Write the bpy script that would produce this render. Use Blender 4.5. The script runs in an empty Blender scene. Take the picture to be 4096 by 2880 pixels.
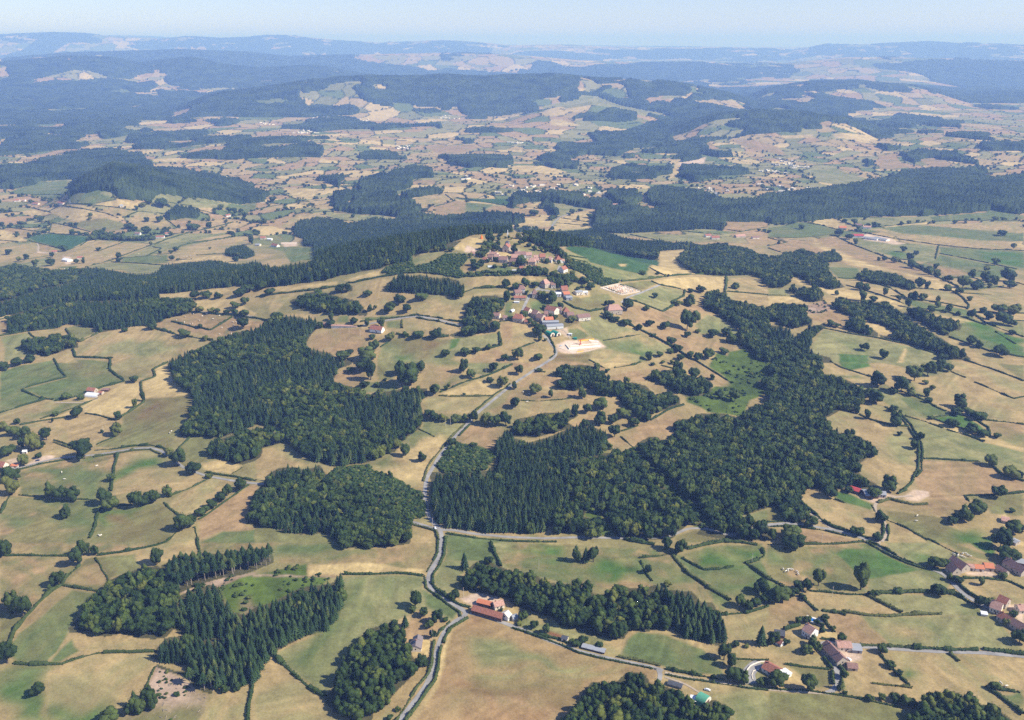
DENOISE = False
HAZE = 1.0e-4
HAZE_COL = (.29, .465, 1.0)
import bpy, bmesh, math, random
import numpy as np
from mathutils import Vector, Matrix
random.seed(7); rng = np.random.default_rng(7)
sc = bpy.context.scene
COL = sc.collection
R = math.radians
# ------------------------------------------------------------------ camera, sky, sun, exposure
H = 430.0; F = 1988.0; CX, CY = 1148.0, 807.0; PITCH = R(19.75)
cam = bpy.data.cameras.new('camera'); camo = bpy.data.objects.new('camera', cam); COL.objects.link(camo)
camo.location = (0, 0, H); camo.rotation_euler = (R(90) - PITCH, 0, 0)
cam.sensor_width = 36; cam.lens = 36 * F / 2296; cam.clip_start = 1; cam.clip_end = 200000
sc.camera = camo
SUN_EL, SUN_AZ = R(42), R(104)          # azimuth clockwise from +Y
w = bpy.data.worlds.new('World'); sc.world = w; w.use_nodes = True
nt = w.node_tree; bg = nt.nodes['Background']
sky = nt.nodes.new('ShaderNodeTexSky'); sky.sky_type = 'NISHITA'; sky.sun_disc = False
sky.sun_elevation = SUN_EL; sky.sun_rotation = SUN_AZ; sky.altitude = 600; sky.air_density = 1.0; sky.dust_density = 0.1; sky.ozone_density = 1.5
tint = nt.nodes.new('ShaderNodeVectorMath'); tint.operation = 'MULTIPLY'; tint.inputs[1].default_value = (.83, .87, 1.20)   # clear blue summer air
nt.links.new(sky.outputs[0], tint.inputs[0]); nt.links.new(tint.outputs[0], bg.inputs[0]); bg.inputs[1].default_value = 0.095
sl = bpy.data.lights.new('sun', 'SUN'); sl.energy = 4.9; sl.angle = R(0.5); sl.color = (1, 0.94, 0.84)
so = bpy.data.objects.new('sun', sl); COL.objects.link(so)
sd = Vector((math.sin(SUN_AZ) * math.cos(SUN_EL), math.cos(SUN_AZ) * math.cos(SUN_EL), math.sin(SUN_EL)))
so.rotation_euler = sd.to_track_quat('Z', 'Y').to_euler(); so.location = (900, 300, 900)
sc.view_settings.view_transform = 'Standard'; sc.view_settings.look = 'None'
sc.view_settings.exposure = 0.5; sc.view_settings.gamma = 1.0
sc.render.engine = 'CYCLES'
sc.cycles.max_bounces = 5; sc.cycles.diffuse_bounces = 2; sc.cycles.volume_bounces = 1; sc.cycles.transparent_max_bounces = 4
sc.cycles.caustics_reflective = False; sc.cycles.caustics_refractive = False
sc.cycles.use_denoising = DENOISE

# ------------------------------------------------------------------ helpers
def tag(o, label=None, cat=None, group=None, kind=None):
    if label: o['label'] = label
    if cat: o['category'] = cat
    if group: o['group'] = group
    if kind: o['kind'] = kind
    return o
def empty(name, loc, rz=0.0):
    o = bpy.data.objects.new(name, None); COL.objects.link(o); o.location = loc; o.rotation_euler = (0, 0, rz); o.empty_display_size = 1
    return o
def mesh(name, verts, faces, mats, midx=None, smooth=False):
    me = bpy.data.meshes.new(name)
    verts = np.asarray(verts, dtype=np.float32)
    if isinstance(faces, np.ndarray):
        nf, k = faces.shape
        me.vertices.add(len(verts)); me.vertices.foreach_set('co', verts.ravel())
        me.loops.add(nf * k); me.loops.foreach_set('vertex_index', faces.astype(np.int32).ravel())
        me.polygons.add(nf); me.polygons.foreach_set('loop_start', np.arange(nf, dtype=np.int32) * k)
        me.polygons.foreach_set('loop_total', np.full(nf, k, dtype=np.int32))
        me.update(calc_edges=True)
    else:
        me.from_pydata([tuple(v) for v in verts.tolist()], [], faces); me.update()
    for m in (mats if isinstance(mats, (list, tuple)) else [mats]): me.materials.append(m)
    if midx is not None: me.polygons.foreach_set('material_index', np.asarray(midx, dtype=np.int32))
    if smooth: me.polygons.foreach_set('use_smooth', np.ones(len(me.polygons), dtype=bool))
    me.update()
    return me
def obj(name, me, parent=None, loc=None):
    o = bpy.data.objects.new(name, me); COL.objects.link(o)
    if parent: o.parent = parent
    if loc is not None: o.location = loc
    return o
_nt = {}
def vnoise(x, y, scale, seed=0):
    if seed not in _nt: _nt[seed] = np.random.default_rng(100 + seed).random((256, 256))
    T = _nt[seed]; u = x / scale + 37.3; v = y / scale + 91.7
    iu = np.floor(u).astype(np.int64); iv = np.floor(v).astype(np.int64); fu = u - iu; fv = v - iv
    fu = fu * fu * (3 - 2 * fu); fv = fv * fv * (3 - 2 * fv)
    a = T[iu % 256, iv % 256]; b = T[(iu + 1) % 256, iv % 256]; c = T[iu % 256, (iv + 1) % 256]; d = T[(iu + 1) % 256, (iv + 1) % 256]
    return (a * (1 - fu) + b * fu) * (1 - fv) + (c * (1 - fu) + d * fu) * fv
def sstep(a, b, x):
    t = np.clip((x - a) / (b - a), 0, 1); return t * t * (3 - 2 * t)

# ------------------------------------------------------------------ terrain
CP, SP = math.cos(PITCH), math.sin(PITCH)
def raydir(X, Y):
    X = np.asarray(X, float); Y = np.asarray(Y, float); a = X - CX; b = CY - Y
    return a, CP * F + SP * b, -SP * F + CP * b
def project(x, y, z):
    dz = z - H; dep = y * CP - dz * SP; up = y * SP + dz * CP
    return CX + F * x / dep, CY - F * up / dep
RIDGES = [  # (ground range, depth width, crest in photo pixels), real hills at their own distance
 (25000, 2600, [(-200,84),(0,78),(120,73),(190,75),(235,80),(365,86),(410,81),(495,86),(550,84),(600,79),(645,79),(700,84),(750,89),(850,95),(925,92),(990,89),(1050,92),(1148,101),(1273,99),(1348,104),(1448,106),(1613,105),(1698,108),(1738,107),(1773,113),(1848,98),(1948,99),(2088,93),(2148,98),(2173,96),(2296,102),(2500,108)]),
 (36000, 3000, [(-200,90),(230,78),(330,80),(420,88),(700,98),(900,100),(1200,101),(1500,104),(1800,105),(2500,104)]),
 (15500, 1500, [(-200,140),(0,132),(150,120),(400,112),(560,118),(650,128),(800,122),(1000,118),(1150,122),(1300,135),(1450,140),(1590,139),(1650,143),(1760,141),(1900,128),(2100,130),(2296,136),(2500,150)]),
 (11500, 1100, [(-200,140),(0,128),(150,115),(250,118),(310,130),(350,125),(425,117),(500,133),(575,143),(700,136),(750,143),(820,158),(900,175),(1100,250)]),
 (7600, 650, [(350,230),(500,196),(600,184),(700,168),(820,158),(900,161),(1000,157),(1080,161),(1148,158),(1245,155),(1340,165),(1420,164),(1500,172),(1560,182),(1640,200),(1700,225),(1800,300)]),
 (9200, 800, [(1600,260),(1723,194),(1823,179),(1923,179),(2048,189),(2100,200),(2250,240),(2400,300)]),
 (5600, 500, [(1380,330),(1473,295),(1598,251),(1698,242),(1798,246),(1898,258),(1968,290),(2050,330)]),
 (6200, 380, [(1060,290),(1148,250),(1233,228),(1328,212),(1360,217),(1498,253),(1560,290)]),
 (3300, 330, [(60,450),(130,425),(200,385),(250,362),(340,372),(450,402),(540,432),(620,465)]),
]
_rt = []
for rk, wk, cr in RIDGES:
    P = np.array(cr, float); dx, dy, dz = raydir(P[:, 0], P[:, 1]); hr = np.hypot(dx, dy)
    az = np.arctan2(dx, dy); _rt.append((rk, wk, az, H + rk * dz / hr - {7600: 45, 6200: 45, 5600: 25, 11500: 60, 9200: 20, 3300: 22}.get(rk, 0)))
SX, SY = -12.0, 1500.0
def base(x, y):
    r = np.hypot(x, y)
    z = -75 * sstep(1500, 2700, r) - 10 * sstep(500, 1100, r) * sstep(-100, -700, x)
    z = z + (vnoise(x, y, 900, 1) - .5) * 60 * sstep(2300, 4200, r) + (vnoise(x, y, 300, 2) - .5) * 9 * sstep(500, 900, r)
    z = z + (vnoise(x, y, 2600, 3) - .5) * 120 * sstep(5000, 11000, r)
    return z
def height(x, y):
    x = np.asarray(x, float); y = np.asarray(y, float)
    z = base(x, y); dx = x - SX; dy = y - SY
    q = (dx / np.where(dx > 0, 250, 370)) ** 2 + (dy / np.where(dy > 0, 165, 400)) ** 2
    hill = 88 * np.exp(-q) + 34 * np.exp(-((dx / 800) ** 2 + (dy / np.where(dy > 0, 240, 420)) ** 2))
    # spur running left from the summit
    ax, ay, bx, by = SX - 150, SY - 60, -900, 1330
    t = np.clip(((x - ax) * (bx - ax) + (y - ay) * (by - ay)) / ((bx - ax) ** 2 + (by - ay) ** 2), 0, 1)
    d = np.hypot(x - ax - t * (bx - ax), y - ay - t * (by - ay))
    spur = (26 - 14 * t) * np.exp(-(d / 190) ** 2)
    z = z + np.maximum(hill, 0) + spur * (1 - np.exp(-q) * .8)
    r = np.hypot(x, y); a = np.arctan2(x, y)
    for rk, wk, az, zc in _rt:
        m = np.abs(r - rk) < 3.2 * wk
        if m.any():
            c = np.interp(a[m] if a.ndim else a, az, zc, left=-400, right=-400)
            rr = r[m] if r.ndim else r
            b = np.where(rr > rk, 1.0, 1.0)
            f = np.exp(-((rr - rk) / wk) ** 2)
            zb = z[m] if z.ndim else z
            n = 1 - .25 * vnoise(x[m], y[m], wk * .45, 9) * (1 - f)
            am_ = a[m] if a.ndim else a; tp = sstep(az[0], az[0] + .05, am_) * sstep(az[-1], az[-1] - .05, am_)      # ridges die out at both ends
            zz = zb + np.maximum(c - zb, 0) * f * n * tp
            z[m] = np.maximum(zb, zz)
    return z
def hz(x, y): return float(height(np.array([x], float), np.array([y], float))[0])
TS = np.concatenate([np.linspace(380, 2600, 150), np.geomspace(2620, 60000, 220)])
def ground(X, Y):
    X = np.atleast_1d(np.asarray(X, float)); Y = np.atleast_1d(np.asarray(Y, float))
    dx, dy, dz = raydir(X, Y); hr = np.hypot(dx, dy); ux, uy, uz = dx / hr, dy / hr, dz / hr
    T = TS[None, :]; Z = height((ux[:, None] * T).ravel(), (uy[:, None] * T).ravel()).reshape(len(X), -1)
    below = (H + uz[:, None] * T) < Z
    below[:, -1] = True
    k = below.argmax(1); k = np.maximum(k, 1); lo = TS[k - 1]; hi = TS[k]
    for _ in range(14):
        mid = (lo + hi) / 2; b = (H + uz * mid) < height(ux * mid, uy * mid)
        hi = np.where(b, mid, hi); lo = np.where(b, lo, mid)
    return ux * hi, uy * hi
DATA = '''
Z 0
W c 0,720 0,640 100,640 200,610 360,570 480,560 680,600 690,640 800,655 940,670 1100,720 1180,770 1180,790 1000,785 700,775 500,770 330,750 310,720 360,690 200,700 60,740 0,740
W c 0,540 100,500 300,510 370,540 300,560 100,580 0,585
W c 0,420 200,420 300,430 600,430 700,470 560,510 400,500 250,480 0,520
W c 0,370 200,360 400,330 600,310 760,320 830,350 700,380 500,390 250,420 0,420
W c 560,500 700,480 960,450 970,470 900,500 900,530 720,530 580,520
W c 640,410 720,390 780,400 700,420
W c 850,590 900,570 1050,560 1140,580 1050,600
W c 0,250 0,150 300,120 500,125 620,150 850,120 1000,150 1150,175 1420,160 1560,190 1640,200 2296,200 2296,370 2150,390 1900,410 1800,380 1640,330 1600,290 1380,290 1000,290 800,240 740,210 500,230 300,200 150,250
W c 0,330 0,290 200,270 500,240 750,260 1000,290 1000,310 700,300 300,300 100,320
W c 760,58 1200,47 1500,68 1700,82 2000,70 2200,87 2200,130 2000,150 1700,110 1500,150 1200,135 1000,140 850,110 700,110 560,90
W c 0,48 350,36 420,60 330,80 150,80 0,70
W c 1060,380 1100,370 1190,390 1120,400
W c 1610,780 1620,700 1760,670 1850,640 1950,650 1940,680 1850,690 1850,720 1790,750 1760,800 1620,807
W c 1500,830 1500,760 1600,760 1700,790 1850,790 1900,830 1800,860
W c 1790,770 1900,740 1990,750 1850,775
W c 1340,450 1500,440 1540,430 1560,450 1400,470
W c 1640,540 1900,510 2100,520 1900,535
W c 1970,590 2296,600 2280,640 2110,640 2000,610
W c 1480,690 1540,680 1530,730 1440,690
F p 380,545 450,540 490,550 420,565
F p 680,600 840,595 870,610 690,615
F p 680,625 800,635 780,650 690,645
F b 720,530 880,515 890,530 800,540
F p 1260,730 1440,735 1400,780 1330,780
F b 1880,540 2120,535 2150,550 2000,585 1930,560
F b 1310,690 1480,700 1450,720
F q 460,515 590,490 560,525
F g 1110,340 1250,325 1330,340 1200,360
F g 210,380 410,370 400,380 230,395
Z 1
W c 0,370 0,200 300,210 700,215 830,245 960,300 800,310 560,300 400,320 330,320 180,345 0,375
W c 560,460 700,420 900,380 1100,362 1350,370 1520,400 1640,470 1600,490 1350,480 1200,490 1080,490 900,510 870,520 880,570 860,590 1000,540 1030,610 1060,660 990,680 850,700 760,680 780,600 730,600 700,680 500,690 430,690 410,600 300,600 280,650 130,640 80,600 180,570 260,500 520,480
W c 240,400 280,380 500,390 550,410 500,430 380,420 280,420
W c 640,330 700,330 800,350 1100,290 1400,300 1600,350 1640,370 1560,400 1300,370 1100,360 900,380 740,410 680,370
W c 1160,290 1250,272 1400,245 1600,250 1800,283 1700,300 1450,290 1300,300
W c 1260,540 1300,510 1450,510 1490,540 1440,570 1350,580 1270,565
W c 1640,440 1750,400 1950,420 2010,460 1800,450
W c 1950,490 2100,490 2170,520 2000,510
W c 1650,530 1780,520 1800,550 1700,560
W c 1720,580 1900,560 2080,600 2080,620 1900,600 1800,620
W c 1700,690 1750,660 1900,650 2110,645 2130,700 2296,670 2296,840 1000,840 1060,790 1300,760 1550,740 1600,710 1700,700
W c 620,192 800,174 900,172 1000,175 1250,175 1280,200 1200,240 1000,270 900,260 850,230 700,200
W c 640,108 930,103 1200,108 1260,120 1420,86 1880,79 2296,99 2296,150 2000,160 1850,130 1700,160 1400,130 1200,160 900,160 640,130
W c 1700,170 1950,155 2200,160 2296,200 2296,260 2150,250 1980,230 1850,190
W c 610,760 650,740 750,740 900,770 960,820 620,820
W c 140,820 140,755 300,770 420,820
W c 1550,600 1600,620 1570,640
W c 1720,740 1860,735 1850,750
F p 700,690 740,600 770,600 750,680
F s 740,620 870,590 860,620 770,640
F q 330,320 380,312 420,330 690,395 600,410 480,380 240,375 130,365
F p 1185,495 1350,490 1350,505 1230,510
F b 975,515 1100,515 1200,550 1230,585 1050,550
F q 1340,650 1450,640 1620,690 1600,720 1480,720 1360,700
F b 1640,580 1720,580 1760,640 1650,650
F b 1820,600 1900,595 2000,630 1880,640
F p 170,420 230,425 310,450 250,455 180,450
F p 0,400 130,400 160,412 0,410
F b 1040,580 1150,600 1140,615
F p 1440,490 1560,490 1620,500 1600,530 1450,505
F q 1380,600 1500,560 1580,570 1450,605
F p 0,630 150,630 250,660 180,672 0,650
T 3 0
F m 0,-30 1500,-30 1450,60 900,130 0,140
F m 0,145 640,150 720,225 560,400 300,610 130,820 60,960 0,960
F o 0,620 60,640 200,700 80,900 0,940
F t 1480,-30 1780,0 1790,150 1450,200 1280,230 1200,140
F m 1790,-30 2700,-30 2500,70 2296,80 1900,130 1800,130
F o 770,170 1000,140 1200,130 1260,260 1000,330 920,470 900,460 560,400 720,230
F b 870,210 970,330 930,400 750,405 600,375 760,230
F b 90,930 290,640 560,410 640,440 350,700 150,830 90,980
F g 640,450 900,480 760,560 620,800 600,880 440,1090 150,1095 80,980 100,940 160,840 360,700
F t 540,960 600,880 620,900 500,1080 440,1090
F t 640,860 1480,890 1380,1000 880,1000 700,1020 680,960
F g 640,900 690,1000 560,1090 470,1100 520,1000
F ~g -60,1125 400,1140 380,1660 -60,1660
F ~G 0,1350 250,1280 400,1420 380,1660 0,1660
F t 440,1180 700,1090 860,1030 1380,1020 1340,1150 1300,1380 1100,1660 430,1660 420,1400
F ~G 560,1500 860,1480 960,1580 900,1660 480,1660
F x 1390,1140 1560,1190 1700,1290 1750,1350 1880,1390 1850,1440 1780,1700 1100,1700 1150,1500 1300,1400 1310,1300
F ~o 1150,1500 1400,1490 1850,1430 1780,1700 1100,1700
F ~x 1450,1420 1700,1380 1780,1500 1500,1560
F x 1600,480 1720,430 1850,380 2000,340 2296,290 2296,330 2000,420 1700,480
F t 1890,1370 2240,1310 2215,1660 1780,1660
F l 1980,420 2150,340 2296,310 2760,220 2770,300 2980,330 2900,400 2626,470 2446,570 2296,600 2200,660 2100,660 2010,560
F ~x 2090,560 2220,570 2200,680 2120,700
F x 2280,310 2990,325 2990,340 2280,328
W b 610,790 720,680 770,560 930,470 960,370 1090,310 1270,250 1420,230 1520,330 1560,480 1600,520 1560,640 1560,800 1480,880 1370,890 1240,880 1080,840 940,870 860,860 800,820 720,830 620,830
W m 1560,800 1560,560 1620,500 1700,450 1800,430 1880,400 1990,430 2010,560 2100,650 2200,670 2296,600 2446,560 2600,480 2600,870 2426,1060 2000,900 1700,900
W c 1480,880 1700,850 2000,900 2296,800 2440,1020 2426,1060 2356,1120 2290,1290 2240,1300 2000,1330 1900,1330 1740,1230 1700,1130 1580,1120 1440,1090 1350,1060 1400,980
W c 2596,480 2640,455 2740,420 2896,400 2990,380 3050,290 3085,290 3060,400 3060,520 3070,600 3046,680 2946,810 2720,870 2546,960 2440,1020 2500,700
W k 1440,230 1600,160 1700,140 1800,130 2000,120 2240,80 2436,70 2460,200 2300,270 2150,320 2000,340 1850,380 1720,430 1600,480 1530,460 1500,330
W k 1690,1160 1800,1180 1900,1200 1900,1380 1840,1370 1700,1300
W k 1400,1110 1560,1170 1690,1180 1690,1230 1560,1200 1400,1140
H 2 0,140 300,142 640,145
H 2 880,135 1080,115 1400,50 1490,20 1520,-10
H 2.4 720,225 590,345 560,400 460,460 330,580 230,690 130,820 70,960
H 2 560,405 680,430 900,465
H 2.2 130,1105 300,1115 550,1120 700,1060 860,1015 1100,1005 1390,1005
H 2 1770,-10 1800,150
H 2.4 2260,1310 2240,1450 2215,1640
H 1 860,160 960,330 970,370
H 1.2 1390,1140 1300,1360
L 60,145,140,150 700,230,120,150 760,140,100,130 845,140,70,80 1410,220,120,140 520,405,120,130 110,640,130,160 215,700,150,190 70,1110,150,170 340,1405,120,110 1295,280,70,60 1215,1500,100,140 1340,1460,120,130 1250,1560,120,140 1170,1560,100,110 1370,1520,110,130 450,460,40,50 1000,1640,180,80 2020,1370,90,70 2120,1350,90,60
T 3 1
F m 0,-40 650,-30 700,30 800,90 1300,70 1420,20 1620,-30 1610,200 1540,290 1500,310 790,310 700,330 460,320 470,210 220,210 150,80
F ~g 150,80 500,20 800,90 720,140 420,190 180,190
F p 490,225 1000,205 1500,270 1500,305 790,310 460,320
F q 190,1020 430,900 650,830 740,720 770,600 780,330 1500,320 1490,430 1620,500 1830,650 1740,730 1500,600 1300,700 1180,760 960,860 860,960 780,1060 760,1120 700,1300 610,1390 400,1240 240,1090
F ~g 300,1010 800,700 1000,720 760,960 700,1180 600,1330 420,1200
F g 1500,460 1700,540 1820,650 1760,710 1640,650 1520,570
F ~g 780,340 1000,340 900,640 780,740 760,600
F t 140,1060 400,1290 560,1420 560,1500 700,1560 900,1660 0,1660 0,1250 60,1130
F t 1160,1550 1300,1400 1450,1200 1530,1150 1500,1250 1300,1450 1200,1660 1050,1660
F b 1310,860 1380,720 1500,660 1640,790 1570,900 1560,1010 1480,1050 1400,1040 1390,980 1300,930
F p 1480,880 1570,900 1560,1010 1500,1040 1400,1040 1410,1000
F w 1340,1660 1560,1350 1620,1200 1680,950 1730,840 1920,690 2000,680 2296,790 2600,900 3000,1040 3600,1170 3600,1230 3540,1340 3250,1190 2900,1400 2740,1660
F ~q 1900,880 2500,960 3100,1120 3000,1180 2500,1130 1950,1080
F ~q 1950,1180 3200,1230 3050,1280 2500,1240 1900,1260
F ~o 2000,1300 2900,1340 2880,1375 2500,1350 1950,1345
F ~n 1750,1400 2850,1395 2840,1425 2300,1430 1700,1450
F ~b 1650,1480 2800,1470 2780,1540 1600,1560
F p 1730,840 1760,830 1640,1300 1400,1660 1340,1660 1560,1350 1680,950
F g 1700,-30 2110,-10 2140,110 2190,230 1990,190 1700,190
F q 1700,190 1990,190 1920,260 1840,330 1850,440 1740,500 1620,430 1590,340 1650,220
F q 2120,20 2296,30 2296,270 2210,250
F s 1840,520 1990,465 2100,490 2200,530 2230,600 2000,600 1940,590
F p 2210,620 2296,600 2400,700 2296,740 2230,700
W b 690,1260 770,1100 800,1020 860,960 960,860 1050,790 1130,760 1200,740 1290,780 1310,860 1310,930 1380,1000 1440,1100 1430,1190 1350,1270 1220,1400 1150,1500 1050,1550 1040,1640 870,1640 800,1560 700,1550 620,1450 610,1400 700,1330
R 4.2 1665,-20 1660,110 1610,210 1555,290 1545,380 1570,440 1640,500 1770,570 1870,640 1920,655 1850,690 1780,735 1700,805 1650,910 1620,1010 1590,1160 1530,1310 1400,1480 1270,1640
R 3.6 1920,655 2050,685 2296,770 2496,850 2696,930 2896,1000 3146,1060 3396,1110 3596,1150 3650,1175
H 1.8 1632,-20 1630,110 1580,200 1535,290
H 1.6 1515,320 1515,430 1640,520 1760,600 1830,650 1835,690
H 2.4 1695,-20 1690,130 1640,230 1590,310 1582,400 1640,470 1740,530 1850,590 1920,610
H 2 1900,700 1750,790 1690,880 1680,930
H 2.2 1660,960 1640,1040 1620,1170 1595,1270 1480,1440 1320,1640
H 2 1600,910 1570,1100 1540,1200 1440,1330 1370,1440 1240,1640
H 1.6 1740,740 1650,820 1620,870
H 2 790,310 900,312 1100,302 1280,300 1500,320
H 3 150,1030 250,1110 350,1210 500,1330 620,1410
H 2.2 2110,20 2140,110 2200,240
L 1430,610,120,150 1510,690,90,90 1340,780,80,110 1620,740,110,130 1550,800,90,80 1410,650,80,60 1500,1150,130,130 1590,880,60,80 1700,730,60,40 1280,1540,60,50 1200,1620,70,60 2090,210,90,80 1880,440,80,120 1790,520,110,80 1760,545,60,60 2040,650,20,50 1240,860,110,130 2200,640,40,30
C 1870,262,95,155
T 3 2
F e 0,20 1400,100 1440,130 1960,540 1880,660 1800,560 1610,460 1000,420 700,440 0,280 -100,200
F ~G 80,90 300,130 500,150 470,30 290,20 280,80
F ~G 430,230 560,200 530,320 450,290
F ~G 700,260 900,220 1150,230 1230,340 900,350 760,320
F ~g 1240,300 1480,200 1520,300 1350,370 1260,370
F g 1450,120 1530,150 1720,270 1980,240 2240,180 2296,350 2400,420 2296,500 2000,510 1800,400 1600,290
F o 1540,130 1750,60 2240,40 2240,180 2100,200 1980,230 1720,270
F ~G 1720,110 1900,120 2000,200 1950,240 1740,250
F ~G 1980,50 2230,50 2240,160 2050,180
F ~G 1800,420 2200,300 2150,400 1900,470
F t 1890,680 2100,660 2296,600 2296,930 1930,930
F t 1060,800 1380,800 1850,950 1930,1150 1900,1250 1300,1130 950,1050 1000,900
F g 1140,820 1400,860 1700,990 1850,1100 1900,1220 1600,1190 980,1040 1030,900
F t 690,900 1000,900 960,1050 680,1000
F q 100,620 370,720 560,810 880,890 690,1000 560,960 420,900 200,830 30,770
F t 110,620 340,730 250,770 130,690
F r 330,810 470,860 400,885 330,840
F t 1340,1230 1380,1200 2100,1310 2296,1340 2296,1660 1930,1660 1900,1480 1780,1370 1600,1400 1450,1330 1300,1310
F ~q 1780,1300 2296,1360 2296,1660 1950,1660
F q 1960,1075 2296,1090 2296,1310 2110,1300 2000,1150
F t 1930,950 2296,970 2296,1080 1980,1060
R 3.4 1310,1150 1345,1180 1335,1240 1270,1350
R 2.2 1370,1190 1600,1240 1900,1285 2100,1320 2296,1343 2700,1372 2880,1378
R 1.6 1370,1230 1450,1255 1560,1290 1680,1370
H 1.4 0,792 300,892 600,1012 850,1072 1300,1165
H 2 250,850 430,900 500,930
H 2.4 950,1050 1120,1080 1330,1130
H 2.4 1380,1160 1550,1190 1750,1230 1900,1250
H 1.4 1380,1205 1600,1250 1900,1292 2100,1328 2296,1352
H 2.6 1430,110 1500,220 1560,290 1700,380 1850,480 1960,545
H 1.6 1150,190 1190,280 1260,370
H 1.6 1140,165 1300,150 1420,120
H 2 1530,160 1600,210 1720,270 1850,265 1980,235
H 3 1570,80 1750,40 1900,15 2050,20 2200,45
H 2.6 2240,80 2260,140 2170,190 2090,210
H 2 2100,210 2200,280 2296,350 2440,420
H 2.4 1880,670 2100,655 2296,590
H 1.8 0,10 200,20 400,15
H 3 1000,-10 1150,20 1280,45
H 1.4 1970,1065 2296,1085
W b 430,1640 600,1470 640,1350 720,1270 830,1290 930,1280 1000,1210 1080,1180 1200,1210 1250,1310 1370,1310 1480,1350 1590,1460 1640,1480 1700,1450 1820,1430 1900,1490 1960,1640 1960,1800 400,1800
W b -456,360 -396,260 -336,210 -196,200 0,280 200,310 300,370 430,400 560,390 700,430 740,500 900,470 960,410 1030,430 1200,430 1330,560 1430,700 1450,810 1380,800 1220,820 1060,800 1000,890 880,890 700,850 560,800 420,760 370,700 200,650 100,620 0,570 -56,520 -196,490 -336,470 -416,430
W c 1200,430 1290,400 1400,450 1610,460 1700,560 1800,560 1870,680 1920,800 1920,920 1850,950 1700,910 1560,880 1450,810 1430,700 1330,560
L 580,195,100,130 660,200,90,140 730,200,110,150 1215,300,70,80 1400,415,70,50 1390,90,110,110 1500,115,120,130 1900,1080,120,160 1960,1140,100,120 2000,1280,150,150 2080,1290,90,110 1940,1250,80,90 2230,940,110,170 1995,965,80,60 2100,965,50,40 2040,600,110,120 2130,630,90,90 2190,600,110,90 2260,560,90,90 2240,480,150,140 100,720,90,90 200,800,80,80 310,840,80,90 640,930,100,70 780,965,80,50 580,960,90,70 530,930,60,50 60,760,60,40 2230,1310,70,70 2280,1300,60,60
T 3 3
F e 0,55 560,60 880,20 1100,110 1560,290 1640,400 1600,450 1000,470 600,460 380,450 140,410 0,340
F G 600,130 700,80 960,80 1100,160 1350,270 1200,320 900,350 790,290 690,190 560,90
F ~g 0,100 170,100 170,230 0,220
F ~g 300,160 600,130 680,230 480,240 300,230
F q 900,350 1350,280 1560,290 1640,400 1600,440 1200,460 900,470
F q 1030,-40 1420,0 1640,100 1900,190 1630,190 1420,230 1250,180 1090,90
F ~G 1260,70 1360,100 1420,220 1300,180
F o 1500,-40 2000,150 1960,180 1700,100
F G 1750,-40 2000,-20 2040,120 2000,150 1850,60
F t 270,460 560,470 900,510 1180,660 1150,670 880,670 660,640 450,630 350,560
F b 0,590 270,510 440,650 430,680 300,700 240,750 60,800 0,810
F q 920,510 1040,490 1670,490 1900,620 2060,700 1560,680 1200,650
F q 820,680 1200,690 1560,680 2060,700 2296,1010 1900,970 1100,940 1060,900
F ~t 1000,760 1300,780 1600,860 1500,930 1150,900
F b 490,650 800,680 1070,920 730,930 610,850 560,740
F t 1740,380 2150,370 2296,450 2296,560 2100,520 1900,500 1780,450
F t 1030,1010 1640,1020 1740,1110 1940,1310 2080,1420 2290,1620 2200,1660 1850,1450 1650,1350 1480,1390 1380,1480 950,1300 660,1240 700,1200 820,1060 850,1000
F ~G 1120,1100 1220,1100 1340,1150 1290,1230 1180,1200
F t 1750,1040 2296,1060 2296,1350 1980,1280
F g 2100,1400 2296,1360 2296,1520
F t 0,940 250,960 480,1040 560,1150 350,1130 0,1090
F o 150,1110 560,1160 590,1310 430,1330 280,1200
F o 0,1350 600,1390 860,1430 1200,1510 1310,1520 1250,1660 0,1660
F t 660,1240 950,1300 1000,1370 1300,1480 1200,1500 700,1390
F p 120,840 260,780 340,880 200,870
F p 480,760 560,780 610,850 610,890 470,890 440,800
F s 620,960 740,1000 830,1010 830,1060 760,1100 700,1100 600,1000
F s 1770,290 2010,270 2050,330 1940,325 1780,310
F s 2130,580 2296,570 2296,760 2230,700
F p 110,1130 250,1180 280,1290 180,1250
F p 2180,-30 2296,20 2296,60 2200,30
R 4 880,-15 980,40 1100,120 1230,190 1400,245 1560,290 1640,370 1740,480 1870,560 1990,620
R 3 1015,-10 985,38
R 4 830,955 1100,975 1500,1000 1900,1010 2296,1045
R 4 640,912 440,925 490,1010 540,1080 620,1150 640,1220 610,1300 600,1365 520,1375
H 2.4 0,345 140,420
H 2.4 280,500 440,640
H 2.2 490,690 540,760 600,830
H 1.8 380,455 600,475 900,500
H 2.4 480,635 640,655 700,675
H 2.4 660,640 900,680 1100,685 1350,665 1560,665
H 2.6 900,510 1050,580 1200,655
H 3.4 900,495 1000,480 1200,470 1500,470 1670,480
H 2 1670,480 1780,550 1900,610
H 2 740,938 1100,953 1300,970
H 2.6 1300,970 1600,985 1880,985
H 2.8 1930,980 2100,1000 2296,1030
H 1.8 0,45 350,40 600,40 850,15
H 2 900,10 1050,80 1200,175 1350,238 1550,280
H 1.8 880,20 1110,150 1250,215 1420,262
H 1.4 1430,-10 1640,100 1700,130
H 2.6 1710,390 1800,480 1900,540
H 2 1750,345 1950,345 2150,370 2296,440
H 2.4 1630,1020 1720,1090
H 1.6 1000,1020 1070,1100 1270,1310
H 2.6 500,1060 580,1160
H 2.6 580,1180 585,1300
H 1.6 150,1110 350,1140 550,1160
H 1.2 0,1335 350,1350 600,1385 870,1430 1200,1510
H 3 1950,1320 2100,1420 2290,1570
H 2.6 2080,1350 2250,1365
H 2.4 620,1110 690,1190
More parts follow.
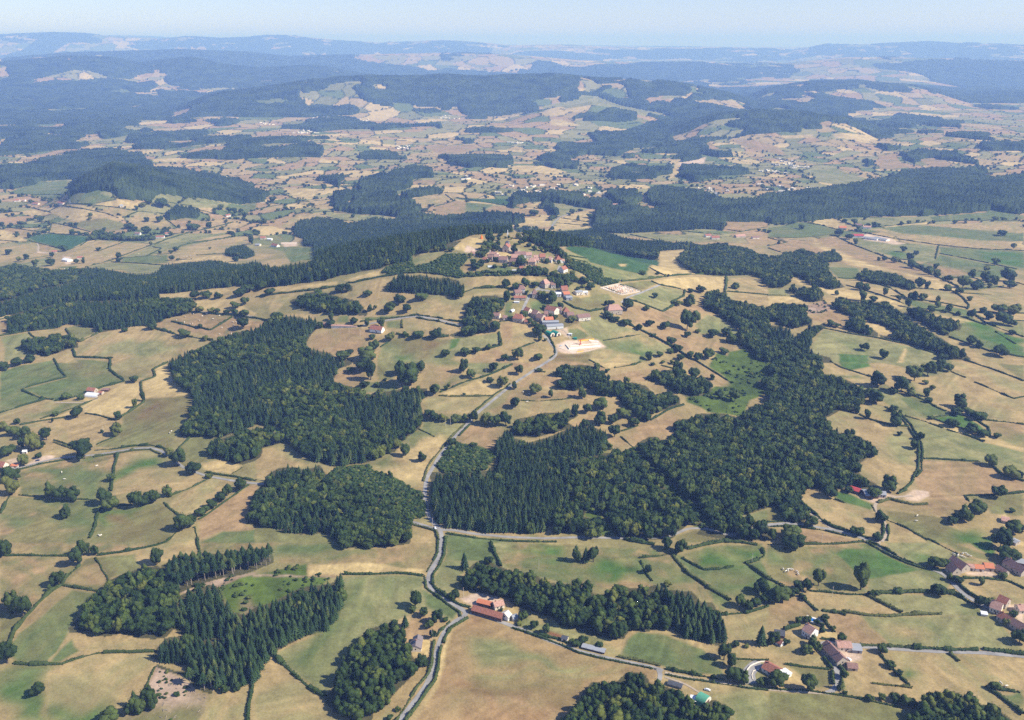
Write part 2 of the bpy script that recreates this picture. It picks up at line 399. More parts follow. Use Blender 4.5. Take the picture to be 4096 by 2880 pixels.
H 1.8 140,800 290,760
H 2 480,890 600,902
H 1.4 930,1280 1290,1330
L 220,80,190,150 450,415,110,150 350,455,90,100 280,450,100,90 830,450,140,220 1540,490,140,60 1160,475,80,50 940,510,80,60 1910,410,60,70 2080,75,160,150 2150,180,180,90 1500,240,150,60 1600,230,80,60 1900,610,100,110 1980,570,80,60 340,740,80,70 265,750,70,70 500,720,80,50 40,930,110,120 335,1020,120,90 390,950,90,90 440,1010,90,100 1015,1010,90,90 1090,1150,90,60 1170,1220,70,50 680,1240,80,80 650,1340,80,110 365,1360,140,150 70,1320,180,150 905,1440,80,60 1010,1440,70,60 1130,1460,100,80 1230,1490,120,90 1300,1500,90,70 2030,1350,100,70 2250,930,140,120 1690,380,100,60 2110,350,80,60 120,520,170,110 220,500,100,80 40,560,150,140 580,820,50,50 430,760,60,50 490,780,50,40 480,830,70,50 2200,690,70,50 2130,770,60,60 690,1390,50,40 160,940,70,50 1620,360,60,60 320,540,50,50
P 645,910,70,80
W b 1260,1640 1300,1500 1380,1480 1380,1390 1520,1420 1640,1350 1800,1410 1870,1460 2000,1500 2150,1580 2230,1640 2250,1800 1200,1800
T 2 0
F g 0,110 140,60 480,0 590,150 190,260 390,350 0,470
F g 480,0 1000,0 980,90 1120,190 870,260 490,370 210,265 600,160
F ~o 520,10 980,10 960,100 700,160 620,140
F t 1010,-20 1520,-20 1500,40 1370,90 1390,150 1260,190 1120,190 990,90
F ~o 1030,80 1360,90 1360,160 1140,180
F p 1280,200 1390,150 1400,70 1500,40 1550,150 1640,260 1730,310 1300,340
F p 980,290 1120,200 1250,200 1270,340 1210,430 1060,510 900,490 770,480 740,410
F o 1300,350 1730,320 1700,470 1620,640 1500,780 850,780 1030,680 1100,560 1090,510 1280,400
F ~n 1300,360 1640,380 1600,480 1500,560 1300,520
F t 0,500 400,370 740,380 700,420 380,520 180,580 0,580
F ~g 300,500 560,380 740,390 500,480
F t 170,600 640,515 760,490 1030,540 990,680 850,770 480,700 400,600
F p 380,535 650,460 650,505 400,545
F o 1600,780 1720,680 1990,690 1910,750 1900,850 1800,920 1640,890
F p 1800,930 1990,890 2170,950 2070,1020 1850,990
F e 170,1010 650,880 1040,830 1010,1020 980,1150 860,1250 180,1200 170,1100
F ~g 330,960 700,940 1000,980 980,1080 900,1240 700,1240 640,1120 370,1080
F t 1080,820 1380,820 1490,900 1650,960 1860,1060 1560,1200 1450,1180 1200,1180 1000,1220 1000,1060 1030,960
F ~G 1030,1000 1180,890 1400,860 1490,920 1200,1000 1080,1100 1000,1170
F t 1480,1270 1880,1070 2110,1080 1940,1220 1770,1370 1620,1380
F b 1780,1430 2230,1130 2296,1120 2340,1200 2250,1270 2220,1400 2220,1480 2320,1530 1950,1550 1780,1620
F g 1800,1640 2000,1540 2296,1520 2296,1640
F e 80,1220 410,1240 690,1260 860,1250 890,1330 860,1420 850,1500 790,1640 0,1640 0,1400 60,1260
F ~g 0,1370 180,1400 230,1450 0,1470
F ~g 500,1330 850,1260 850,1440 780,1600 660,1500
F o 900,1340 1290,1320 1430,1280 1600,1400 1570,1520 1510,1640 800,1640 870,1500
F ~G 900,1340 1290,1330 1280,1390 1000,1420 900,1530
F ~n 1000,1390 1200,1400 1180,1500 1020,1490
F t 0,650 180,690 180,740 0,760
F t 250,810 660,780 650,860 250,920
F s 240,930 330,880 430,850 490,860 470,890 330,920 260,945
F s 60,900 170,870 170,930 100,940
F p 700,320 770,330 830,370 780,375 690,345
R 3.4 0,1000 200,960 400,905 550,875 690,866 850,852 1050,820 1200,795 1350,785 1450,815 1500,850 1650,970 1850,1040 2100,1085 2296,1110 2366,1113
R 2.4 490,380 750,385 880,345
H 2.2 480,-10 530,80 595,155 450,190 300,225 185,265 290,310 390,350 480,355
H 2 0,475 200,410 400,355
H 2.6 990,-10 985,90 1050,140 1120,190 930,240 860,270
H 2.4 1510,20 1370,85 1390,150 1260,195 1275,300 1290,380 1200,440 1090,510
H 2.2 500,365 640,340 760,300
H 1.8 180,585 380,545 640,510
H 1.4 360,530 550,470 720,410 880,340
H 1.8 760,480 900,500 1030,540
H 1.6 1040,560 1020,690 870,760
H 1.8 480,720 680,780
H 1.8 480,740 660,797
H 2.2 850,812 1000,800 1200,773 1350,766 1480,795 1510,830
H 1.8 850,868 1040,840 1200,815 1350,805 1440,845
H 1.8 1600,800 1710,680
H 2.4 1055,840 1030,930 1010,1060 990,1180
H 1.8 1860,1070 1700,1150 1540,1210
H 1.8 1470,1280 1540,1350 1610,1400
H 1.6 2230,1120 2050,1250 1850,1390 1780,1430
H 1.8 170,1210 400,1235
H 1.4 700,1250 870,1255
H 1.8 1060,1310 1180,1300
H 2 910,1330 870,1400 860,1490 800,1600
H 1.8 1750,1500 1775,1620
H 1.8 1590,1540 1510,1620
H 1.8 2080,1020 2180,960
H 2 1850,1010 2050,1040 2296,1085
H 1.6 170,985 400,925 650,885
H 2 100,1200 0,1380
L 700,520,110,100 1040,680,110,110 1060,540,70,70 1210,430,50,80 1280,370,50,80 760,890,180,160 1600,950,150,150 1520,860,90,80 1740,1020,150,110 1880,1060,70,50 2160,1170,120,110 2050,1210,100,100 1980,1270,100,80 1900,1330,100,80 1810,1400,110,80 1850,1370,80,70 470,1240,120,130 550,1260,110,120 650,1265,130,120 590,1420,100,110 930,1300,130,150 1000,1345,140,120 1230,1325,120,150 1370,1280,130,110 1300,1300,110,100 1510,1230,90,100 1000,1090,80,70 1660,1520,180,150 1730,1470,90,80 1600,1525,80,60 110,1090,150,130 110,1210,130,150 215,945,90,100 80,860,150,100 350,880,60,50 300,810,130,150 220,710,110,100 420,720,100,110 130,680,110,90 40,640,90,80 200,790,60,80 370,790,80,60 165,575,50,50 505,500,60,40 475,560,25,40 590,350,90,60 1200,200,90,60 780,750,60,50 920,655,40,30 670,770,60,50 720,360,70,30 40,90,110,60 160,50,110,60 270,20,100,50
T 2 1
F b 690,160 800,80 980,110 960,230 800,240 700,200
F o 1100,-60 1330,-60 1220,180 1100,180 1080,100
F q 950,200 1280,190 1270,290 940,290
F b 1450,240 1560,50 1850,100 1880,200 1700,250 1550,250
F ~g 1560,20 1800,-20 1820,60 1620,80
F ~g 1700,240 1880,160 1900,180 1720,260
F q 1880,0 2296,-40 2296,40 2080,140 1920,120
F p 1640,315 1990,180 2160,240 2230,250 2130,318
F t 1480,370 1560,335 2120,330 1960,440 1900,490 1700,480 1520,450
F q 1480,640 1510,530 1700,550 1880,570 1760,680 1640,690
F t 1020,920 1260,820 1280,730 1400,660 1640,700 1700,720 1600,880 1520,1000 1480,1110 1430,1160 1300,1080 1150,1010 1060,980
F ~g 1270,730 1400,660 1560,690 1400,760
F ~g 1000,920 1250,830 1240,870 1060,980
F ~p 1400,860 1640,710 1700,720 1560,920 1480,1110 1300,1060
F t 0,1060 0,900 60,800 220,770 380,860 700,970 640,1030 560,950 200,970 80,1070
F ~q 240,770 700,970 560,960 300,870
F G 130,600 270,620 275,740 220,740 200,670
F o 0,1480 180,1510 400,1560 620,1550 700,1640 0,1640
F t 1400,1530 1610,1535 1620,1640 1390,1640
F g 1700,1555 2296,1610 2296,1640 1690,1640
F b 1820,680 1920,580 2200,610 2250,650 2150,760 2130,820 2000,800 1800,730
F b 2070,460 2240,380 2296,270 2296,420 2200,440 2190,490
F k 1600,960 1720,780 1950,750 2140,820 2130,900 2060,960 1900,1010
F k 640,1040 880,940 1240,1050 1520,1320 1510,1400 1300,1300 1000,1150
F t 1400,1410 1520,1390 1560,1440 1560,1475 1450,1460
W m -796,0 -796,70 -746,150 -656,260 -566,320 -576,470 -656,600 -696,680 -596,690 -296,695 -150,640 0,580 100,590 260,600 270,740 380,840 500,900 720,965 900,930 1000,920 1130,860 1250,820 1270,760 1400,660 1480,600 1500,500 1470,360 1540,330 1530,250 1280,265 1060,300 980,330 920,250 760,220 690,200 730,80 860,40 870,0 720,-20 650,-80 500,-95 430,-120 490,-220 550,-290 540,-360 350,-390 150,-380 0,-290 -116,-264 -366,-174 -496,-114
W b -396,750 -296,700 -150,640 0,620 100,610 200,680 215,750 60,790 50,860 0,900 -116,940 -246,920 -396,850
W m 0,1170 70,1110 100,1030 200,970 330,960 400,980 500,970 570,940 610,1000 640,1040 760,1090 1000,1180 1250,1310 1400,1430 1390,1560 1380,1650 1200,1670 930,1690 780,1690 680,1600 620,1550 400,1565 280,1550 180,1510 0,1490 -80,1470 -70,1400 -60,1270
W s 640,1040 720,970 880,940 1000,940 1060,1000 1140,1010 1240,1050 1300,1080 1400,1160 1470,1170 1520,1320 1510,1400 1400,1430 1250,1310 1000,1180 760,1090
W s 1620,960 1720,790 1800,740 1950,760 2000,800 2140,820 2130,900 2060,950 2080,980 1900,1010 1700,1010
R 4 2646,-5 2496,90 2336,195 2280,235 2200,300 2080,400 1990,470 1890,580 1790,680 1720,770 1640,870 1590,960 1530,1060 1520,1110 1510,1250 1540,1380 1580,1450 1660,1530 1665,1600
R 3.4 1380,1445 1600,1510 1660,1530 1750,1520 1950,1560 2296,1590 2596,1600 2896,1590 3396,1600 3700,1590 3876,1507 4046,1510 4250,1580 4500,1500 4592,1480
H 1.8 1640,322 1900,327 2130,322
H 1.8 2280,215 2130,320 1970,450
H 1.8 1870,580 1740,700 1600,870 1530,980 1500,1090
H 1.8 1920,580 1820,680
H 2 1380,1465 1500,1500 1610,1540 1640,1620
H 1.8 1710,1560 2000,1600 2296,1625
H 1 1460,620 1600,690
H 2.2 1650,290 1900,190 2080,140 2296,40
L 1600,540,120,90 1540,510,90,70 1680,550,110,70 1800,555,120,80 1870,555,80,70 1945,560,100,110 2050,580,120,110 2150,590,120,110 2240,590,110,130 1610,310,110,110 2210,240,110,110 2130,100,90,90 1860,110,100,120 1930,160,100,80 1340,860,90,120 1490,910,90,90 1210,1055,60,60 1030,180,110,180 975,240,100,60 1390,230,200,230 1330,240,160,200 1480,120,120,120 980,100,180,120 1110,300,80,50 1020,360,70,60 1300,130,120,130 2100,200,80,50 1760,770,90,80 1960,790,80,60 1870,320,40,30 1700,270,50,40 1730,240,40,40 1160,190,40,30 850,110,80,40 1090,240,70,40
P 890,1190,45,60
T 2 2
F b 0,0 350,-30 690,-10 830,75 800,110 560,60 380,90 200,60 0,60
F b 60,210 200,110 320,130 440,170 420,230 300,240 60,260
F b 0,270 350,300 600,280 740,270 720,310 400,350 0,360
F t 80,380 560,350 780,340 600,440 500,470 200,490 80,440
F b 500,580 760,480 940,420 880,480 720,540 600,620
F b 840,150 1340,60 1440,80 1200,130 1190,190 1000,190 860,170
F b 1200,200 1330,210 1400,270 1300,310 1230,240
F p 690,-40 1090,20 900,60 840,75 700,0
F b 830,640 1000,560 1050,600 860,640
F b 980,650 1240,540 1540,400 1620,500 1470,560 1440,650 1330,720 1080,780
F b 840,700 970,690 1070,800 940,810 860,740
F ~G 800,840 820,790 890,800 870,850
F t 100,690 210,700 180,740
F b 1540,0 1640,0 1900,140 1980,220 1900,260 1800,200 1680,120 1560,60
F l 1830,-60 2296,-40 2400,60 2296,160 2200,200 2290,290 2130,370 2080,520 1900,480 1750,470 1700,430 1560,380 1560,330 1700,290 1820,240 1980,240 1900,140 1760,60
F ~k 1950,150 2250,100 2290,300 2100,330 1900,330
F l 680,1300 760,1340 900,1500 930,1570 800,1570 780,1450 650,1400
F o 1450,1580 1650,1520 1800,1600 2000,1620 1500,1640
F q 2050,1400 2290,1330 2330,1450 2290,1500 2200,1460
W c -750,1000 -600,1010 -400,1010 -210,990 -130,880 -150,740 -50,620 0,640 20,700 150,740 300,700 500,620 560,600 700,590 830,640 840,740 800,850 640,870 500,1000 520,1150 560,1250 440,1300 380,1400 300,1540 100,1560 0,1550 -200,1550 -400,1520 -560,1500 -700,1440 -720,1300 -710,1150
F k 1060,800 1160,790 1260,880 1440,1080 1700,1300 1800,1450 1750,1560 1640,1500 1450,1290 1200,1000
W b 840,830 1060,835 1130,855 1230,975 1320,1085 1475,1235 1625,1350 1725,1470 1690,1490 1570,1480 1480,1560 1440,1600 1200,1614 1000,1620 930,1570 900,1500 760,1340 690,1300 640,1400 780,1450 800,1570 700,1600 600,1540 380,1560 380,1400 440,1300 560,1260 500,1000 640,870 800,850
W b 1080,800 1130,740 1230,690 1310,690 1340,730 1480,650 1420,620 1490,530 1640,530 1640,480 1900,480 2080,530 2120,420 2296,390 2296,300 2200,200 2296,130 2350,0 2500,-40 2840,-20 2760,50 2780,120 2940,150 3050,200 3160,280 3170,350 3110,430 3100,490 2950,450 2780,540 2890,650 3040,660 3150,710 3255,790 3250,850 3190,895 3060,950 3100,1010 3250,1090 3290,1140 3150,1160 2900,1160 2840,1230 2760,1160 2630,1130 2560,1230 2680,1370 2590,1490 2440,1430 2350,1310 2290,1330 2050,1400 2000,1560 1830,1560 1765,1440 1665,1315 1535,1195 1415,1100 1315,990 1215,920 1160,828
W b 1720,1480 1850,1520 2000,1560 2010,1430 2100,1400 2200,1470 2296,1500 2370,1520 2380,1614 2200,1620 1900,1614 1650,1560
W b 360,120 440,60 620,40 750,60 840,160 900,200 1000,200 1080,200 1200,230 1280,310 1400,280 1500,330 1510,400 1400,440 1250,490 1210,560 1150,560 1100,480 1000,430 950,330 850,330 730,310 740,260 640,260 560,280 440,270 370,220 500,170 400,150
W b 1190,180 1230,120 1400,90 1530,60 1540,180 1680,150 1780,160 1790,280 1700,320 1560,330 1500,300 1400,250 1330,210 1250,200
W b 0,600 40,530 150,510 300,470 450,470 580,430 590,500 500,560 560,600 500,620 200,700 100,690 0,690
L 60,130,90,90 210,300,120,100 350,340,50,90 630,345,90,110 670,480,80,90 800,440,170,110 790,580,130,120 900,570,90,90 1000,520,150,100 1090,600,110,90 920,690,110,120 880,800,80,60 1630,160,110,100 1480,130,90,130 1020,225,80,70 650,620,90,90 30,430,100,110 15,260,60,70 250,105,60,30 850,110,60,40 1800,180,60,50 1860,350,80,80 2000,370,100,110 1260,50,50,30 1350,30,40,30 1440,40,60,40
H 1.6 690,0 830,75
H 1.8 1340,50 1480,90
H 2.2 1640,0 1800,100 1980,210
H 1.2 80,365 250,370 400,360 560,340
H 2 1240,540 1400,450 1540,400
H 1.8 980,640 1130,590
H 1.4 970,690 1080,780
H 1.6 200,90 300,110
H 2 920,70 1100,40 1150,20
T 2 3
F q 610,-60 1650,-60 1650,100 1400,160 1250,100 1200,60 900,0
F G 610,-40 880,-20 920,60 740,90 660,60
F t 540,30 660,80 910,150 900,230 820,220 700,150 620,140 480,70
F ~g 640,130 740,110 760,150 680,160
F q 760,230 900,250 1050,220 1200,300 1420,380 1600,460 1700,590 1400,520 1200,490 1080,410 1000,330
F t 820,410 880,370 1050,420 1200,500 1260,580 1130,590 1000,560 900,520 810,480
F t 490,560 660,450 830,500 1000,570 1270,600 1300,720 1330,800 1350,900 1330,980 1260,1080 1150,1160 960,1100 860,1060 780,950 950,850 950,770 850,700 600,640
F ~q 1000,760 1160,660 1280,680 1330,820 1340,960 1100,900
F q 1190,490 1570,610 1950,740 2296,820 2296,1040 2200,1000 2000,940 1900,910 1400,880 1380,750 1300,600
F p 1600,560 2296,740 2296,830 1950,740 1570,605
F b 1390,900 1900,920 2040,980 2200,1060 2296,1100 2296,1180 1770,1210 1800,1270 1700,1350 1600,1430 1480,1380 1060,1330 980,1300 1090,1240 1300,1290 1440,1280 1440,1200 1330,1130 1310,1060
F o 1770,1220 2296,1200 2296,1400 2000,1380 1950,1290 1840,1260
F o 1070,1350 1480,1400 1590,1430 1640,1500 2000,1640 1450,1640 1200,1480 1080,1430
F ~G 1640,1500 1840,1510 2040,1580 2000,1640 1700,1640
F t 1100,1460 1250,1520 1430,1640 1080,1640
F t 330,1140 470,1180 590,1260 950,1330 1030,1460 1030,1560 850,1550 570,1500 400,1350 260,1210
F G 590,1170 700,1190 930,1290 930,1340 690,1280 580,1220
F b 70,1510 300,1500 900,1640 70,1640
F o 0,1300 60,1310 180,1400 150,1430 0,1440
F ~l 150,1300 280,1290 370,1400 200,1420
F l 280,960 400,960 480,1050 450,1140 350,1110 320,1030
F g 1190,340 1370,330 1640,480 1420,510 1270,430
F G 1500,520 1720,480 1880,570 1980,650 1750,610 1560,560
F ~g 1250,210 1370,230 1330,310 1250,270
F t 1400,160 1650,110 1800,170 2296,330 2296,570 1990,540 1850,470 1760,420 1780,370 1630,330 1500,230
F b 1990,560 2296,580 2296,740 2060,690 2000,680
F ~g 2080,690 2296,710 2296,760
F t 1650,-40 2296,190 2296,340 2200,350 1840,200 1650,100
F o 1900,-60 2296,-60 2296,180
F s 1220,1220 1320,1160 1430,1180 1440,1220 1340,1270 1230,1250
F s 820,1230 950,1280 1060,1230 1220,1220 1050,1205 960,1230
F p 2050,1440 2130,1380 2220,1480 2150,1500
R 3 380,1375 480,1440 550,1500 590,1525
R 4 -4,1480 150,1465 300,1475 450,1500 600,1525 800,1580 900,1620
R 3 1020,1630 1060,1570 1070,1500 1030,1430 960,1350 955,1290 1050,1240 1200,1225 1300,1220
H 2 560,10 660,70 920,150
H 2.2 820,490 930,540 1100,590 1265,595
H 2.2 1050,420 1150,480 1230,560 1290,660 1350,740 1355,880 1340,980 1290,1090 1230,1170 1160,1200
H 2.2 1180,480 1280,580 1330,670 1380,760 1385,880 1375,980 1330,1050
H 2 1200,495 1400,550 1570,610
H 2 1605,625 1800,680 1940,735
H 2 1395,885 1600,895 1900,912
H 2.6 2010,950 2100,1030 2296,1090
H 2 1200,280 1300,320 1420,370 1520,430 1600,460
H 2.6 1740,430 1860,530 2000,545 2130,555 2296,580
H 2.2 1870,545 1980,610 1995,680
H 1.8 1460,520 1700,480
H 2 1430,510 1600,570 1750,620 2000,690
H 2.4 1760,0 2000,80 2296,190
H 1.6 1640,105 1770,160
H 1.8 1850,200 2000,260 2130,320 2210,350 2296,330
H 1.6 1760,1220 2000,1215 2296,1190
H 1.6 1765,1225 1810,1270
H 1.8 1075,1440 1250,1510 1430,1620
H 2 930,1300 960,1360
H 2.2 1075,1480 1085,1560 1060,1620
H 2.2 1030,1460 1040,1550 1000,1614
H 2.4 980,1280 1090,1245 1180,1275 1300,1300 1430,1290
H 3 250,1230 400,1370 500,1450 580,1500 750,1550
H 2 750,1550 900,1600
H 1.6 0,1497 250,1490 500,1530 700,1580
H 1.6 0,1455 150,1450
H 1.8 600,1250 690,1280
L 980,240,150,130 1190,290,150,140 1130,300,90,60 1280,320,90,70 1310,190,150,140 1430,140,130,120 1520,110,110,110 1610,105,90,80 1410,220,60,40 1480,265,60,40 1410,325,70,70 1440,385,70,50 1720,430,120,110 1680,490,110,50 1800,500,100,70 1900,540,130,70 1460,530,50,30 1650,600,120,60 1820,650,120,60 1930,690,110,70 2050,700,70,40 960,390,150,120 900,340,90,80 890,535,70,90 1120,460,90,60 1140,590,120,110 1185,490,40,40 1370,720,70,70 1310,800,80,80 1180,680,50,40 1990,945,110,100 2160,1055,140,110 2260,1060,80,60 2060,1235,120,110 1850,1400,150,140 1760,1450,130,130 1900,1380,110,110 1700,1430,90,60 1640,1470,100,60 1080,1175,150,130 940,1230,140,90 540,1230,130,120 730,1190,80,60 1010,1450,120,100 800,1570,120,80 2190,1370,60,40 2100,1614,120,110 2200,1560,150,120 2270,1540,90,70 280,1440,100,90 380,1500,130,100 190,1614,200,60 35,1614,80,100 980,1614,100,50
T 1 3
F g 0,430 280,380 620,440 640,470 300,520 0,510
F p 360,370 580,340 720,400 620,440 500,410
F b 0,590 130,560 600,500 760,580 1040,700 1330,790 1400,830 1600,920 1290,900 1140,830 870,800 540,720 280,640 100,660
F ~p 400,530 620,640 760,700 1000,780 1600,900 1500,900 1290,890 1140,820 900,800 700,740 480,610
F q 620,340 1420,330 2296,350 1430,370 1010,415 740,390
F g 1440,330 1950,290 1990,260 2296,320 2296,350 1500,370
F t 900,440 1340,400 2296,370 2296,630 1900,620 1300,550
F g 1000,430 1300,400 2296,480 2296,550 1900,540 1500,500 1200,480
F q 800,580 900,540 1500,590 1500,720 1460,740 1250,720 1150,700 1000,650
F ~G 1090,640 1220,640 1240,710 1120,700
F g 1540,600 2296,640 2296,790 2230,800 2100,760 1550,660
F ~G 1900,640 2296,650 2296,790 2000,740
F g 1500,720 1540,670 2230,800 2100,880 1830,870 1600,880 1350,790 1400,740
F ~b 1450,740 1800,830 1700,870 1500,850
F p 1310,900 1600,900 1720,980 1660,990 1390,970
F t 1750,1010 2200,960 2296,980 2296,1190 1860,1180 1830,1080
F q 1700,890 2000,920 2100,960 1800,980
F p 840,1260 860,1250 1140,1360 1130,1400 1010,1390 860,1300
F b 380,1200 590,1160 770,1240 740,1280 680,1320 560,1290 400,1250
F x 330,1130 500,1080 590,1160 450,1200 360,1200
F p 200,860 700,980 1000,1040 1220,1110 1200,1160 1000,1090 760,1060 600,1050 470,980 280,930
F t 620,900 860,910 1060,960 1230,1050 1200,1100 900,990 690,950
F t 1080,970 1300,980 1700,1000 1790,1100 1770,1150 1500,1110 1230,1050
F g 1240,1060 1500,1120 1780,1160 1850,1250 1600,1190 1300,1140
F p 1400,1180 1850,1270 1750,1280 1500,1220
F g 1600,1340 1750,1280 2296,1500 2296,1590 2110,1550 1650,1410
F ~G 1780,1270 2000,1310 2296,1430 2296,1570 2100,1500 1850,1380
F q 380,1500 500,1340 1000,1430 1500,1550 1490,1640 500,1640 370,1540
F G 640,1560 900,1570 890,1640 640,1640
F p 1180,1600 1230,1510 1250,1515 1210,1640 1160,1640
F q 0,980 180,980 170,1030 0,1035
F p 0,1040 310,1050 290,1100 120,1110 0,1130
F g 530,780 800,790 860,880 700,890 630,880
F p 1860,1190 2296,1200 2296,1260 2150,1260 1950,1240
F q 1940,1270 2296,1270 2296,1400 2180,1350
F t 1400,1400 1650,1420 1850,1500 2296,1600 2296,1660 1830,1640 1600,1450
F s 850,480 1060,510 1180,560 1240,570 1150,580 860,535
F p 2150,560 2296,550 2296,620
W c -1576,440 -1556,290 -1396,270 -1196,260 -1066,290 -926,250 -1086,190 -1076,120 -896,100 -596,130 -426,180 -416,210 -196,200 0,160 294,120 450,110 820,60 930,20 1100,60 1400,100 1600,110 1900,60 2300,50 2300,310 2150,290 1980,250 1850,290 1500,310 1100,330 600,335 320,370 80,400 0,390 -366,370 -406,440 -796,450 -1096,470 -1296,480 -1496,470
W b -816,730 -766,650 -696,600 -446,575 -246,595 0,690 90,680 170,650 340,640 450,660 580,630 670,700 660,730 530,740 520,800 600,880 690,960 580,980 400,950 280,880 190,860 190,930 120,970 0,970 -46,900 -146,850 -446,860 -656,840 -736,790
W b 830,900 800,840 860,810 930,820 1080,830 1170,850 1300,930 1310,970 1260,1000 1220,970 1000,940 850,910 650,890
W b 600,1160 610,1090 690,1050 760,1100 870,1090 980,1100 1050,1090 1120,1150 1200,1180 1220,1240 1330,1280 1420,1350 1560,1420 1650,1480 1750,1540 1830,1614 1650,1614 1500,1540 1300,1480 1130,1430 1010,1420 1000,1390 1130,1400 1150,1370 1040,1310 860,1250 840,1290 990,1370 980,1410 860,1390 690,1340 690,1300 780,1240
W b 1210,1190 1290,1150 1400,1180 1500,1220 1650,1250 1740,1300 1720,1350 1610,1340 1630,1400 1550,1390 1400,1290 1250,1210
W b 0,1140 60,1100 180,1110 330,1120 340,1200 400,1250 400,1300 340,1310 240,1330 100,1300 0,1250
W m 0,1300 100,1310 180,1330 240,1420 300,1380 400,1330 520,1270 510,1320 400,1420 370,1500 420,1560 560,1590 580,1640 0,1640
W b 280,1000 330,970 420,960 480,1000 500,1080 400,1100 310,1080 190,1000 210,930
H 2.4 0,515 250,520 450,505 620,480
H 2.4 280,375 480,405 620,445 700,450
H 3 600,345 740,400 800,420
H 2.4 1000,420 1200,400 1450,375 1700,365 2296,362
H 2.6 720,450 900,480 1100,520 1300,550 1540,585
H 2.6 1540,585 1900,620 2296,635
H 3 620,510 760,580 1000,670 1100,710 1300,770 1420,830 1560,890 1690,950 1720,990
H 2.2 1540,660 1700,690 2000,750 2230,800
H 3 1530,590 1500,710
H 2.2 0,520 170,560 0,590
H 2.2 0,610 150,660
H 2.6 630,880 800,890 1000,940 1100,970 1230,1050
H 2.4 700,945 870,990 1000,1030 1150,1080 1220,1110
H 2.6 1100,1040 1400,1080 1600,1110 1780,1150
H 2.6 1400,975 1650,995 1740,1050 1800,1120 1790,1160
H 2.6 1840,1200 1950,1280 2100,1340 2296,1410
H 2.2 1330,1150 1600,1180 1830,1260 1950,1300
H 2.6 1620,1410 1800,1470 2000,1540 2296,1590
H 2.4 1000,1420 1300,1490 1600,1590
H 2.2 500,1330 750,1380 1000,1420
H 2.2 1720,990 1900,975 2110,955
H 2.2 1620,880 1830,875 2000,920
H 2.2 2230,920 2296,940
H 2.2 1860,1185 2296,1197
H 1.6 1750,1015 2000,1030
H 2 2150,1260 2296,1265
H 2 0,1035 160,1035
H 1.8 2040,1360 2220,1470
L 815,985,80,70 875,995,70,60 1045,1035,50,70 850,1090,80,100 940,1100,70,60 1350,970,80,90 1420,975,60,70 1600,990,80,50 1275,1070,60,60 1325,1080,60,70 1390,1080,70,60 1525,1100,40,60 1510,1140,60,50 1170,1080,50,50 1260,1140,60,70 1450,1180,80,50 1620,1180,60,60 1580,1190,50,30 1700,1215,60,20 1830,1240,80,80 1800,1080,60,40 1745,970,120,100 1860,980,120,80 1720,1020,70,50 1950,920,90,90 2030,945,70,80 2160,910,140,120 2165,970,110,60 1990,970,50,40 1625,910,90,60 1505,870,70,60 1440,850,90,70 1370,810,60,50 1285,790,110,70 1135,740,90,50 1045,725,50,40 995,725,40,30 1830,870,70,60 1955,820,50,50 2035,765,70,60 1500,795,60,50 1265,715,70,60 1325,680,50,50 1210,645,60,50 870,355,40,25 300,440,60,40 2100,500,80,35 2200,620,40,50 950,420,60,40 770,400,60,50 690,380,50,30 1200,405,50,30 1260,395,40,30 730,530,80,50 640,500,90,60 775,575,50,50 860,1530,90,70 1030,1605,80,90 1810,1480,90,80 1895,1510,80,60 2070,1580,130,100 1920,1190,70,50 2070,1195,120,80 2190,1195,120,80 1975,1250,90,60 2110,1300,130,110 2180,1310,90,50 2190,1385,60,40 610,1030,50,40 1560,1614,100,50 95,575,40,30 1780,365,30,20 1830,362,30,20 1890,360,30,20 2040,360,50,30 2100,360,40,25 560,1310,90,50 620,1320,60,40
T 1 2
F q 270,190 480,210 700,260 560,290 420,330 390,260 300,220
F p 160,220 240,200 310,220 200,240
F b 0,250 360,270 380,310 0,320
F p 120,340 330,330 350,380 330,420 0,420 0,400
F p 380,420 430,340 700,270 750,290 720,400 700,430 360,450
F p 720,280 900,240 1060,230 980,260 800,290
F b 1110,250 1200,210 1360,250 1240,280
F d 480,610 930,620 930,660 1100,690 1300,720 1320,740 1240,770 1200,850 1130,840 900,790 700,740 640,690 520,640
F p 960,755 1030,752 1020,775 970,775
F q 460,640 530,650 670,700 690,750 900,790 1160,850 1300,860 1390,870 1290,880 960,900 820,870 820,800 640,760 510,700
F p 1320,650 1540,630 1480,730 1560,790 1640,840 1400,860 1250,790 1330,740 1330,700
F q 1000,490 1080,480 1700,500 1700,550 1450,550 1290,540
F g 1540,460 2000,460 2010,480 1700,480
F b 1900,420 1930,370 2296,370 2296,430 2050,470 1900,440
F p 1290,900 1560,870 1910,870 1900,930 1870,1000 1740,990 1550,970 1330,940
F o 1000,930 1240,900 1300,930 1160,990 1080,960
F q 1060,1050 1330,950 1530,990 1540,1030 1430,1100 1460,1120 1350,1180 1220,1130
F s 790,970 960,930 1150,1000 1000,1030
F t 1930,890 2180,860 2296,940 2296,1020 1930,990
F t 1930,1010 2296,1040 2296,1130 2100,1100 1920,1060
F o 490,1080 860,1020 900,1060 800,1130 700,1160 560,1140
F g 160,1090 310,1070 430,1100 430,1170 170,1180
F q 600,1280 790,1220 960,1290 1150,1370 1400,1490 1420,1520 1200,1620 1100,1640 650,1560 810,1500 810,1450 700,1400
F ~t 820,1450 1000,1400 1150,1380 1300,1460 1000,1440
F ~G 1030,1500 1120,1480 1220,1530 1290,1570 1150,1560 1050,1530
F ~g 830,1470 1000,1450 1250,1600 1150,1570
F t 800,1510 1150,1570 1120,1640 600,1640 660,1560
F s 400,1480 480,1440 760,1430 850,1500 700,1540 540,1560 420,1540
F ~s -30,640 60,625 100,655 -20,670
F ~s 200,715 260,700 290,745 210,765
F ~s -120,640 -60,600 -40,650
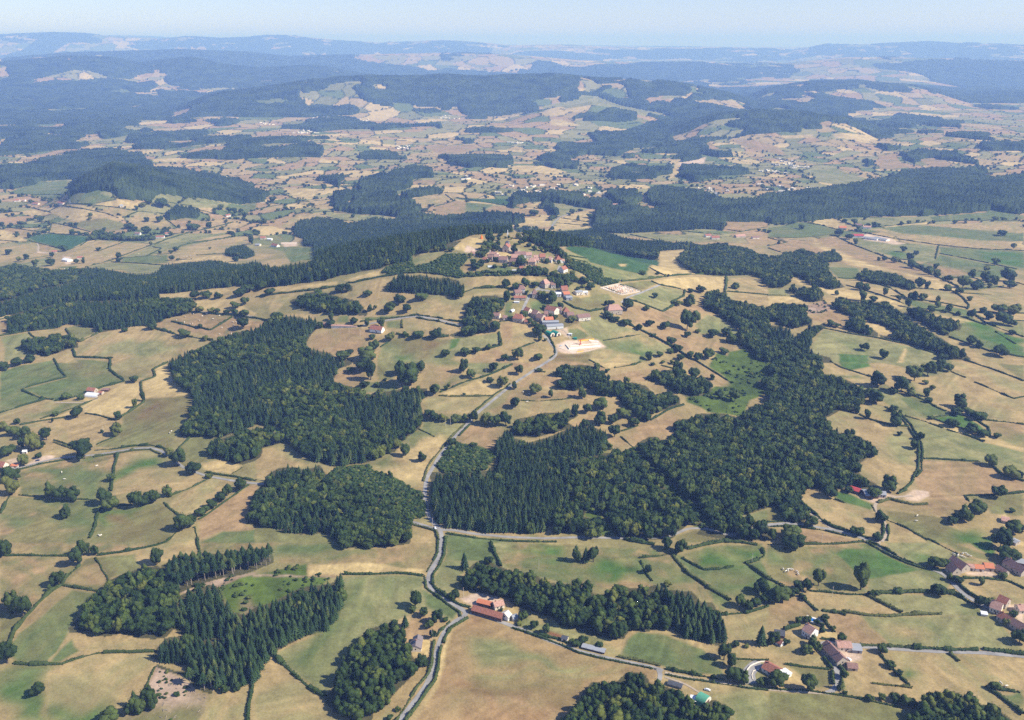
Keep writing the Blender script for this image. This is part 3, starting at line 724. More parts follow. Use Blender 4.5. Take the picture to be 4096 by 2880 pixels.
F n 340,1620 420,1560 700,1560 700,1640
F g 450,1350 590,1330 700,1400 660,1420 550,1440 530,1400
F t 0,1280 150,1290 230,1420 280,1480 360,1560 300,1640 0,1640
F b 950,1200 1100,1120 1350,1190 1470,1120 1700,1120 1730,1180 1500,1240 1480,1300 1300,1330 1060,1290
F b 1180,1340 1500,1320 1720,1370 2020,1480 1960,1600 1800,1500 1600,1550 1400,1460
F q 1640,1300 1750,1210 1850,1230 2040,1360 2050,1400 1880,1370 1700,1380
F l 1950,1540 2100,1510 2296,1600 2296,1640 1900,1640
F t 0,860 320,850 270,900 150,900 0,920
F t 540,860 640,840 680,880 560,900
F q 60,620 200,600 240,650 180,660 80,650
F b 290,770 380,750 370,810 300,820
F p 0,740 140,730 290,720 300,760 140,770 0,780
F p 540,990 690,990 700,1040 620,1060 540,1040
F n 100,1290 300,1200 540,1200 640,1250 480,1330 500,1400 300,1320
F s 400,1350 500,1320 520,1420 480,1400
W m 0,440 100,430 200,450 400,460 700,440 900,480 1000,520 1200,540 1320,540 1450,560 1600,560 1700,580 1560,620 1300,640 1310,700 1320,720 1100,690 940,660 930,620 700,610 640,600 440,600 380,590 280,560 100,500 40,460
W b 1740,1060 1760,1010 1850,990 1960,1070 2100,1100 2296,1150 2296,1640 2200,1614 2150,1560 2040,1480 2050,1350 1960,1290 1830,1210 1750,1160 1690,1100
W s 440,640 560,720 700,760 810,800 820,870 950,900 950,930 800,950 700,900 640,840 560,810 500,760 460,700
W b 40,470 200,500 330,560 440,610 480,690 470,760 420,680 350,640 240,590 130,540 30,520
W b 140,800 300,770 330,840 310,870 200,860 0,860 0,830
W b 330,880 480,840 550,850 560,920 480,980 400,980 300,920
W c 0,150 270,150 280,120 500,150 700,190 870,210 860,240 700,250 500,200 300,180 150,190 0,250
W b 270,230 350,240 420,290 420,330 370,310 330,280
W c 0,330 100,340 120,380 0,400
W b 860,110 1100,110 1170,180 1100,240 1050,260 900,200 830,160
R 5 345,450 370,390 430,330 560,290 700,260 880,240
R 4 430,770 410,820 370,870 300,930 220,980 160,1030 120,1110 90,1180
R 4 220,980 370,1000 520,1010
R 3.4 1330,940 1280,960 1160,1010 1040,1050 980,1100
R 4.2 280,1390 340,1450 400,1530 390,1580 350,1610
R 2.6 420,1340 470,1340 520,1420
H 3 980,910 1200,890 1380,868
H 3 1400,862 1600,845 1900,850 2140,850
H 2 1240,790 1330,840 1400,870
H 2.6 1250,910 1320,940 1480,970 1550,990 1540,1040 1430,1095 1460,1120 1350,1180 1200,1120 1050,1070
H 1.6 970,940 1080,960 1160,1000
H 4 1920,870 1920,950 1910,1010
H 3 800,1200 950,1270 1060,1300 1200,1370 1300,1420 1430,1490 1520,1550 1600,1610
H 3 460,1090 560,1150 700,1180 850,1150
H 2 330,1400 380,1500 385,1560 340,1600
H 2.4 440,340 700,380
H 2.4 400,385 690,412
H 2.4 1060,490 1300,540
H 2.4 1540,460 1750,480 1900,490
H 2.4 1900,440 2050,465 2296,420
H 2 1930,1000 2296,1030
H 1.2 800,950 980,1020
H 1.2 820,1440 1150,1385
H 1.6 0,1530 200,1460
H 1.8 510,680 670,705
H 1.8 500,700 680,740
H 3 550,880 700,930 820,930 960,905
L -199,579,95,109 -162,623,65,65 -122,594,51,58 17,653,51,58 -258,653,80,65 -228,660,58,51 -144,730,58,43 -214,741,43,36 -38,726,36,51 80,748,87,80 124,759,43,51 10,774,51,43 307,741,51,43 267,737,36,29 417,759,36,43 153,814,58,51 197,829,65,58 241,829,65,58 285,836,58,58 109,829,58,43 65,836,58,36 21,843,58,36 -23,843,58,29 -111,843,58,36 -162,843,58,36 -214,843,65,43 -265,843,58,36 -316,851,58,36 -375,858,65,43 -67,785,58,36 -155,792,58,29 -162,535,36,36 -122,543,43,36 -60,528,27,24 -30,524,27,28 -8,535,27,24 50,528,58,58 72,579,51,43 109,565,58,51 153,601,58,43 197,631,58,43 36,594,58,36 256,638,51,43 307,653,58,43 -294,480,36,29 -104,506,58,36 476,704,58,65 505,755,58,65 483,799,51,51 534,799,58,51 388,865,65,58 432,902,65,65 476,917,73,65 520,917,65,65 534,873,65,65 578,917,51,43 351,873,65,58 -45,1093,65,95 131,1027,43,43 263,1063,80,80 351,1107,80,95 358,1034,51,43 446,1166,58,65 285,1159,58,36 109,1232,87,58 153,1283,65,51 197,1313,65,51 538,1276,73,51 388,1247,51,43 344,1232,36,36 -16,1254,65,43 241,1393,131,95 248,1445,51,51 300,1445,36,29 -375,697,51,51 -302,675,65,36 -324,799,109,58 -272,770,80,58 -353,770,73,58 593,990,43,36 637,968,51,36
L 1280,1060,60,50 1205,1170,70,50 1490,1125,80,50 1590,1130,120,100 1700,1010,100,70 1600,1010,60,40 1570,1340,150,170 1650,1280,110,120 1240,1310,80,60 1380,1340,100,80 1145,1350,70,60 1575,1410,70,60 1665,1370,60,40 1800,1410,120,80 1910,1400,100,80 1970,1460,130,90 1430,1470,90,70 1480,1540,110,80 1590,1590,80,60 1670,1614,80,70 1760,1600,110,100 1220,1614,80,80 1510,1614,90,60 1330,1590,80,60 860,1240,110,60 920,1270,90,50 1020,1310,110,60 1270,1410,50,40 1030,1170,120,110 890,1120,70,50 240,1400,130,110 110,960,90,90 30,980,80,60 200,960,80,50 360,1110,90,110 440,1160,70,70 290,1080,80,80 540,1270,90,60 100,1240,100,70 50,1614,110,110 240,1614,100,70 640,930,100,70 700,980,90,50 1165,850,70,40 590,370,40,50 700,600,80,60 540,300,60,40 660,415,50,30 690,340,70,40 200,320,100,60 350,360,80,40 1300,850,40,20 2000,975,90,40 90,770,110,70 20,660,60,60 310,750,60,40 850,1130,50,50 1900,1560,90,60 1420,1550,70,40 1080,800,0,0
T 1 1
F t 220,420 340,320 600,290 760,350 1010,380 860,420 700,400 600,370 300,430
F q 600,290 950,310 1200,330 1300,370 1100,370 770,360 640,320
F t 1260,170 1680,130 1750,180 1620,230 1400,210
F b 1600,270 1760,190 1890,190 1880,310 1700,350 1600,300
F g 1880,200 2130,220 2000,300 1880,320
F b 2130,230 2296,240 2296,300 1980,320
F t 780,220 830,180 930,185 850,240
F g 1170,110 1400,70 1620,60 1690,90 1300,120 1280,130
F d 1740,160 2296,170 2296,230 1950,190
F b 1420,0 1610,0 1610,40 1430,40
F t 0,1060 560,990 750,960 860,950 1130,880 1240,860 1180,920 1140,970 1150,1040 1240,1060 1250,1110 1000,1110 940,1080 900,1070 700,1010 540,1000 300,1060 160,1200 640,1200 640,1250 540,1260 300,1220 140,1200 60,1060
F p 1760,620 1890,510 2050,530 2050,610 1960,640 1880,640
F s 1870,645 1895,585 1960,610 1985,640 1960,660
F t 2050,640 2296,640 2400,720 2500,700 2640,700 2640,780 2500,790 2296,760 2060,770 2000,700
F q 1380,720 1650,620 1650,650 1500,730 1390,760
F t 1820,900 1850,870 2296,860 2296,960 1980,960 1860,1000
F t 1400,1050 1800,1070 1870,1040 2240,980 2230,1030 2000,1040 1860,1180 1870,1260 1640,1230 1400,1200
F ~g 1560,1050 1800,1060 1750,1080 1560,1080
F g 720,1280 740,1220 830,1220 840,1280
F g 930,1240 1300,1210 1290,1230 1000,1260
F g 1170,1270 1300,1260 1300,1330 1170,1320
F t 1320,1260 1500,1240 1830,1330 1660,1380 1500,1360 1330,1350
F b 440,1490 500,1400 700,1330 1010,1340 1010,1450 900,1560 700,1560 520,1520
F q 1100,1640 1120,1480 1260,1420 1730,1430 2170,1370 2200,1470 1800,1560 1700,1640
F G 1730,1520 1750,1430 1830,1420 1790,1500
F ~n 1250,1430 1700,1430 1650,1560 1300,1540
F ~G 1250,1600 1400,1560 1450,1600 1350,1640
F b 2200,1290 2296,1280 2296,1440 2220,1430
F b 1920,1600 2190,1500 2230,1600 2296,1640 1900,1640
F p 140,970 740,910 720,940 220,1000
F p 800,900 1130,800 1100,860 850,910
F p 150,760 240,770 180,780
F b 1830,790 1910,730 1980,830 1870,830
F g 60,600 520,600 540,720 430,720 250,640
F o 0,490 230,500 240,550 60,540
F s 220,560 370,555 370,590 260,600
F b 0,1260 130,1280 80,1320 0,1330
F g 2240,1100 2296,1090 2296,1250 2230,1220
F p 2050,650 2296,640 2296,720 2100,740
F g 2060,760 2296,780 2296,830 2100,810
W c 350,430 400,400 520,370 620,370 700,400 850,420 1050,370 1100,370 1160,390 1300,370 1500,330 1650,350 1800,340 2000,330 2296,310 2296,470 2200,480 1950,490 1850,530 1750,560 1650,610 1450,650 1400,680 1400,740 1200,760 1130,790 1000,810 750,860 620,900 450,920 300,940 0,980 0,740 200,780 330,760 450,740 550,720 510,660 520,600 430,590 430,530 350,500 340,460
W b -2296,780 -2256,770 -2116,760 -2046,790 -1756,810 -1556,790 -1600,900 -2000,1000 -2296,1100
W c -1556,790 -1396,790 -1196,830 -1136,840 -1056,850 -886,830 -846,770 -736,750 -396,720 -266,740 -156,770 0,730 0,960 -196,950 -216,960 -346,970 -536,990 -696,1010 -866,1020 -956,1040 -836,1070 -1200,1080 -1600,1080 -2296,1230 -2296,1100 -2000,1000 -1600,900
W m -836,1070 -796,1050 -596,1060 -536,1110 -556,1150 -596,1200 -796,1240 -896,1290 -896,1330 -996,1310 -1096,1310 -1296,1350 -1396,1370 -1466,1330 -1576,1300 -1696,1290 -1796,1330 -1996,1350 -2236,1390 -2226,1250 -2196,1200 -2296,1230 -1600,1080 -1200,1080
W c 1140,970 1180,920 1260,880 1300,840 1370,870 1480,850 1600,880 1720,880 1820,900 1850,960 1850,1050 1800,1060 1700,1040 1500,1020 1400,1010 1280,1010 1180,1000
W b 300,1080 380,1050 480,1010 540,1000 640,1020 780,1060 860,1070 940,1120 1000,1180 990,1220 850,1210 650,1200 500,1180 400,1150 310,1110
W b 1860,1190 1950,1060 2020,1040 2150,1030 2230,1080 2220,1150 2120,1230 2100,1340 2000,1380 1900,1410 1800,1420 1730,1390 1860,1340 1880,1270
W s 1130,830 1150,790 1280,740 1400,720 1420,770 1560,740 1700,660 1880,660 1900,700 1820,790 1870,840 2000,820 2120,820 2296,830 2296,860 1860,870 1800,880 1640,850 1480,830 1300,840 1200,850
W b 690,1010 740,940 860,950 870,990 780,1020
W b 1370,650 1500,600 1750,560 1850,540 1780,600 1700,640 1500,650 1430,690
R 3.4 960,1300 1200,1255 1440,1220 1600,1245 1840,1305
H 3.4 0,1050 200,1020 500,990 750,950
H 4 830,920 880,920 1100,870 1250,850
H 3.4 1860,1010 1960,970 2200,960 2296,980
H 2.4 1440,1210 1600,1230 1800,1270 1900,1280
H 2 1440,1235 1640,1270 1830,1320
H 2 940,1270 1200,1240 1430,1215
H 2 0,1240 130,1270
H 2 1310,1260 1310,1330
H 3.4 1260,1380 1400,1410 1560,1415 1730,1400
H 3 2180,1370 2200,1480 2050,1520 1850,1560
H 2 1120,1500 1210,1440
H 2.4 2190,1270 2296,1260
H 2.4 670,1330 950,1310
H 2.4 630,330 760,360 1010,380
H 2.4 440,300 600,280 960,310
H 2.4 0,260 300,210 700,170
H 2.4 200,110 300,150 390,185
H 2.4 60,30 250,80
H 2.4 1600,240 1780,190 1700,130
H 2.4 1750,150 2000,190 2296,240
L 870,335,40,30 620,310,40,30 1000,1045,80,60 1490,1080,130,70 1300,1110,130,90 1190,1190,120,100 1350,1190,90,80 1020,1180,60,60 1070,1160,40,40 670,1260,60,70 680,1310,90,60 880,1290,90,60 1130,1320,80,90 1000,1310,50,70 580,1330,60,60 1200,1440,90,80 1045,1430,60,50 1460,1420,120,80 1610,1420,110,100 1340,1410,80,40 1700,1590,90,80 1060,1540,100,110 1000,1614,190,120 780,1614,140,80 840,1560,80,40 1880,1570,110,60 1970,1550,90,60 2080,1520,80,40 2150,1360,110,110 2240,970,80,80 2250,1080,70,90 2190,1490,40,70 2230,1614,70,60 190,1250,120,60 60,980,110,50 130,1030,110,50 470,240,40,30 615,90,40,50 880,100,30,50 150,200,70,50 2170,90,40,30 930,260,40,60 2080,630,110,90 2160,640,60,60 2040,690,80,50 2130,610,50,40 1750,640,60,40 200,1200,0,0
C 1845,1070,50,150 2040,50,20,30
T 1 0
F g 100,100 330,30 600,0 640,90 630,120 300,130 120,120
F g 620,140 1040,170 1030,200 800,220 640,210
F b 440,190 600,150 600,190
F p 820,220 1290,200 1200,260 950,240
F p 150,290 300,260 460,290 310,330
F p 320,240 560,230 940,300 700,370 550,340 450,290
F o 700,380 930,340 1120,390 1110,450 800,460 640,400
F t 440,460 470,390 640,420 790,460 780,500 500,480
F d 260,510 400,480 780,510 790,540 600,630 500,610 330,560
F b 0,420 380,470 240,520 0,430
F p 0,440 250,540 240,560 0,540
F t 600,640 800,550 900,540 1340,570 1340,600 1100,680 1000,700 780,690
F q 1370,600 1650,520 2080,460 2060,480 1650,560 1600,590 1350,680 1100,690
F g 1100,700 1500,670 1510,740 1400,750 1090,740
F q 770,780 980,740 1460,760 1400,830 1220,850 1100,810 960,800
F p 1530,740 1700,700 2020,670 2130,750 2030,740 1900,710 1500,750
F t 1570,660 1640,600 1900,540 2200,540 2230,590 2020,620 2010,660 1760,680
F b 1500,370 1650,340 1850,370 1850,410 1700,430 1560,410
F t 1130,370 1240,290 1470,320 1500,370 1560,440 1360,440 1230,440
F q 1700,200 2050,200 2040,260 1750,250
F g 2050,205 2296,200 2296,270 2030,250
F t 890,270 1000,240 1240,290 1100,330 960,300
F b 350,560 500,600 470,640 350,640
F t 0,600 330,560 340,640 440,660 240,700 0,690
F q 100,770 440,690 480,770 300,790
F g 500,780 700,770 640,810
F p 1420,1020 1700,1000 1690,1050 1500,1060 1440,1050
F p 1820,990 2000,970 2060,990 1980,1030 1850,1010
F p 1760,1080 2100,1060 2200,1150 2296,1200 2296,1240 1900,1180 1740,1150
F b 1400,1290 1720,1195 2170,1240 2130,1340 2000,1430 1850,1400 1700,1360 1420,1320
F b 2180,1240 2296,1270 2296,1370 2140,1330
F ~g 2040,1370 2130,1340 2060,1400
F t 680,1510 860,1380 1080,1330 1240,1310 1600,1390 1900,1440 1800,1490 1530,1640 1010,1640 690,1590
F ~q 900,1480 1500,1420 1700,1480 1300,1600 800,1580
F o 590,1330 700,1300 800,1320 860,1370 700,1440 640,1400
F t 280,1370 500,1330 600,1380 480,1390 330,1410
F q 0,1410 250,1370 330,1430 230,1440 160,1500 280,1550 360,1600 250,1590 130,1600 40,1640 40,1500
F t 480,1590 650,1520 660,1590 700,1640 470,1640
F p 0,1220 100,1200 80,1230 0,1250
F b 0,1260 60,1260 40,1380 0,1390
F s 560,680 640,690 640,750 590,760
F s 340,590 350,640 460,655 450,660 330,650
W b 160,1500 230,1430 330,1410 420,1420 480,1390 650,1400 700,1470 700,1500 600,1520 400,1590 280,1550 170,1510
W c 1480,330 1560,280 1700,275 1780,300 1780,340 1650,340 1520,360
W b 790,500 850,450 920,450 1000,480 1180,510 1390,500 1390,540 1200,550 1000,540 880,530 800,545
W c 2020,620 2100,590 2190,580 2280,640 2280,680 2200,710 2100,690 2030,680
H 2.4 70,100 120,125 340,130 560,130
H 2.4 630,210 820,215 1040,175
H 2.4 640,210 1000,240 1240,280 1480,300
H 2.4 560,230 760,260 960,300 1060,340
H 2.4 280,250 460,290
H 2.4 260,360 470,380 640,420 810,465
H 2.4 0,415 240,450 400,470 500,485 790,500
H 2.4 0,540 240,560 260,545 400,580 520,610
H 2.4 590,635 720,590 790,545
H 2 150,430 220,380
H 2 440,470 460,400
H 2.2 80,770 250,710 440,680
H 2.4 770,780 1000,720 1200,640 1350,590
H 2.2 1370,600 1450,615 1320,680
H 2.2 1090,700 1300,685 1530,660
H 2.2 1000,735 1200,745 1460,765
H 4 1560,640 1620,590 1700,570 1900,540 2080,510
H 4 1380,580 1500,530 1700,470 1900,430 2090,380
H 2.4 1500,200 1700,230 1800,270 1960,310
H 2.4 1490,350 1590,430
H 3 1240,280 1100,340
H 2.2 880,640 960,610 1130,550
H 2.2 1760,675 2020,660
H 2 1580,715 1720,710
H 2.6 1720,1185 1900,1200 2100,1212 2296,1240
H 2.4 1540,1270 1700,1310 1890,1345 2080,1230
H 3 1400,1330 1600,1390 1900,1440
H 3 655,1520 680,1590 1010,1600
H 2.4 0,1400 250,1350 500,1330
H 2.2 260,1370 330,1430
H 3.4 590,1340 660,1420 720,1450 880,1370
H 2 0,1250 80,1230
R 3.6 1720,1178 1900,1192 2100,1204 2296,1230
R 3.6 600,150 630,205 640,220
R 3 330,560 350,600 340,640 440,655
L 365,375,50,40 455,405,40,40 20,410,40,30 195,440,40,35 265,520,40,40 650,490,60,40 705,495,40,35 410,475,40,25 155,510,40,30 85,670,60,50 170,730,40,40 245,710,60,40 320,780,60,60 460,770,70,60 560,640,80,50 470,695,40,50 885,635,50,30 1065,705,50,50 1070,735,70,30 1435,380,60,60 1320,375,50,40 1165,440,90,50 1315,480,90,60 1740,450,110,60 1985,260,60,40 2050,290,40,40 2100,300,60,50 2160,290,50,35 2200,350,50,60 1880,430,60,50 1700,385,30,20 1440,660,40,25 1535,660,40,35 1575,640,50,40 1540,720,50,45 1600,720,35,20 1355,590,30,40 1450,240,110,80 1230,270,40,40 1280,245,60,40 1340,220,80,50 505,250,40,35 1885,620,30,20 690,750,40,40 750,750,30,50 2260,580,50,80 2110,730,80,40 1120,1360,60,30 1790,1330,40,40 2190,1330,110,100 1360,1340,90,60 1650,1410,120,60 1840,1440,60,50 2200,1120,80,70 2110,1150,90,60 1900,1190,80,40 1800,1180,90,40 1950,1190,50,40 2040,1200,60,40 2100,1200,70,40 2200,1220,110,50 1850,1060,110,60 1960,1060,90,50 1750,1070,90,80 2150,1040,120,80 2240,1000,110,70 30,1614,0,0
'''
# ------------------------------------------------------------------ parse the survey
TR = {}
items = []
sx = sy = 0; s = .25
for ln in DATA.split('\n'):
    p = ln.split()
    if not p: continue
    if p[0] == 'T': sy, sx, s = int(p[1]) * 403.5, int(p[2]) * 574.0, .25; continue
    if p[0] == 'Z': sx, sy, s = int(p[1]) * 1148.0, 56.0, .5; continue
    if p[0] in 'LCP': 
        for q in p[1:]:
            a = [float(v) for v in q.split(',')]
            if a[2] > 0: items.append((p[0], None, np.array([[sx + a[0] * s, sy + a[1] * s]]), a[2] * s, a[3] * s))
        continue
    P = np.array([[float(v) for v in q.split(',')] for q in p[2:]]); P = P * s + [sx, sy]
    if p[0] in 'RH':      # resample in photo space so that long lines follow the relief
        Q = [P[0]]
        for a, b in zip(P[:-1], P[1:]):
            n = max(1, int(np.hypot(*(b - a)) / 9))
            for k in range(1, n + 1): Q.append(a + (b - a) * k / n)
        P = np.array(Q)
    items.append((p[0], p[1], P, 0, 0))
allp = np.concatenate([i[2] for i in items]); gx, gy = ground(allp[:, 0], allp[:, 1])
wpos = []; k = 0
for i in items: n = len(i[2]); wpos.append(np.stack([gx[k:k + n], gy[k:k + n]], 1)); k += n
def inpoly(x, y, P):
    c = np.zeros(x.shape, bool); n = len(P); j = n - 1
    for i in range(n):
        xi, yi = P[i]; xj, yj = P[j]
        if yi != yj:
            m = ((yi > y) != (yj > y)) & (x < (xj - xi) * (y - yi) / (yj - yi) + xi); c ^= m
        j = i
    return c
def edist(x, y, P):
    d = np.full(x.shape, 1e9); j = len(P) - 1
    for i in range(len(P)):
        ax, ay = P[j]; bx, by = P[i]; l = (bx - ax) ** 2 + (by - ay) ** 2 + 1e-9
        t = np.clip(((x - ax) * (bx - ax) + (y - ay) * (by - ay)) / l, 0, 1)
        d = np.minimum(d, (x - ax - t * (bx - ax)) ** 2 + (y - ay - t * (by - ay)) ** 2); j = i
    return np.sqrt(d)
def in_frame(x, y, z, m=10):
    X, Y = project(x, y, z); return (X > -m) & (X < 2296 + m) & (Y > -m) & (Y < 1614 + m)

# ------------------------------------------------------------------ materials
def mat(name, col, rough=.8, spec=.2):
    m = bpy.data.materials.new(name); m.use_nodes = True; b = m.node_tree.nodes['Principled BSDF']
    b.inputs['Base Color'].default_value = (*col, 1); b.inputs['Roughness'].default_value = rough; b.inputs['Specular IOR Level'].default_value = spec
    return m
def _n(): pass
def noisy(m, scale, amt, col2=None, detail=4, bump=0, coords='Object'):
    t = m.node_tree; b = t.nodes['Principled BSDF']; c = b.inputs['Base Color'].default_value[:]
    tc = t.nodes.new('ShaderNodeTexCoord'); n = t.nodes.new('ShaderNodeTexNoise'); n.inputs['Scale'].default_value = scale; n.inputs['Detail'].default_value = detail
    t.links.new(tc.outputs[coords], n.inputs['Vector'])
    r = t.nodes.new('ShaderNodeValToRGB'); r.color_ramp.elements[0].position = .3; r.color_ramp.elements[1].position = .7
    c2 = (*col2, 1) if col2 else tuple(min(1, v * (1 + amt)) for v in c[:3]) + (1,)
    r.color_ramp.elements[0].color = tuple(v * (1 - amt) for v in c[:3]) + (1,); r.color_ramp.elements[1].color = c2
    t.links.new(n.outputs[0], r.inputs[0]); t.links.new(r.outputs[0], b.inputs['Base Color'])
    if bump:
        bp = t.nodes.new('ShaderNodeBump'); bp.inputs['Strength'].default_value = bump; bp.inputs['Distance'].default_value = .3
        t.links.new(n.outputs[0], bp.inputs['Height']); t.links.new(bp.outputs[0], b.inputs['Normal'])
    return m
def foliage(name, ca, cb, cc):
    m = mat(name, ca, .75, .12); t = m.node_tree; b = t.nodes['Principled BSDF']
    oi = t.nodes.new('ShaderNodeObjectInfo'); r = t.nodes.new('ShaderNodeValToRGB')
    r.color_ramp.elements[0].color = (*ca, 1); r.color_ramp.elements[1].color = (*cc, 1); e = r.color_ramp.elements.new(.5); e.color = (*cb, 1); e = r.color_ramp.elements.new(.88); e.color = (*cc, 1); r.color_ramp.elements[3].color = (cc[0] * 1.75, cc[1] * 1.35, cc[2] * 1.3, 1)
    t.links.new(oi.outputs['Random'], r.inputs[0])
    tc = t.nodes.new('ShaderNodeTexCoord'); n = t.nodes.new('ShaderNodeTexNoise'); n.inputs['Scale'].default_value = 2.2; n.inputs['Detail'].default_value = 3
    t.links.new(tc.outputs['Object'], n.inputs['Vector'])
    mr = t.nodes.new('ShaderNodeMapRange'); mr.inputs['From Min'].default_value = .3; mr.inputs['From Max'].default_value = .7; mr.inputs['To Min'].default_value = .6; mr.inputs['To Max'].default_value = 1.45
    t.links.new(n.outputs[0], mr.inputs[0])
    mx = t.nodes.new('ShaderNodeVectorMath'); mx.operation = 'SCALE'; t.links.new(r.outputs[0], mx.inputs[0]); t.links.new(mr.outputs[0], mx.inputs['Scale'])
    t.links.new(mx.outputs[0], b.inputs['Base Color'])
    return m
M = {}
M['broad'] = foliage('broadleaf_foliage', (.020, .039, .010), (.032, .057, .012), (.066, .092, .018))
M['field'] = foliage('field_tree_foliage', (.024, .044, .012), (.038, .062, .015), (.068, .094, .021))
M['conif'] = foliage('conifer_foliage', (.019, .041, .016), (.032, .064, .022), (.054, .088, .026))
M['scrub'] = foliage('scrub_foliage', (.022, .046, .012), (.038, .068, .015), (.070, .098, .024))
M['purple'] = foliage('purple_foliage', (.05, .018, .015), (.055, .02, .015), (.06, .025, .015))
M['hedge'] = foliage('hedge_foliage', (.030, .054, .015), (.042, .068, .018), (.058, .080, .024))
M['bark'] = noisy(mat('bark', (.12, .095, .07), .9), 6, .4)
M['palebark'] = noisy(mat('pale_bark', (.32, .27, .21), .9), 6, .3)
# ------------------------------------------------------------------ ground sheet
PAL = {'t': (.345, .260, .142), 'b': (.318, .220, .130), 'p': (.465, .358, .190), 'q': (.240, .228, .115), 'o': (.180, .180, .082), 'n': (.165, .120, .062),
       'g': (.115, .150, .062), 'G': (.072, .140, .036), 'l': (.098, .145, .032), 'k': (.045, .072, .022), 'd': (.045, .100, .045),
       's': (.560, .430, .330), 'x': (.260, .185, .130), 'r': (.220, .100, .060), 'w': (.290, .205, .110), 'e': (.200, .180, .085), 'm': (.265, .205, .110)}
for k_, v_ in list(PAL.items()): PAL[k_] = (v_[0] * 1.03, v_[1] * 1.0, v_[2] * (.84 if k_ not in 'sx' else .95))
UW = .68; NX = 1120
ys = [330.0]
while ys[-1] < 52000:
    y = ys[-1]; ys.append(y + min(max(1.5, .75 * y * y / (H * 886)), .0042 * y))
ys = np.array(ys); us = np.linspace(-UW, UW, NX)
GY = np.repeat(ys[:, None], NX, 1); GX = us[None, :] * (GY * CP + H * SP)
gxf, gyf = GX.ravel(), GY.ravel()
GZ = height(gxf, gyf)
NR = len(ys)
# far patchwork (also the weak tone changes near)
def voronoi(x, y, cell, seed):
    T = np.random.default_rng(seed).random((3, 128, 128))
    wx = x + (vnoise(x, y, cell * 1.3, seed) - .5) * cell * .9; wy = y * .8 + (vnoise(x, y, cell * 1.3, seed + 50) - .5) * cell * .9
    iu = np.floor(wx / cell).astype(int); iv = np.floor(wy / cell).astype(int)
    f1 = np.full(x.shape, 1e9); f2 = f1.copy(); idv = np.zeros(x.shape)
    for a in (-1, 0, 1):
        for b in (-1, 0, 1):
            cu, cv = (iu + a), (iv + b); px = (cu + .1 + .8 * T[0, cu % 128, cv % 128]) * cell; py = (cv + .1 + .8 * T[1, cu % 128, cv % 128]) * cell
            d = np.hypot(wx - px, wy - py); n = d < f1
            f2 = np.where(n, f1, np.minimum(f2, d)); idv = np.where(n, T[2, cu % 128, cv % 128], idv); f1 = np.where(n, d, f1)
    return f1, f2, idv
rr = np.hypot(gxf, gyf)
far = sstep(2100, 2500, gyf)
ci = np.zeros((len(gxf), 3)); edge = np.zeros(len(gxf))
keys = [('p', .12), ('b', .34), ('t', .56), ('q', .76), ('o', .84), ('g', 1.01)]
def pick(v):
    out = np.zeros((len(v), 3)); lo = 0
    for kk, hi in keys: m = (v >= lo) & (v < hi); out[m] = PAL[kk]; lo = hi
    return out
for zone, cell, seed, m in ((0, 90, 11, gyf < 5200), (1, 170, 12, (gyf >= 5200) & (gyf < 11000)), (2, 300, 13, gyf >= 11000)):
    f1, f2, idv = voronoi(gxf[m], gyf[m], cell, seed); ci[m] = pick(idv) * np.array([1.10, 1.08, 1.12])
    wd = 3.0 + gyf[m] * .0009
    edge[m] = (1 - sstep(wd * .7, wd * 1.3, f2 - f1)) * (vnoise(gxf[m], gyf[m], 60, 21) > .30)
near_c = np.array(PAL['t'])[None] * (1 - .45 * sstep(.45, .75, vnoise(gxf, gyf, 120, 5))[:, None]) + np.array(PAL['g'])[None] * .45 * sstep(.45, .75, vnoise(gxf, gyf, 120, 5))[:, None]
C = near_c * (1 - far[:, None]) + ci * far[:, None]
hedgec = np.array((.030, .048, .016))
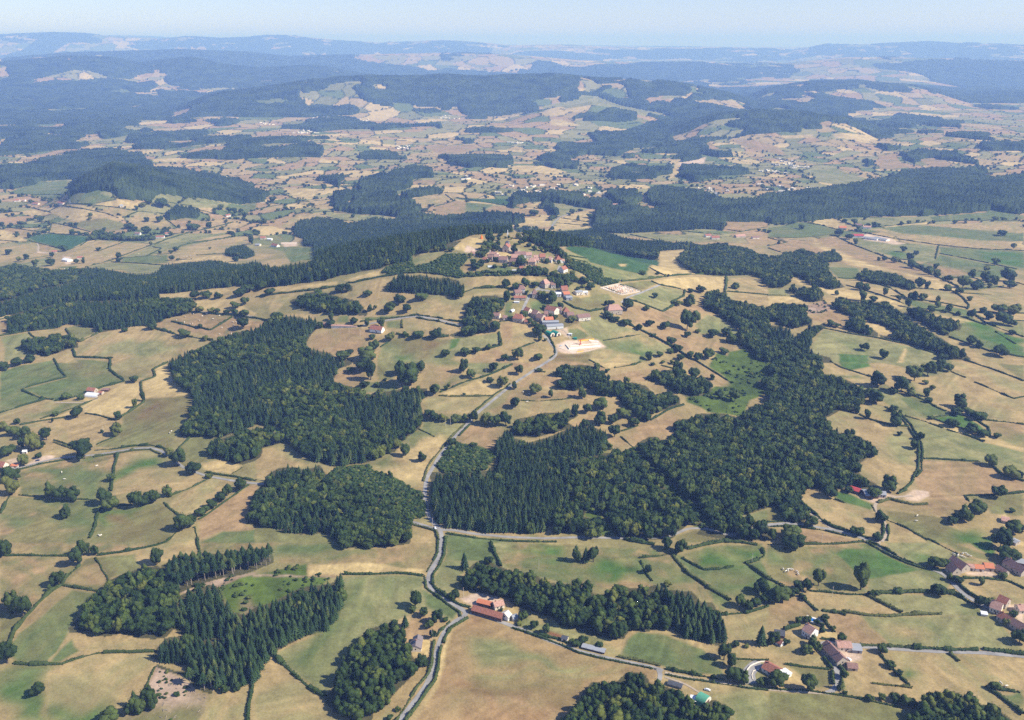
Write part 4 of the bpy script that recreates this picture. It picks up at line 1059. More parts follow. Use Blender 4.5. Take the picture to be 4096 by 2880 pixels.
# woods in the far country that cannot be told apart one by one
forest = np.zeros(len(gxf), bool)
wn = vnoise(gxf, gyf, 520, 31) * .6 + vnoise(gxf, gyf, 190, 32) * .4
wf = vnoise(gxf, gyf, 1700, 33) * .6 + vnoise(gxf, gyf, 600, 34) * .4
forest |= (gyf > 4300) & (gyf < 9000) & (wn > .68)
forest |= (gyf >= 6500) & (wf > .58)
openf = np.zeros(len(gxf), bool); C2 = C * .8 + np.array(PAL['g']) * .2; TH = np.full(len(gxf), .5)
def local_noise(x, y): return vnoise(x, y, 26, 41) * .45 + vnoise(x, y, 11, 42) * .3 + vnoise(x, y, 60, 43) * .25
LN = local_noise(gxf, gyf)
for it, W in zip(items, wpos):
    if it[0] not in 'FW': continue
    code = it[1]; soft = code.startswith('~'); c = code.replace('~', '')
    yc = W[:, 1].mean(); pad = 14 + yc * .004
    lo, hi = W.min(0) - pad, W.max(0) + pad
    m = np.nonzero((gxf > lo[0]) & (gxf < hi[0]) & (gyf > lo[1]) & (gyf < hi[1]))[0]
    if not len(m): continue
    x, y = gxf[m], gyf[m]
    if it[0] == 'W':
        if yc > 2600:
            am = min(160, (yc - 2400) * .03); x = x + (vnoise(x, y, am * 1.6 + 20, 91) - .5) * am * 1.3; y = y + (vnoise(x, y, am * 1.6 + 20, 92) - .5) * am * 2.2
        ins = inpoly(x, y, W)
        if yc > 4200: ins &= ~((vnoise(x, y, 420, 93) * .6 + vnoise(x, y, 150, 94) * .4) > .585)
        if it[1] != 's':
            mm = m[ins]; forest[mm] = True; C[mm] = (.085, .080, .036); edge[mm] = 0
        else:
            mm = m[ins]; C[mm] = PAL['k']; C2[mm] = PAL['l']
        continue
    if soft:
        ww = 9 + yc * .003
        x2 = x + (vnoise(x, y, 22, 44) - .5) * 26; y2 = y + (vnoise(x, y, 22, 45) - .5) * 26
    else:
        ww = 1.6 + yc * .0008; x2 = x + (vnoise(x, y, 9, 46) - .5) * 2.5; y2 = y + (vnoise(x, y, 9, 47) - .5) * 2.5
    ins = inpoly(x2, y2, W); d = edist(x2, y2, W) * np.where(ins, 1, -1)
    a = sstep(-ww, ww, d)
    col = np.tile(np.array(PAL[c]), (len(m), 1))
    n = LN[m]
    mixc, amt = {'t': ('q', .75), 'b': ('o', .45), 'p': ('t', .65), 'q': ('g', .6), 'o': ('n', .5), 'g': ('o', .75), 'G': ('g', .7), 'e': ('g', .8), 'm': ('g', .75), 'k': ('l', .7), 'l': ('k', .7), 'x': ('s', .6), 'w': ('t', .3), 'n': ('o', .5), 's': ('t', .35), 'd': ('g', .2), 'r': ('n', .3)}[c]
    col2 = col * (1 - amt) + np.array(PAL[mixc]) * amt
    if c in 'em':
        f2_ = sstep(.5, .40, n) * .8; col = col * (1 - f2_[:, None]) + np.array(PAL['b']) * f2_[:, None]
    if c == 'w':
        st = vnoise(x * .09 + y * .02, y, 7, 48); s2 = vnoise(x * .06, y, 22, 49); col *= (.78 + .28 * st + .2 * s2)[:, None]; col2 *= (.78 + .28 * st + .2 * s2)[:, None]
        rd = sstep(.55, .7, vnoise(x * .08, y, 16, 53))[:, None] * .35; col = col * (1 - rd) + np.array((.26, .13, .07)) * rd
    an = (W[:, 0].sum() * .37) % 3.14; uu = x * math.cos(an) + y * math.sin(an); vv = -x * math.sin(an) + y * math.cos(an)
    stk = vnoise(uu * .08, vv, 3.2 + yc * .0012, 54); k_s = (.86 + .28 * stk)[:, None]; col = col * k_s; col2 = col2 * k_s
    if c in 'p' or (c in 'tq' and not soft and W[:, 0].sum() % 7 < 3):
        an = (W[:, 0].sum() % 3.1); st = np.sin((x * math.cos(an) + y * math.sin(an)) * 1.1) * .5 + .5
        col *= (.95 + .08 * st)[:, None]
    C[m] = C[m] * (1 - a[:, None]) + col * a[:, None]
    C2[m] = C2[m] * (1 - a[:, None]) + col2 * a[:, None]
    if it[0] == 'F' and yc > 2000: 
        edge[m[d > 3]] = 0
        if not soft: forest[m[d > 3]] = False; openf[m[d > 3]] = True
edge = edge * far
edge[forest] = 0
C2 = C2 * (1 - edge[:, None]) + hedgec * edge[:, None]
C = C * (1 - edge[:, None]) + hedgec * edge[:, None]
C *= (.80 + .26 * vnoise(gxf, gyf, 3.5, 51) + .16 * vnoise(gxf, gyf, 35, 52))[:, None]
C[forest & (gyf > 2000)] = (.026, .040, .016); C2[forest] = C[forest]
idx = np.arange(NR * NX).reshape(NR, NX)
Q = np.stack([idx[:-1, :-1], idx[:-1, 1:], idx[1:, 1:], idx[1:, :-1]], -1).reshape(-1, 4)
def ground_material(name, att):
    m = mat(name, (.3, .25, .15), .95, .05); t = m.node_tree; b = t.nodes['Principled BSDF']
    a = t.nodes.new('ShaderNodeVertexColor'); a.layer_name = att
    tc = t.nodes.new('ShaderNodeTexCoord')
    n1 = t.nodes.new('ShaderNodeTexNoise'); n1.inputs['Scale'].default_value = .55; n1.inputs['Detail'].default_value = 5; n1.inputs['Roughness'].default_value = .7
    n2 = t.nodes.new('ShaderNodeTexNoise'); n2.inputs['Scale'].default_value = .06; n2.inputs['Detail'].default_value = 6; n2.inputs['Roughness'].default_value = .65
    for n in (n1, n2): t.links.new(tc.outputs['Object'], n.inputs['Vector'])
    ad = t.nodes.new('ShaderNodeMath'); ad.operation = 'ADD'; t.links.new(n1.outputs[0], ad.inputs[0]); t.links.new(n2.outputs[0], ad.inputs[1])
    mr = t.nodes.new('ShaderNodeMapRange'); mr.inputs['From Min'].default_value = .6; mr.inputs['From Max'].default_value = 1.4; mr.inputs['To Min'].default_value = .58; mr.inputs['To Max'].default_value = 1.40
    t.links.new(ad.outputs[0], mr.inputs[0])
    a2 = t.nodes.new('ShaderNodeVertexColor'); a2.layer_name = att + '2'
    n3 = t.nodes.new('ShaderNodeTexNoise'); n3.inputs['Scale'].default_value = .017; n3.inputs['Detail'].default_value = 9; n3.inputs['Roughness'].default_value = .68; n3.inputs['Distortion'].default_value = .6
    mp_ = t.nodes.new('ShaderNodeMapping'); mp_.inputs['Scale'].default_value = (1, .75, 1); t.links.new(tc.outputs['Object'], mp_.inputs[0]); t.links.new(mp_.outputs[0], n3.inputs['Vector'])
    m3 = t.nodes.new('ShaderNodeMapRange'); m3.inputs['From Min'].default_value = .46; m3.inputs['From Max'].default_value = .60; t.links.new(n3.outputs[0], m3.inputs[0])
    mix = t.nodes.new('ShaderNodeMix'); mix.data_type = 'RGBA'; t.links.new(m3.outputs[0], mix.inputs[0]); t.links.new(a.outputs[0], mix.inputs[6]); t.links.new(a2.outputs[0], mix.inputs[7])
    mx = t.nodes.new('ShaderNodeVectorMath'); mx.operation = 'SCALE'; t.links.new(mix.outputs[2], mx.inputs[0]); t.links.new(mr.outputs[0], mx.inputs['Scale'])
    t.links.new(mx.outputs[0], b.inputs['Base Color'])
    bp = t.nodes.new('ShaderNodeBump'); bp.inputs['Strength'].default_value = .25; bp.inputs['Distance'].default_value = .4
    t.links.new(n1.outputs[0], bp.inputs['Height']); t.links.new(bp.outputs[0], b.inputs['Normal'])
    return m
me = mesh('ground', np.stack([gxf, gyf, GZ], 1), Q, ground_material('field_ground', 'col'), smooth=True)
ca = me.color_attributes.new('col', 'FLOAT_COLOR', 'POINT')
ca.data.foreach_set('color', np.concatenate([C, np.ones((len(C), 1))], 1).astype(np.float32).ravel())
ca = me.color_attributes.new('col2', 'FLOAT_COLOR', 'POINT')
ca.data.foreach_set('color', np.concatenate([C2, np.ones((len(C), 1))], 1).astype(np.float32).ravel())
tag(obj('ground', me), kind='structure')

# far canopy: one sheet of tree tops standing on the hills beyond the village
YC = 2550
fm = forest & (gyf > YC)
F2 = fm.reshape(NR, NX)
lift = np.zeros(len(gxf)); bump = rng.random(len(gxf))
lift[fm] = 7 + 9 * bump[fm] + 9 * vnoise(gxf[fm], gyf[fm], 55, 61)
any4 = F2[:-1, :-1] | F2[:-1, 1:] | F2[1:, 1:] | F2[1:, :-1]
QF = Q[any4.ravel()]
used = np.unique(QF); mp = np.full(len(gxf), -1); mp[used] = np.arange(len(used))
vz = GZ[used] + np.where(fm[used], lift[used], -.6)
jx = (rng.random(len(used)) - .5) * .5 * (gyf[used] * .00121); 
mc = foliage('distant_canopy', (.020, .036, .015), (.020, .036, .015), (.020, .036, .015))
mc = mat('distant_canopy_leaves', (.020, .036, .015), .9, .05)
t = mc.node_tree; tc = t.nodes.new('ShaderNodeTexCoord'); n = t.nodes.new('ShaderNodeTexNoise'); n.inputs['Scale'].default_value = .009; n.inputs['Detail'].default_value = 10; n.inputs['Roughness'].default_value = .7
r_ = t.nodes.new('ShaderNodeValToRGB'); r_.color_ramp.elements[0].position = .38; r_.color_ramp.elements[1].position = .66
r_.color_ramp.elements[0].color = (.010, .022, .010, 1); r_.color_ramp.elements[1].color = (.060, .085, .030, 1)
t.links.new(tc.outputs['Object'], n.inputs['Vector']); t.links.new(n.outputs[0], r_.inputs[0]); t.links.new(r_.outputs[0], t.nodes['Principled BSDF'].inputs['Base Color'])
me = mesh('distant_woodland', np.stack([gxf[used] + jx, gyf[used], vz], 1), mp[QF], mc)
tag(obj('distant_woodland', me), 'dark blue green woods covering the far hills beyond the village', 'woodland', kind='stuff')

# ------------------------------------------------------------------ tree shapes
def ico(sub):
    bm = bmesh.new(); bmesh.ops.create_icosphere(bm, subdivisions=sub, radius=1)
    v = np.array([x.co[:] for x in bm.verts]); f = np.array([[x.index for x in q.verts] for q in bm.faces]); bm.free(); return v, f
I1 = ico(1); I2 = ico(2)
def crown_broad(seed, nl, leaves, r=.5, z0=.18, z1=1.0, lump=.24, leaf=.06):
    """unit crown: radius about r, from z0 to z1; lumps plus loose leaf clumps"""
    g = np.random.default_rng(seed); V = []; Fc = []; n = 0; cs = []
    zc = (z0 + z1) / 2; hh = (z1 - z0) / 2
    for i in range(nl):
        a = g.random() * 6.283; u = g.random() * 2 - 1; rad = (.45 + .42 * g.random()); q = math.sqrt(max(0, 1 - u * u))
        c = np.array([math.cos(a) * q * rad * r, math.sin(a) * q * rad * r, zc + u * rad * hh * .92]); s_ = lump * (.7 + .6 * g.random()) * (r / .5)
        if i == 0: c = np.array([0, 0, zc]); s_ = r * .72
        v = I1[0] * (1 + (g.random((len(I1[0]), 1)) - .5) * .5) * np.array([s_, s_, s_ * (.9 if i else hh / r * 1.0)]) + c
        V.append(v); Fc.append(I1[1] + n); n += len(v); cs.append((c, s_))
    V = np.concatenate(V); Fc = np.concatenate(Fc)
    LV = []; LF = []; k = len(V)
    for i in range(leaves):
        c, s_ = cs[g.integers(1, len(cs))]
        d = g.normal(size=3); d /= np.linalg.norm(d); d[2] = abs(d[2]) * .9 + .1 * d[2]
        p = c + d * s_ * (.85 + .45 * g.random()); t1 = g.normal(size=3); t1 -= d * t1.dot(d) * .7; t1 /= np.linalg.norm(t1); t2 = np.cross(d, t1); t2 /= np.linalg.norm(t2) + 1e-6
        e = leaf * (.6 + .8 * g.random())
        LV += [p + t1 * e, p + t2 * e * .8, p - t1 * e * .9 ]; LF.append([k, k + 1, k + 2]); k += 3
    if leaves: V = np.concatenate([V, np.array(LV)]); Fc = np.concatenate([Fc, np.array(LF)])
    return V, Fc
def crown_con(seed, tiers=11, pts=9, r=.24, z0=.12):
    g = np.random.default_rng(seed); V = []; Fc = []; n = 0
    for k in range(tiers):
        t_ = k / (tiers - 1); z = z0 + (1 - z0) * t_ ** .9 * .9; rr_ = r * (1 - t_) ** .8 + .02; tip = z + (1 - z0) * .20 * (1 - .5 * t_); off = g.random() * 6
        V.append([0, 0, min(1.0, tip)]); c = n; n += 1
        for j in range(pts * 2):
            a = off + j * math.pi / pts; q = rr_ * (1.05 + .35 * g.random() if j % 2 else .55 + .2 * g.random()); V.append([math.cos(a) * q, math.sin(a) * q, z - (.035 if j % 2 else 0) + (g.random() - .5) * .03]); n += 1
        for j in range(pts * 2): Fc.append([c, c + 1 + j, c + 1 + (j + 1) % (pts * 2)])
    return np.array(V), np.array(Fc)
def trunk(r=.02, h=.35, n=6, lean=0, branches=3, seed=0):
    g = np.random.default_rng(seed); V = []; Fc = []
    def tube(p, q, r0, r1):
        p = np.array(p, float); q = np.array(q, float); d = q - p; d /= np.linalg.norm(d); a = np.cross(d, [0.3, .9, .2]); a /= np.linalg.norm(a); b = np.cross(d, a); k = len(V)
        for c, rad in ((p, r0), (q, r1)):
            for j in range(n): an = j * 6.2832 / n; V.append(c + (a * math.cos(an) + b * math.sin(an)) * rad)
        for j in range(n): Fc.append([k + j, k + (j + 1) % n, k + n + (j + 1) % n, k + n + j])
    tube((0, 0, -.03), (lean, 0, h), r * 1.3, r * .8)
    for i in range(branches):
        a = g.random() * 6.28; tube((lean * .8, 0, h * .85), (math.cos(a) * .2, math.sin(a) * .2, h + .22), r * .6, r * .3)
    return np.array(V), np.array(Fc)
def tree_mesh(name, kind, seed, rich):
    if kind == 'c': V, Fc = crown_con(seed, 11 if rich else 8, 9 if rich else 7); m = M['conif']
    elif kind == 'k': V, Fc = crown_con(seed, 11, 9, r=.24, z0=.55); m = M['conif']
    elif kind == 's': V, Fc = crown_broad(seed, 8, 120 if rich else 60, z0=-.05, z1=1, lump=.3, leaf=.09); m = M['scrub']
    else: V, Fc = crown_broad(seed, 17 if rich else 11, 420 if rich else 150, z0=.12 if kind == 'b' else .1, lump=.21 if rich else .26, leaf=.045 if rich else .07); m = M['broad'] if kind == 'b' else M['field']
    return V, Fc, m
variants = {}
for kind, nv in (('c', 4), ('b', 6), ('s', 3), ('f', 7), ('k', 2)):
    variants[kind] = []
    for i in range(nv):
        V, Fc, m = tree_mesh('t', kind, 50 + i * 7 + ord(kind), True)
        cm = mesh('crown', V, Fc, m)
        if kind == 's': variants[kind].append((cm, None)); continue
        tv, tf = trunk(.016 if kind in 'ck' else .024, .6 if kind in 'ck' else .34, branches=0 if kind in 'ck' else 4, seed=i)
        variants[kind].append((cm, mesh('trunk', tv, tf, M['palebark' if kind == 'k' else 'bark'])))
purple = mesh('crown', *crown_broad(5, 14, 300, z0=.15), M['purple'])
def combo(kind, i):
    """crown and trunk as one low cost mesh for the unnamed mass of a wood"""
    V, Fc, m = tree_mesh('t', kind, 500 + i * 7 + ord(kind), False)
    tv, tf = trunk(.02, .5, n=4, branches=0)
    faces = [list(map(int, f)) for f in Fc] + [[int(a) + len(V) for a in f] for f in tf]
    return mesh('wood_tree', np.concatenate([V, tv]), faces, [m, M['bark']], [0] * len(Fc) + [1] * len(tf))
low = {k: [combo(k, i) for i in range(n)] for k, n in (('c', 5), ('b', 6), ('s', 3), ('k', 3))}
protos = {}
for k, ms in low.items():
    c = bpy.data.collections.new('forms_' + k); protos[k] = c
    for i, m_ in enumerate(ms): o = bpy.data.objects.new('form', m_); c.objects.link(o)
def scatter(name, pts, sxy, sz, coll, label, cat):
    me = bpy.data.meshes.new(name); me.vertices.add(len(pts)); me.vertices.foreach_set('co', np.asarray(pts, np.float32).ravel())
    a = me.attributes.new('siz', 'FLOAT_VECTOR', 'POINT'); a.data.foreach_set('vector', np.stack([sxy, sxy, sz], 1).astype(np.float32).ravel())
    g = bpy.data.node_groups.new(name, 'GeometryNodeTree'); g.interface.new_socket('Geometry', in_out='INPUT', socket_type='NodeSocketGeometry'); g.interface.new_socket('Geometry', in_out='OUTPUT', socket_type='NodeSocketGeometry')
    N = g.nodes.new; i_ = N('NodeGroupInput'); o_ = N('NodeGroupOutput'); ip = N('GeometryNodeInstanceOnPoints'); ci_ = N('GeometryNodeCollectionInfo'); na = N('GeometryNodeInputNamedAttribute'); na.data_type = 'FLOAT_VECTOR'; na.inputs['Name'].default_value = 'siz'
    ci_.inputs['Collection'].default_value = coll; ci_.inputs['Separate Children'].default_value = True; ci_.inputs['Reset Children'].default_value = True
    ip.inputs['Pick Instance'].default_value = True
    rv = N('FunctionNodeRandomValue'); rv.data_type = 'INT'
    for s_ in rv.inputs:
        if s_.type == 'INT' and s_.name == 'Max': s_.default_value = 50
    rr_ = N('FunctionNodeRandomValue'); rr_.data_type = 'FLOAT_VECTOR'; rr_.inputs[0].default_value = (-.05, -.05, 0); rr_.inputs[1].default_value = (.05, .05, 6.28)
    L = g.links.new; L(i_.outputs[0], ip.inputs['Points']); L(ci_.outputs[0], ip.inputs['Instance']); L(na.outputs[0], ip.inputs['Scale']); L(rr_.outputs[0], ip.inputs['Rotation'])
    io = [s_ for s_ in rv.outputs if s_.type == 'INT'][0]; L(io, ip.inputs['Instance Index']); L(ip.outputs[0], o_.inputs[0])
    o = obj(name, me); md = o.modifiers.new('scatter', 'NODES'); md.node_group = g
    tag(o, label, cat, kind='stuff'); return o

# ------------------------------------------------------------------ landmarks used to say where a thing stands
LM = [('the road fork farm', 1090, 1365), ('the solar-roofed house', 934, 1455), ('the forest crossroads', 985, 1190), ('the white-walled pool house', 1815, 1410),
      ('the long brown-roofed farmhouse', 1880, 1465), ('the curved grey drive', 1730, 1500), ('the orange-roofed farm', 2180, 1275), ('the right edge farm', 2260, 1370),
      ('the green tunnel barn', 1575, 1567), ('the left edge cottage', 30, 1035), ('the white-roofed field barn', 208, 882), ('the sandy yard farm', 1950, 1105),
      ('the village church', 1132, 555), ('the twin green barns', 1240, 748), ('the building site', 1300, 775), ('the cemetery', 1385, 647), ('the lone hipped farmhouse', 1378, 692),
      ('the lonely steep-roofed house', 845, 735), ('the long grey cattle sheds', 1965, 532), ('the tall white valley shed', 150, 578), ('the left valley hamlet', 590, 540),
      ('the lower left plantation', 480, 1400), ('the round bottom wood', 830, 1500), ('the dark fir block', 1150, 1110), ('the grassy forest slope', 1650, 830),
      ('the left edge meadows', 60, 1330), ('the pink clearcut', 370, 1560), ('the long meadow spruces', 1560, 1400), ('the sunken green lane', 2060, 950), ('the ruined cottage', 2250, 1180),
      ('the hilltop statue', 1138, 520), ('the square conifer copse', 1000, 630), ('the deep green crop field', 1370, 585), ('the kinked hedge lane', 2160, 690), ('the large tan field', 300, 780),
      ('the big striped field', 1250, 1500), ('the stony road bend', 620, 1050), ('the bracken clearing', 500, 1290)]
ORD = ['nearest', 'second nearest', 'third nearest', 'fourth nearest', 'fifth nearest', 'sixth nearest', 'seventh nearest', 'eighth nearest', 'ninth nearest', 'tenth nearest', 'eleventh nearest', 'twelfth nearest', '13th nearest', '14th nearest', '15th nearest', '16th nearest', '17th nearest', '18th nearest', '19th nearest', '20th nearest']
pending = []
def want(o, adj, X, Y): pending.append((o, adj, X, Y))
def nearest(X, Y):
    k = min(range(len(LM)), key=lambda i: math.hypot(X - LM[i][1], (Y - LM[i][2]) * 1.4)); dx, dy = X - LM[k][1], Y - LM[k][2]
    return k, (('right of' if dx > 0 else 'left of') if abs(dx) > abs(dy) * 1.2 else ('below' if dy > 0 else 'beyond'))
def flush():
    d = {}
    for o, adj, X, Y in pending:
        k = min(range(len(LM)), key=lambda i: math.hypot(X - LM[i][1], (Y - LM[i][2]) * 1.4)); dx, dy = X - LM[k][1], Y - LM[k][2]
        side = ('right of' if dx > 0 else 'left of') if abs(dx) > abs(dy) * 1.2 else ('below' if dy > 0 else 'beyond')
        d.setdefault((adj, side, k), []).append((math.hypot(dx, dy), o))
    for (adj, side, k), l in d.items():
        l.sort(key=lambda t_: t_[0])
        for i, (_, o) in enumerate(l):
            o['label'] = f'{adj} {side} {LM[k][0]}' + ('' if len(l) == 1 else f', {ORD[min(i, 19)]}')
def dup_tree(kind, vi, name, loc, wx, hz_, rz, group, crown=None):
    root = empty(name, loc, rz)
    cm, tm = variants[kind][vi % len(variants[kind])]
    c = obj('crown', crown or cm, root); c.scale = (wx, wx, hz_)
    if tm: t_ = obj('trunk', tm, root); t_.scale = (hz_, hz_, hz_)
    tag(root, None, 'tree', group); return root

# ------------------------------------------------------------------ woods
WOODNAME = {}
cand = {'c': [], 'b': [], 's': [], 'k': []}
for it, W in zip(items, wpos):      # loose bushes on bracken, scrub slopes and clearcuts
    if it[0] == 'F' and it[1].replace('~', '') in 'lkx' and W[:, 1].min() < 2200:
        lo, hi = W.min(0), W.max(0); n = int((hi[0] - lo[0]) * (hi[1] - lo[1]) / 38); x = lo[0] + rng.random(n) * (hi[0] - lo[0]); y = lo[1] + rng.random(n) * (hi[1] - lo[1]); m = inpoly(x, y, W) & (vnoise(x, y, 18, 77) > (.42 if it[1][-1] != 'l' else .58)); x, y = x[m], y[m]; s_ = .8 + 2.4 * rng.random(len(x)) ** 2
        if len(x): cand['s'].append(np.stack([x, y, height(x, y) - .1, s_ * 1.5, s_], 1))
wi = 0
for it, W in zip(items, wpos):
    if it[0] != 'W': continue
    wi += 1
    if W[:, 1].min() > 3300: continue
    yc = W[:, 1].mean(); kd = it[1]
    sp = {'c': 4.7, 'b': 7.0, 'm': 5.8, 's': 3.2, 'k': 5.6}[kd] * (1 if yc < 1500 else 1.25 if yc < 2200 else 1.5)
    lo, hi = W.min(0), W.max(0); hi = np.minimum(hi, [9e9, YC + 30])
    if hi[1] <= lo[1]: continue
    nx, ny = int((hi[0] - lo[0]) / sp) + 1, int((hi[1] - lo[1]) / sp) + 1
    X, Y = np.meshgrid(np.arange(nx), np.arange(ny)); X = X.ravel() + .5 * (Y.ravel() % 2); Y = Y.ravel() * 1.0
    x = lo[0] + (X + (rng.random(len(X)) - .5) * .75) * sp; y = lo[1] + (Y + (rng.random(len(Y)) - .5) * .75) * sp
    m = inpoly(x, y, W); x, y = x[m], y[m]
    if not len(x): continue
    z = height(x, y)
    hm = {'c': 14, 'b': 12, 'm': 13, 's': 3, 'k': 14}[kd]; tx, ty = project(x, y, z + hm * .75); bx_, by_ = project(x, y, z + 1)
    m = inpoly(tx, ty, it[2]) & inpoly(bx_, by_, it[2]) & (y < YC + 20)
    cr = m & (y > SY - 150) & (y < 2250) & (x > SX - 950) & (x < SX + 300)      # back slope of the hill: keep only what the crest does not hide
    if cr.any():
        i_ = np.nonzero(cr)[0]; hid = np.zeros(len(i_), bool)
        for q_ in np.linspace(.6, .985, 40): hid |= (H + (z[i_] + 2 - H) * q_) < height(x[i_] * q_, y[i_] * q_)
        m[i_[hid]] = False
    x, y, z = x[m], y[m], z[m]
    typ = np.full(len(x), kd)
    if kd == 'm': typ = np.where(vnoise(x, y, 55, 71) + (rng.random(len(x)) - .5) * .25 > .40, 'c', 'b')
    if kd == 'b': typ = np.where(rng.random(len(x)) < .03, 'c', 'b')
    if kd == 'c': typ = np.where(rng.random(len(x)) < .04, 'b', 'c')
    u = rng.random(len(x)); v = rng.random(len(x)); big = vnoise(x, y, 40, 72)
    hc = np.select([typ == 'k', typ == 'c', typ == 'b'], [15 + 4 * u, (11.5 + 5.5 * u + 5 * (big - .5)), (8.5 + 6.5 * u + 5 * (big - .5))], 2.2 + 2.4 * u)
    if hc.size and yc > 1500: hc *= 1.0
    wc = np.select([typ == 'k', typ == 'c', typ == 'b'], [12 + 4 * v, hc * .84 * (.85 + .3 * v) + .8, (7.6 + 4.5 * v) * (sp / 7.6 if sp > 7.6 else 1)], 4.0 + 2.5 * v)
    for tk in 'cbsk':
        mm = typ == tk
        if mm.any(): cand[tk].append(np.stack([x[mm], y[mm], z[mm] - .3, wc[mm], hc[mm]], 1))
NAMED = 300
for tk, name, cat_, lab, grp in (('c', 'conifer_tree', 'conifer', 'dark green conifer standing close among others in the nearest woods', 'conifers packed in the nearest woods'),
                          ('b', 'broadleaf_tree', 'broadleaf tree', 'round crowned broadleaf tree closed in among others in the nearest woods', 'broadleaf trees packed in the nearest woods'),
                          ('k', 'pine_tree', 'pine', '', ''),
                          ('s', 'bush', 'bush', 'low bright green bush in the young scrub near the crossroads', 'bushes in the young scrub near the crossroads')):
    A = np.concatenate(cand[tk]); vis = in_frame(A[:, 0], A[:, 1], A[:, 2] + A[:, 4] * .6, 0)
    near = np.hypot(A[:, 0], A[:, 1]) - A[:, 4] * 6 + np.where(vis, 0, 1e6); o_ = np.argsort(near); A = A[o_]
    first, rest = A[:NAMED], A[NAMED:]
    for i, a in enumerate(first):
        if tk == 's':
            o = obj(name, variants['s'][i % 3][0], None, tuple(a[:3])); o.rotation_euler = (0, 0, random.random() * 6.28); o.scale = (a[3], a[3], a[4]); tag(o, None, cat_)
        else:
            o = dup_tree(tk, i, name, tuple(a[:3]), a[3], a[4], random.random() * 6.28, grp); o['category'] = cat_
        Xp, Yp = project(a[0], a[1], a[2]); k_, side = nearest(float(Xp), float(Yp)); tall = a[4] > {'c': 14.5, 'b': 12.2, 's': 3.4, 'k': 17}[tk]
        lb = {'c': ('taller' if tall else 'shorter') + ' dark conifer packed', 'b': ('bigger' if tall else 'smaller') + ' broadleaf tree closed in', 'k': ('taller' if tall else 'shorter') + ' bare-stemmed pine standing', 's': ('tall' if tall else 'low') + ' green bush packed'}[tk] + f' among its like {side} {LM[k_][0]}'
        o['label'] = lb; o['group'] = lb
    if tk == 'k': continue
    nm = {'c': 'conifer_wood', 'b': 'broadleaf_wood', 's': 'scrub_thicket'}[tk]
    scatter(nm, rest[:, :3], rest[:, 3], rest[:, 4], protos[tk], {'c': 'dense mass of dark conifers filling the woods around the hill', 'b': 'dense mass of broadleaf trees filling the woods around the hill', 's': 'low green scrub covering the hill flank and clearings'}[tk], {'c': 'conifer wood', 'b': 'broadleaf wood', 's': 'scrub'}[tk])
    print('wood', tk, len(A))

# ------------------------------------------------------------------ trees standing alone or in hedgerows
k = 0; rest = []
lone = []
for it, W in zip(items, wpos):
    if it[0] not in 'LCP': continue
    x, y = W[0]; z = hz(x, y); X, Y = it[2][0]
    sl = math.sqrt(x * x + y * y + (H - z) ** 2); cd = math.hypot(x, y) / sl; ww = it[3] / F * sl; hh = it[4] / F * sl
    sdp = (H - z) / sl; a_ = math.sqrt(max((hh / 2) ** 2 - (ww / 2 * sdp) ** 2, (ww * .27) ** 2)) / cd; a_ = min(a_, 14); hgt = a_ / .45 * .95; ww *= .87
    y2 = y + max(0, (hh / 2 - 1.22 * a_ * cd)) / sdp * .9 + ww * .05; lone.append((it[0], x * y2 / y, y2, ww, hgt, X, Y, sl))
lone.sort(key=lambda a: -a[3] / a[7])
for i, (kd, x, y2, ww, hgt, X, Y, sl) in enumerate(lone):
    z = hz(x, y2)
    if i >= 300: rest.append((x, y2, z - .2, ww, hgt)); continue
    kind = 'c' if kd == 'C' or (kd == 'L' and hgt > ww * 1.75 and ww < 9) else 'f'
    size = 'large' if ww > 13 else 'medium-sized' if ww > 8.5 else 'small'
    form = 'pointed conifer' if kind == 'c' else ('tall round-headed tree' if hgt > ww * 1.15 else 'round spreading tree')
    if kd == 'P': form = 'reddish round tree'
    o = dup_tree(kind, random.randrange(7), 'conifer_tree' if kind == 'c' else 'field_tree', (x, y2, z - .2), ww * (1.9 if kind == 'c' else 1.02), hgt, random.random() * 6.28, 'trees standing in fields and hedgerows', purple if kd == 'P' else None)
    want(o, f'{size} {form}', X, Y)
print('lone', len(lone))
# scattered trees and bushes along the far field edges
n = 170000; y = YC * .93 + (11000 - YC) * rng.random(n) ** 1.3; x = (rng.random(n) * 2 - 1) * .6 * (y + 150)
f1, f2, idv = voronoi(x, y, 90, 11); cell2 = y >= 5200
g1, g2, _ = voronoi(x, y, 170, 12); e = np.where(cell2, g2 - g1, f2 - f1)
infor = np.zeros(n, bool)
ri = np.searchsorted(ys, y) - 1; cidx = np.clip(((x / (y * CP + H * SP)) + UW) / (2 * UW) * (NX - 1), 0, NX - 1).astype(int)
infor = F2[ri, cidx] | openf.reshape(NR, NX)[ri, cidx]
m = ((e < 5) | (rng.random(n) < .012)) & ~infor & (rng.random(n) < np.clip(1.35 - y / 8000, .25, .85)) & (y > 2450) & ((y < 4500) | (rng.random(n) < .55))
x, y = x[m], y[m]; z = height(x, y); s_ = (5 + 8 * rng.random(len(x)) ** 2) * (1 + .2 * sstep(4000, 9000, y))
P = np.stack([x, y, z - .5, s_, s_ * .85], 1)
if rest: P = np.concatenate([P, np.array(rest)])
print('far trees', len(P))
scatter('hedgerow_trees', P[:, :3], P[:, 3], P[:, 4], protos['b'], 'countless small trees and bushes dotting the far field edges', 'hedgerow trees')
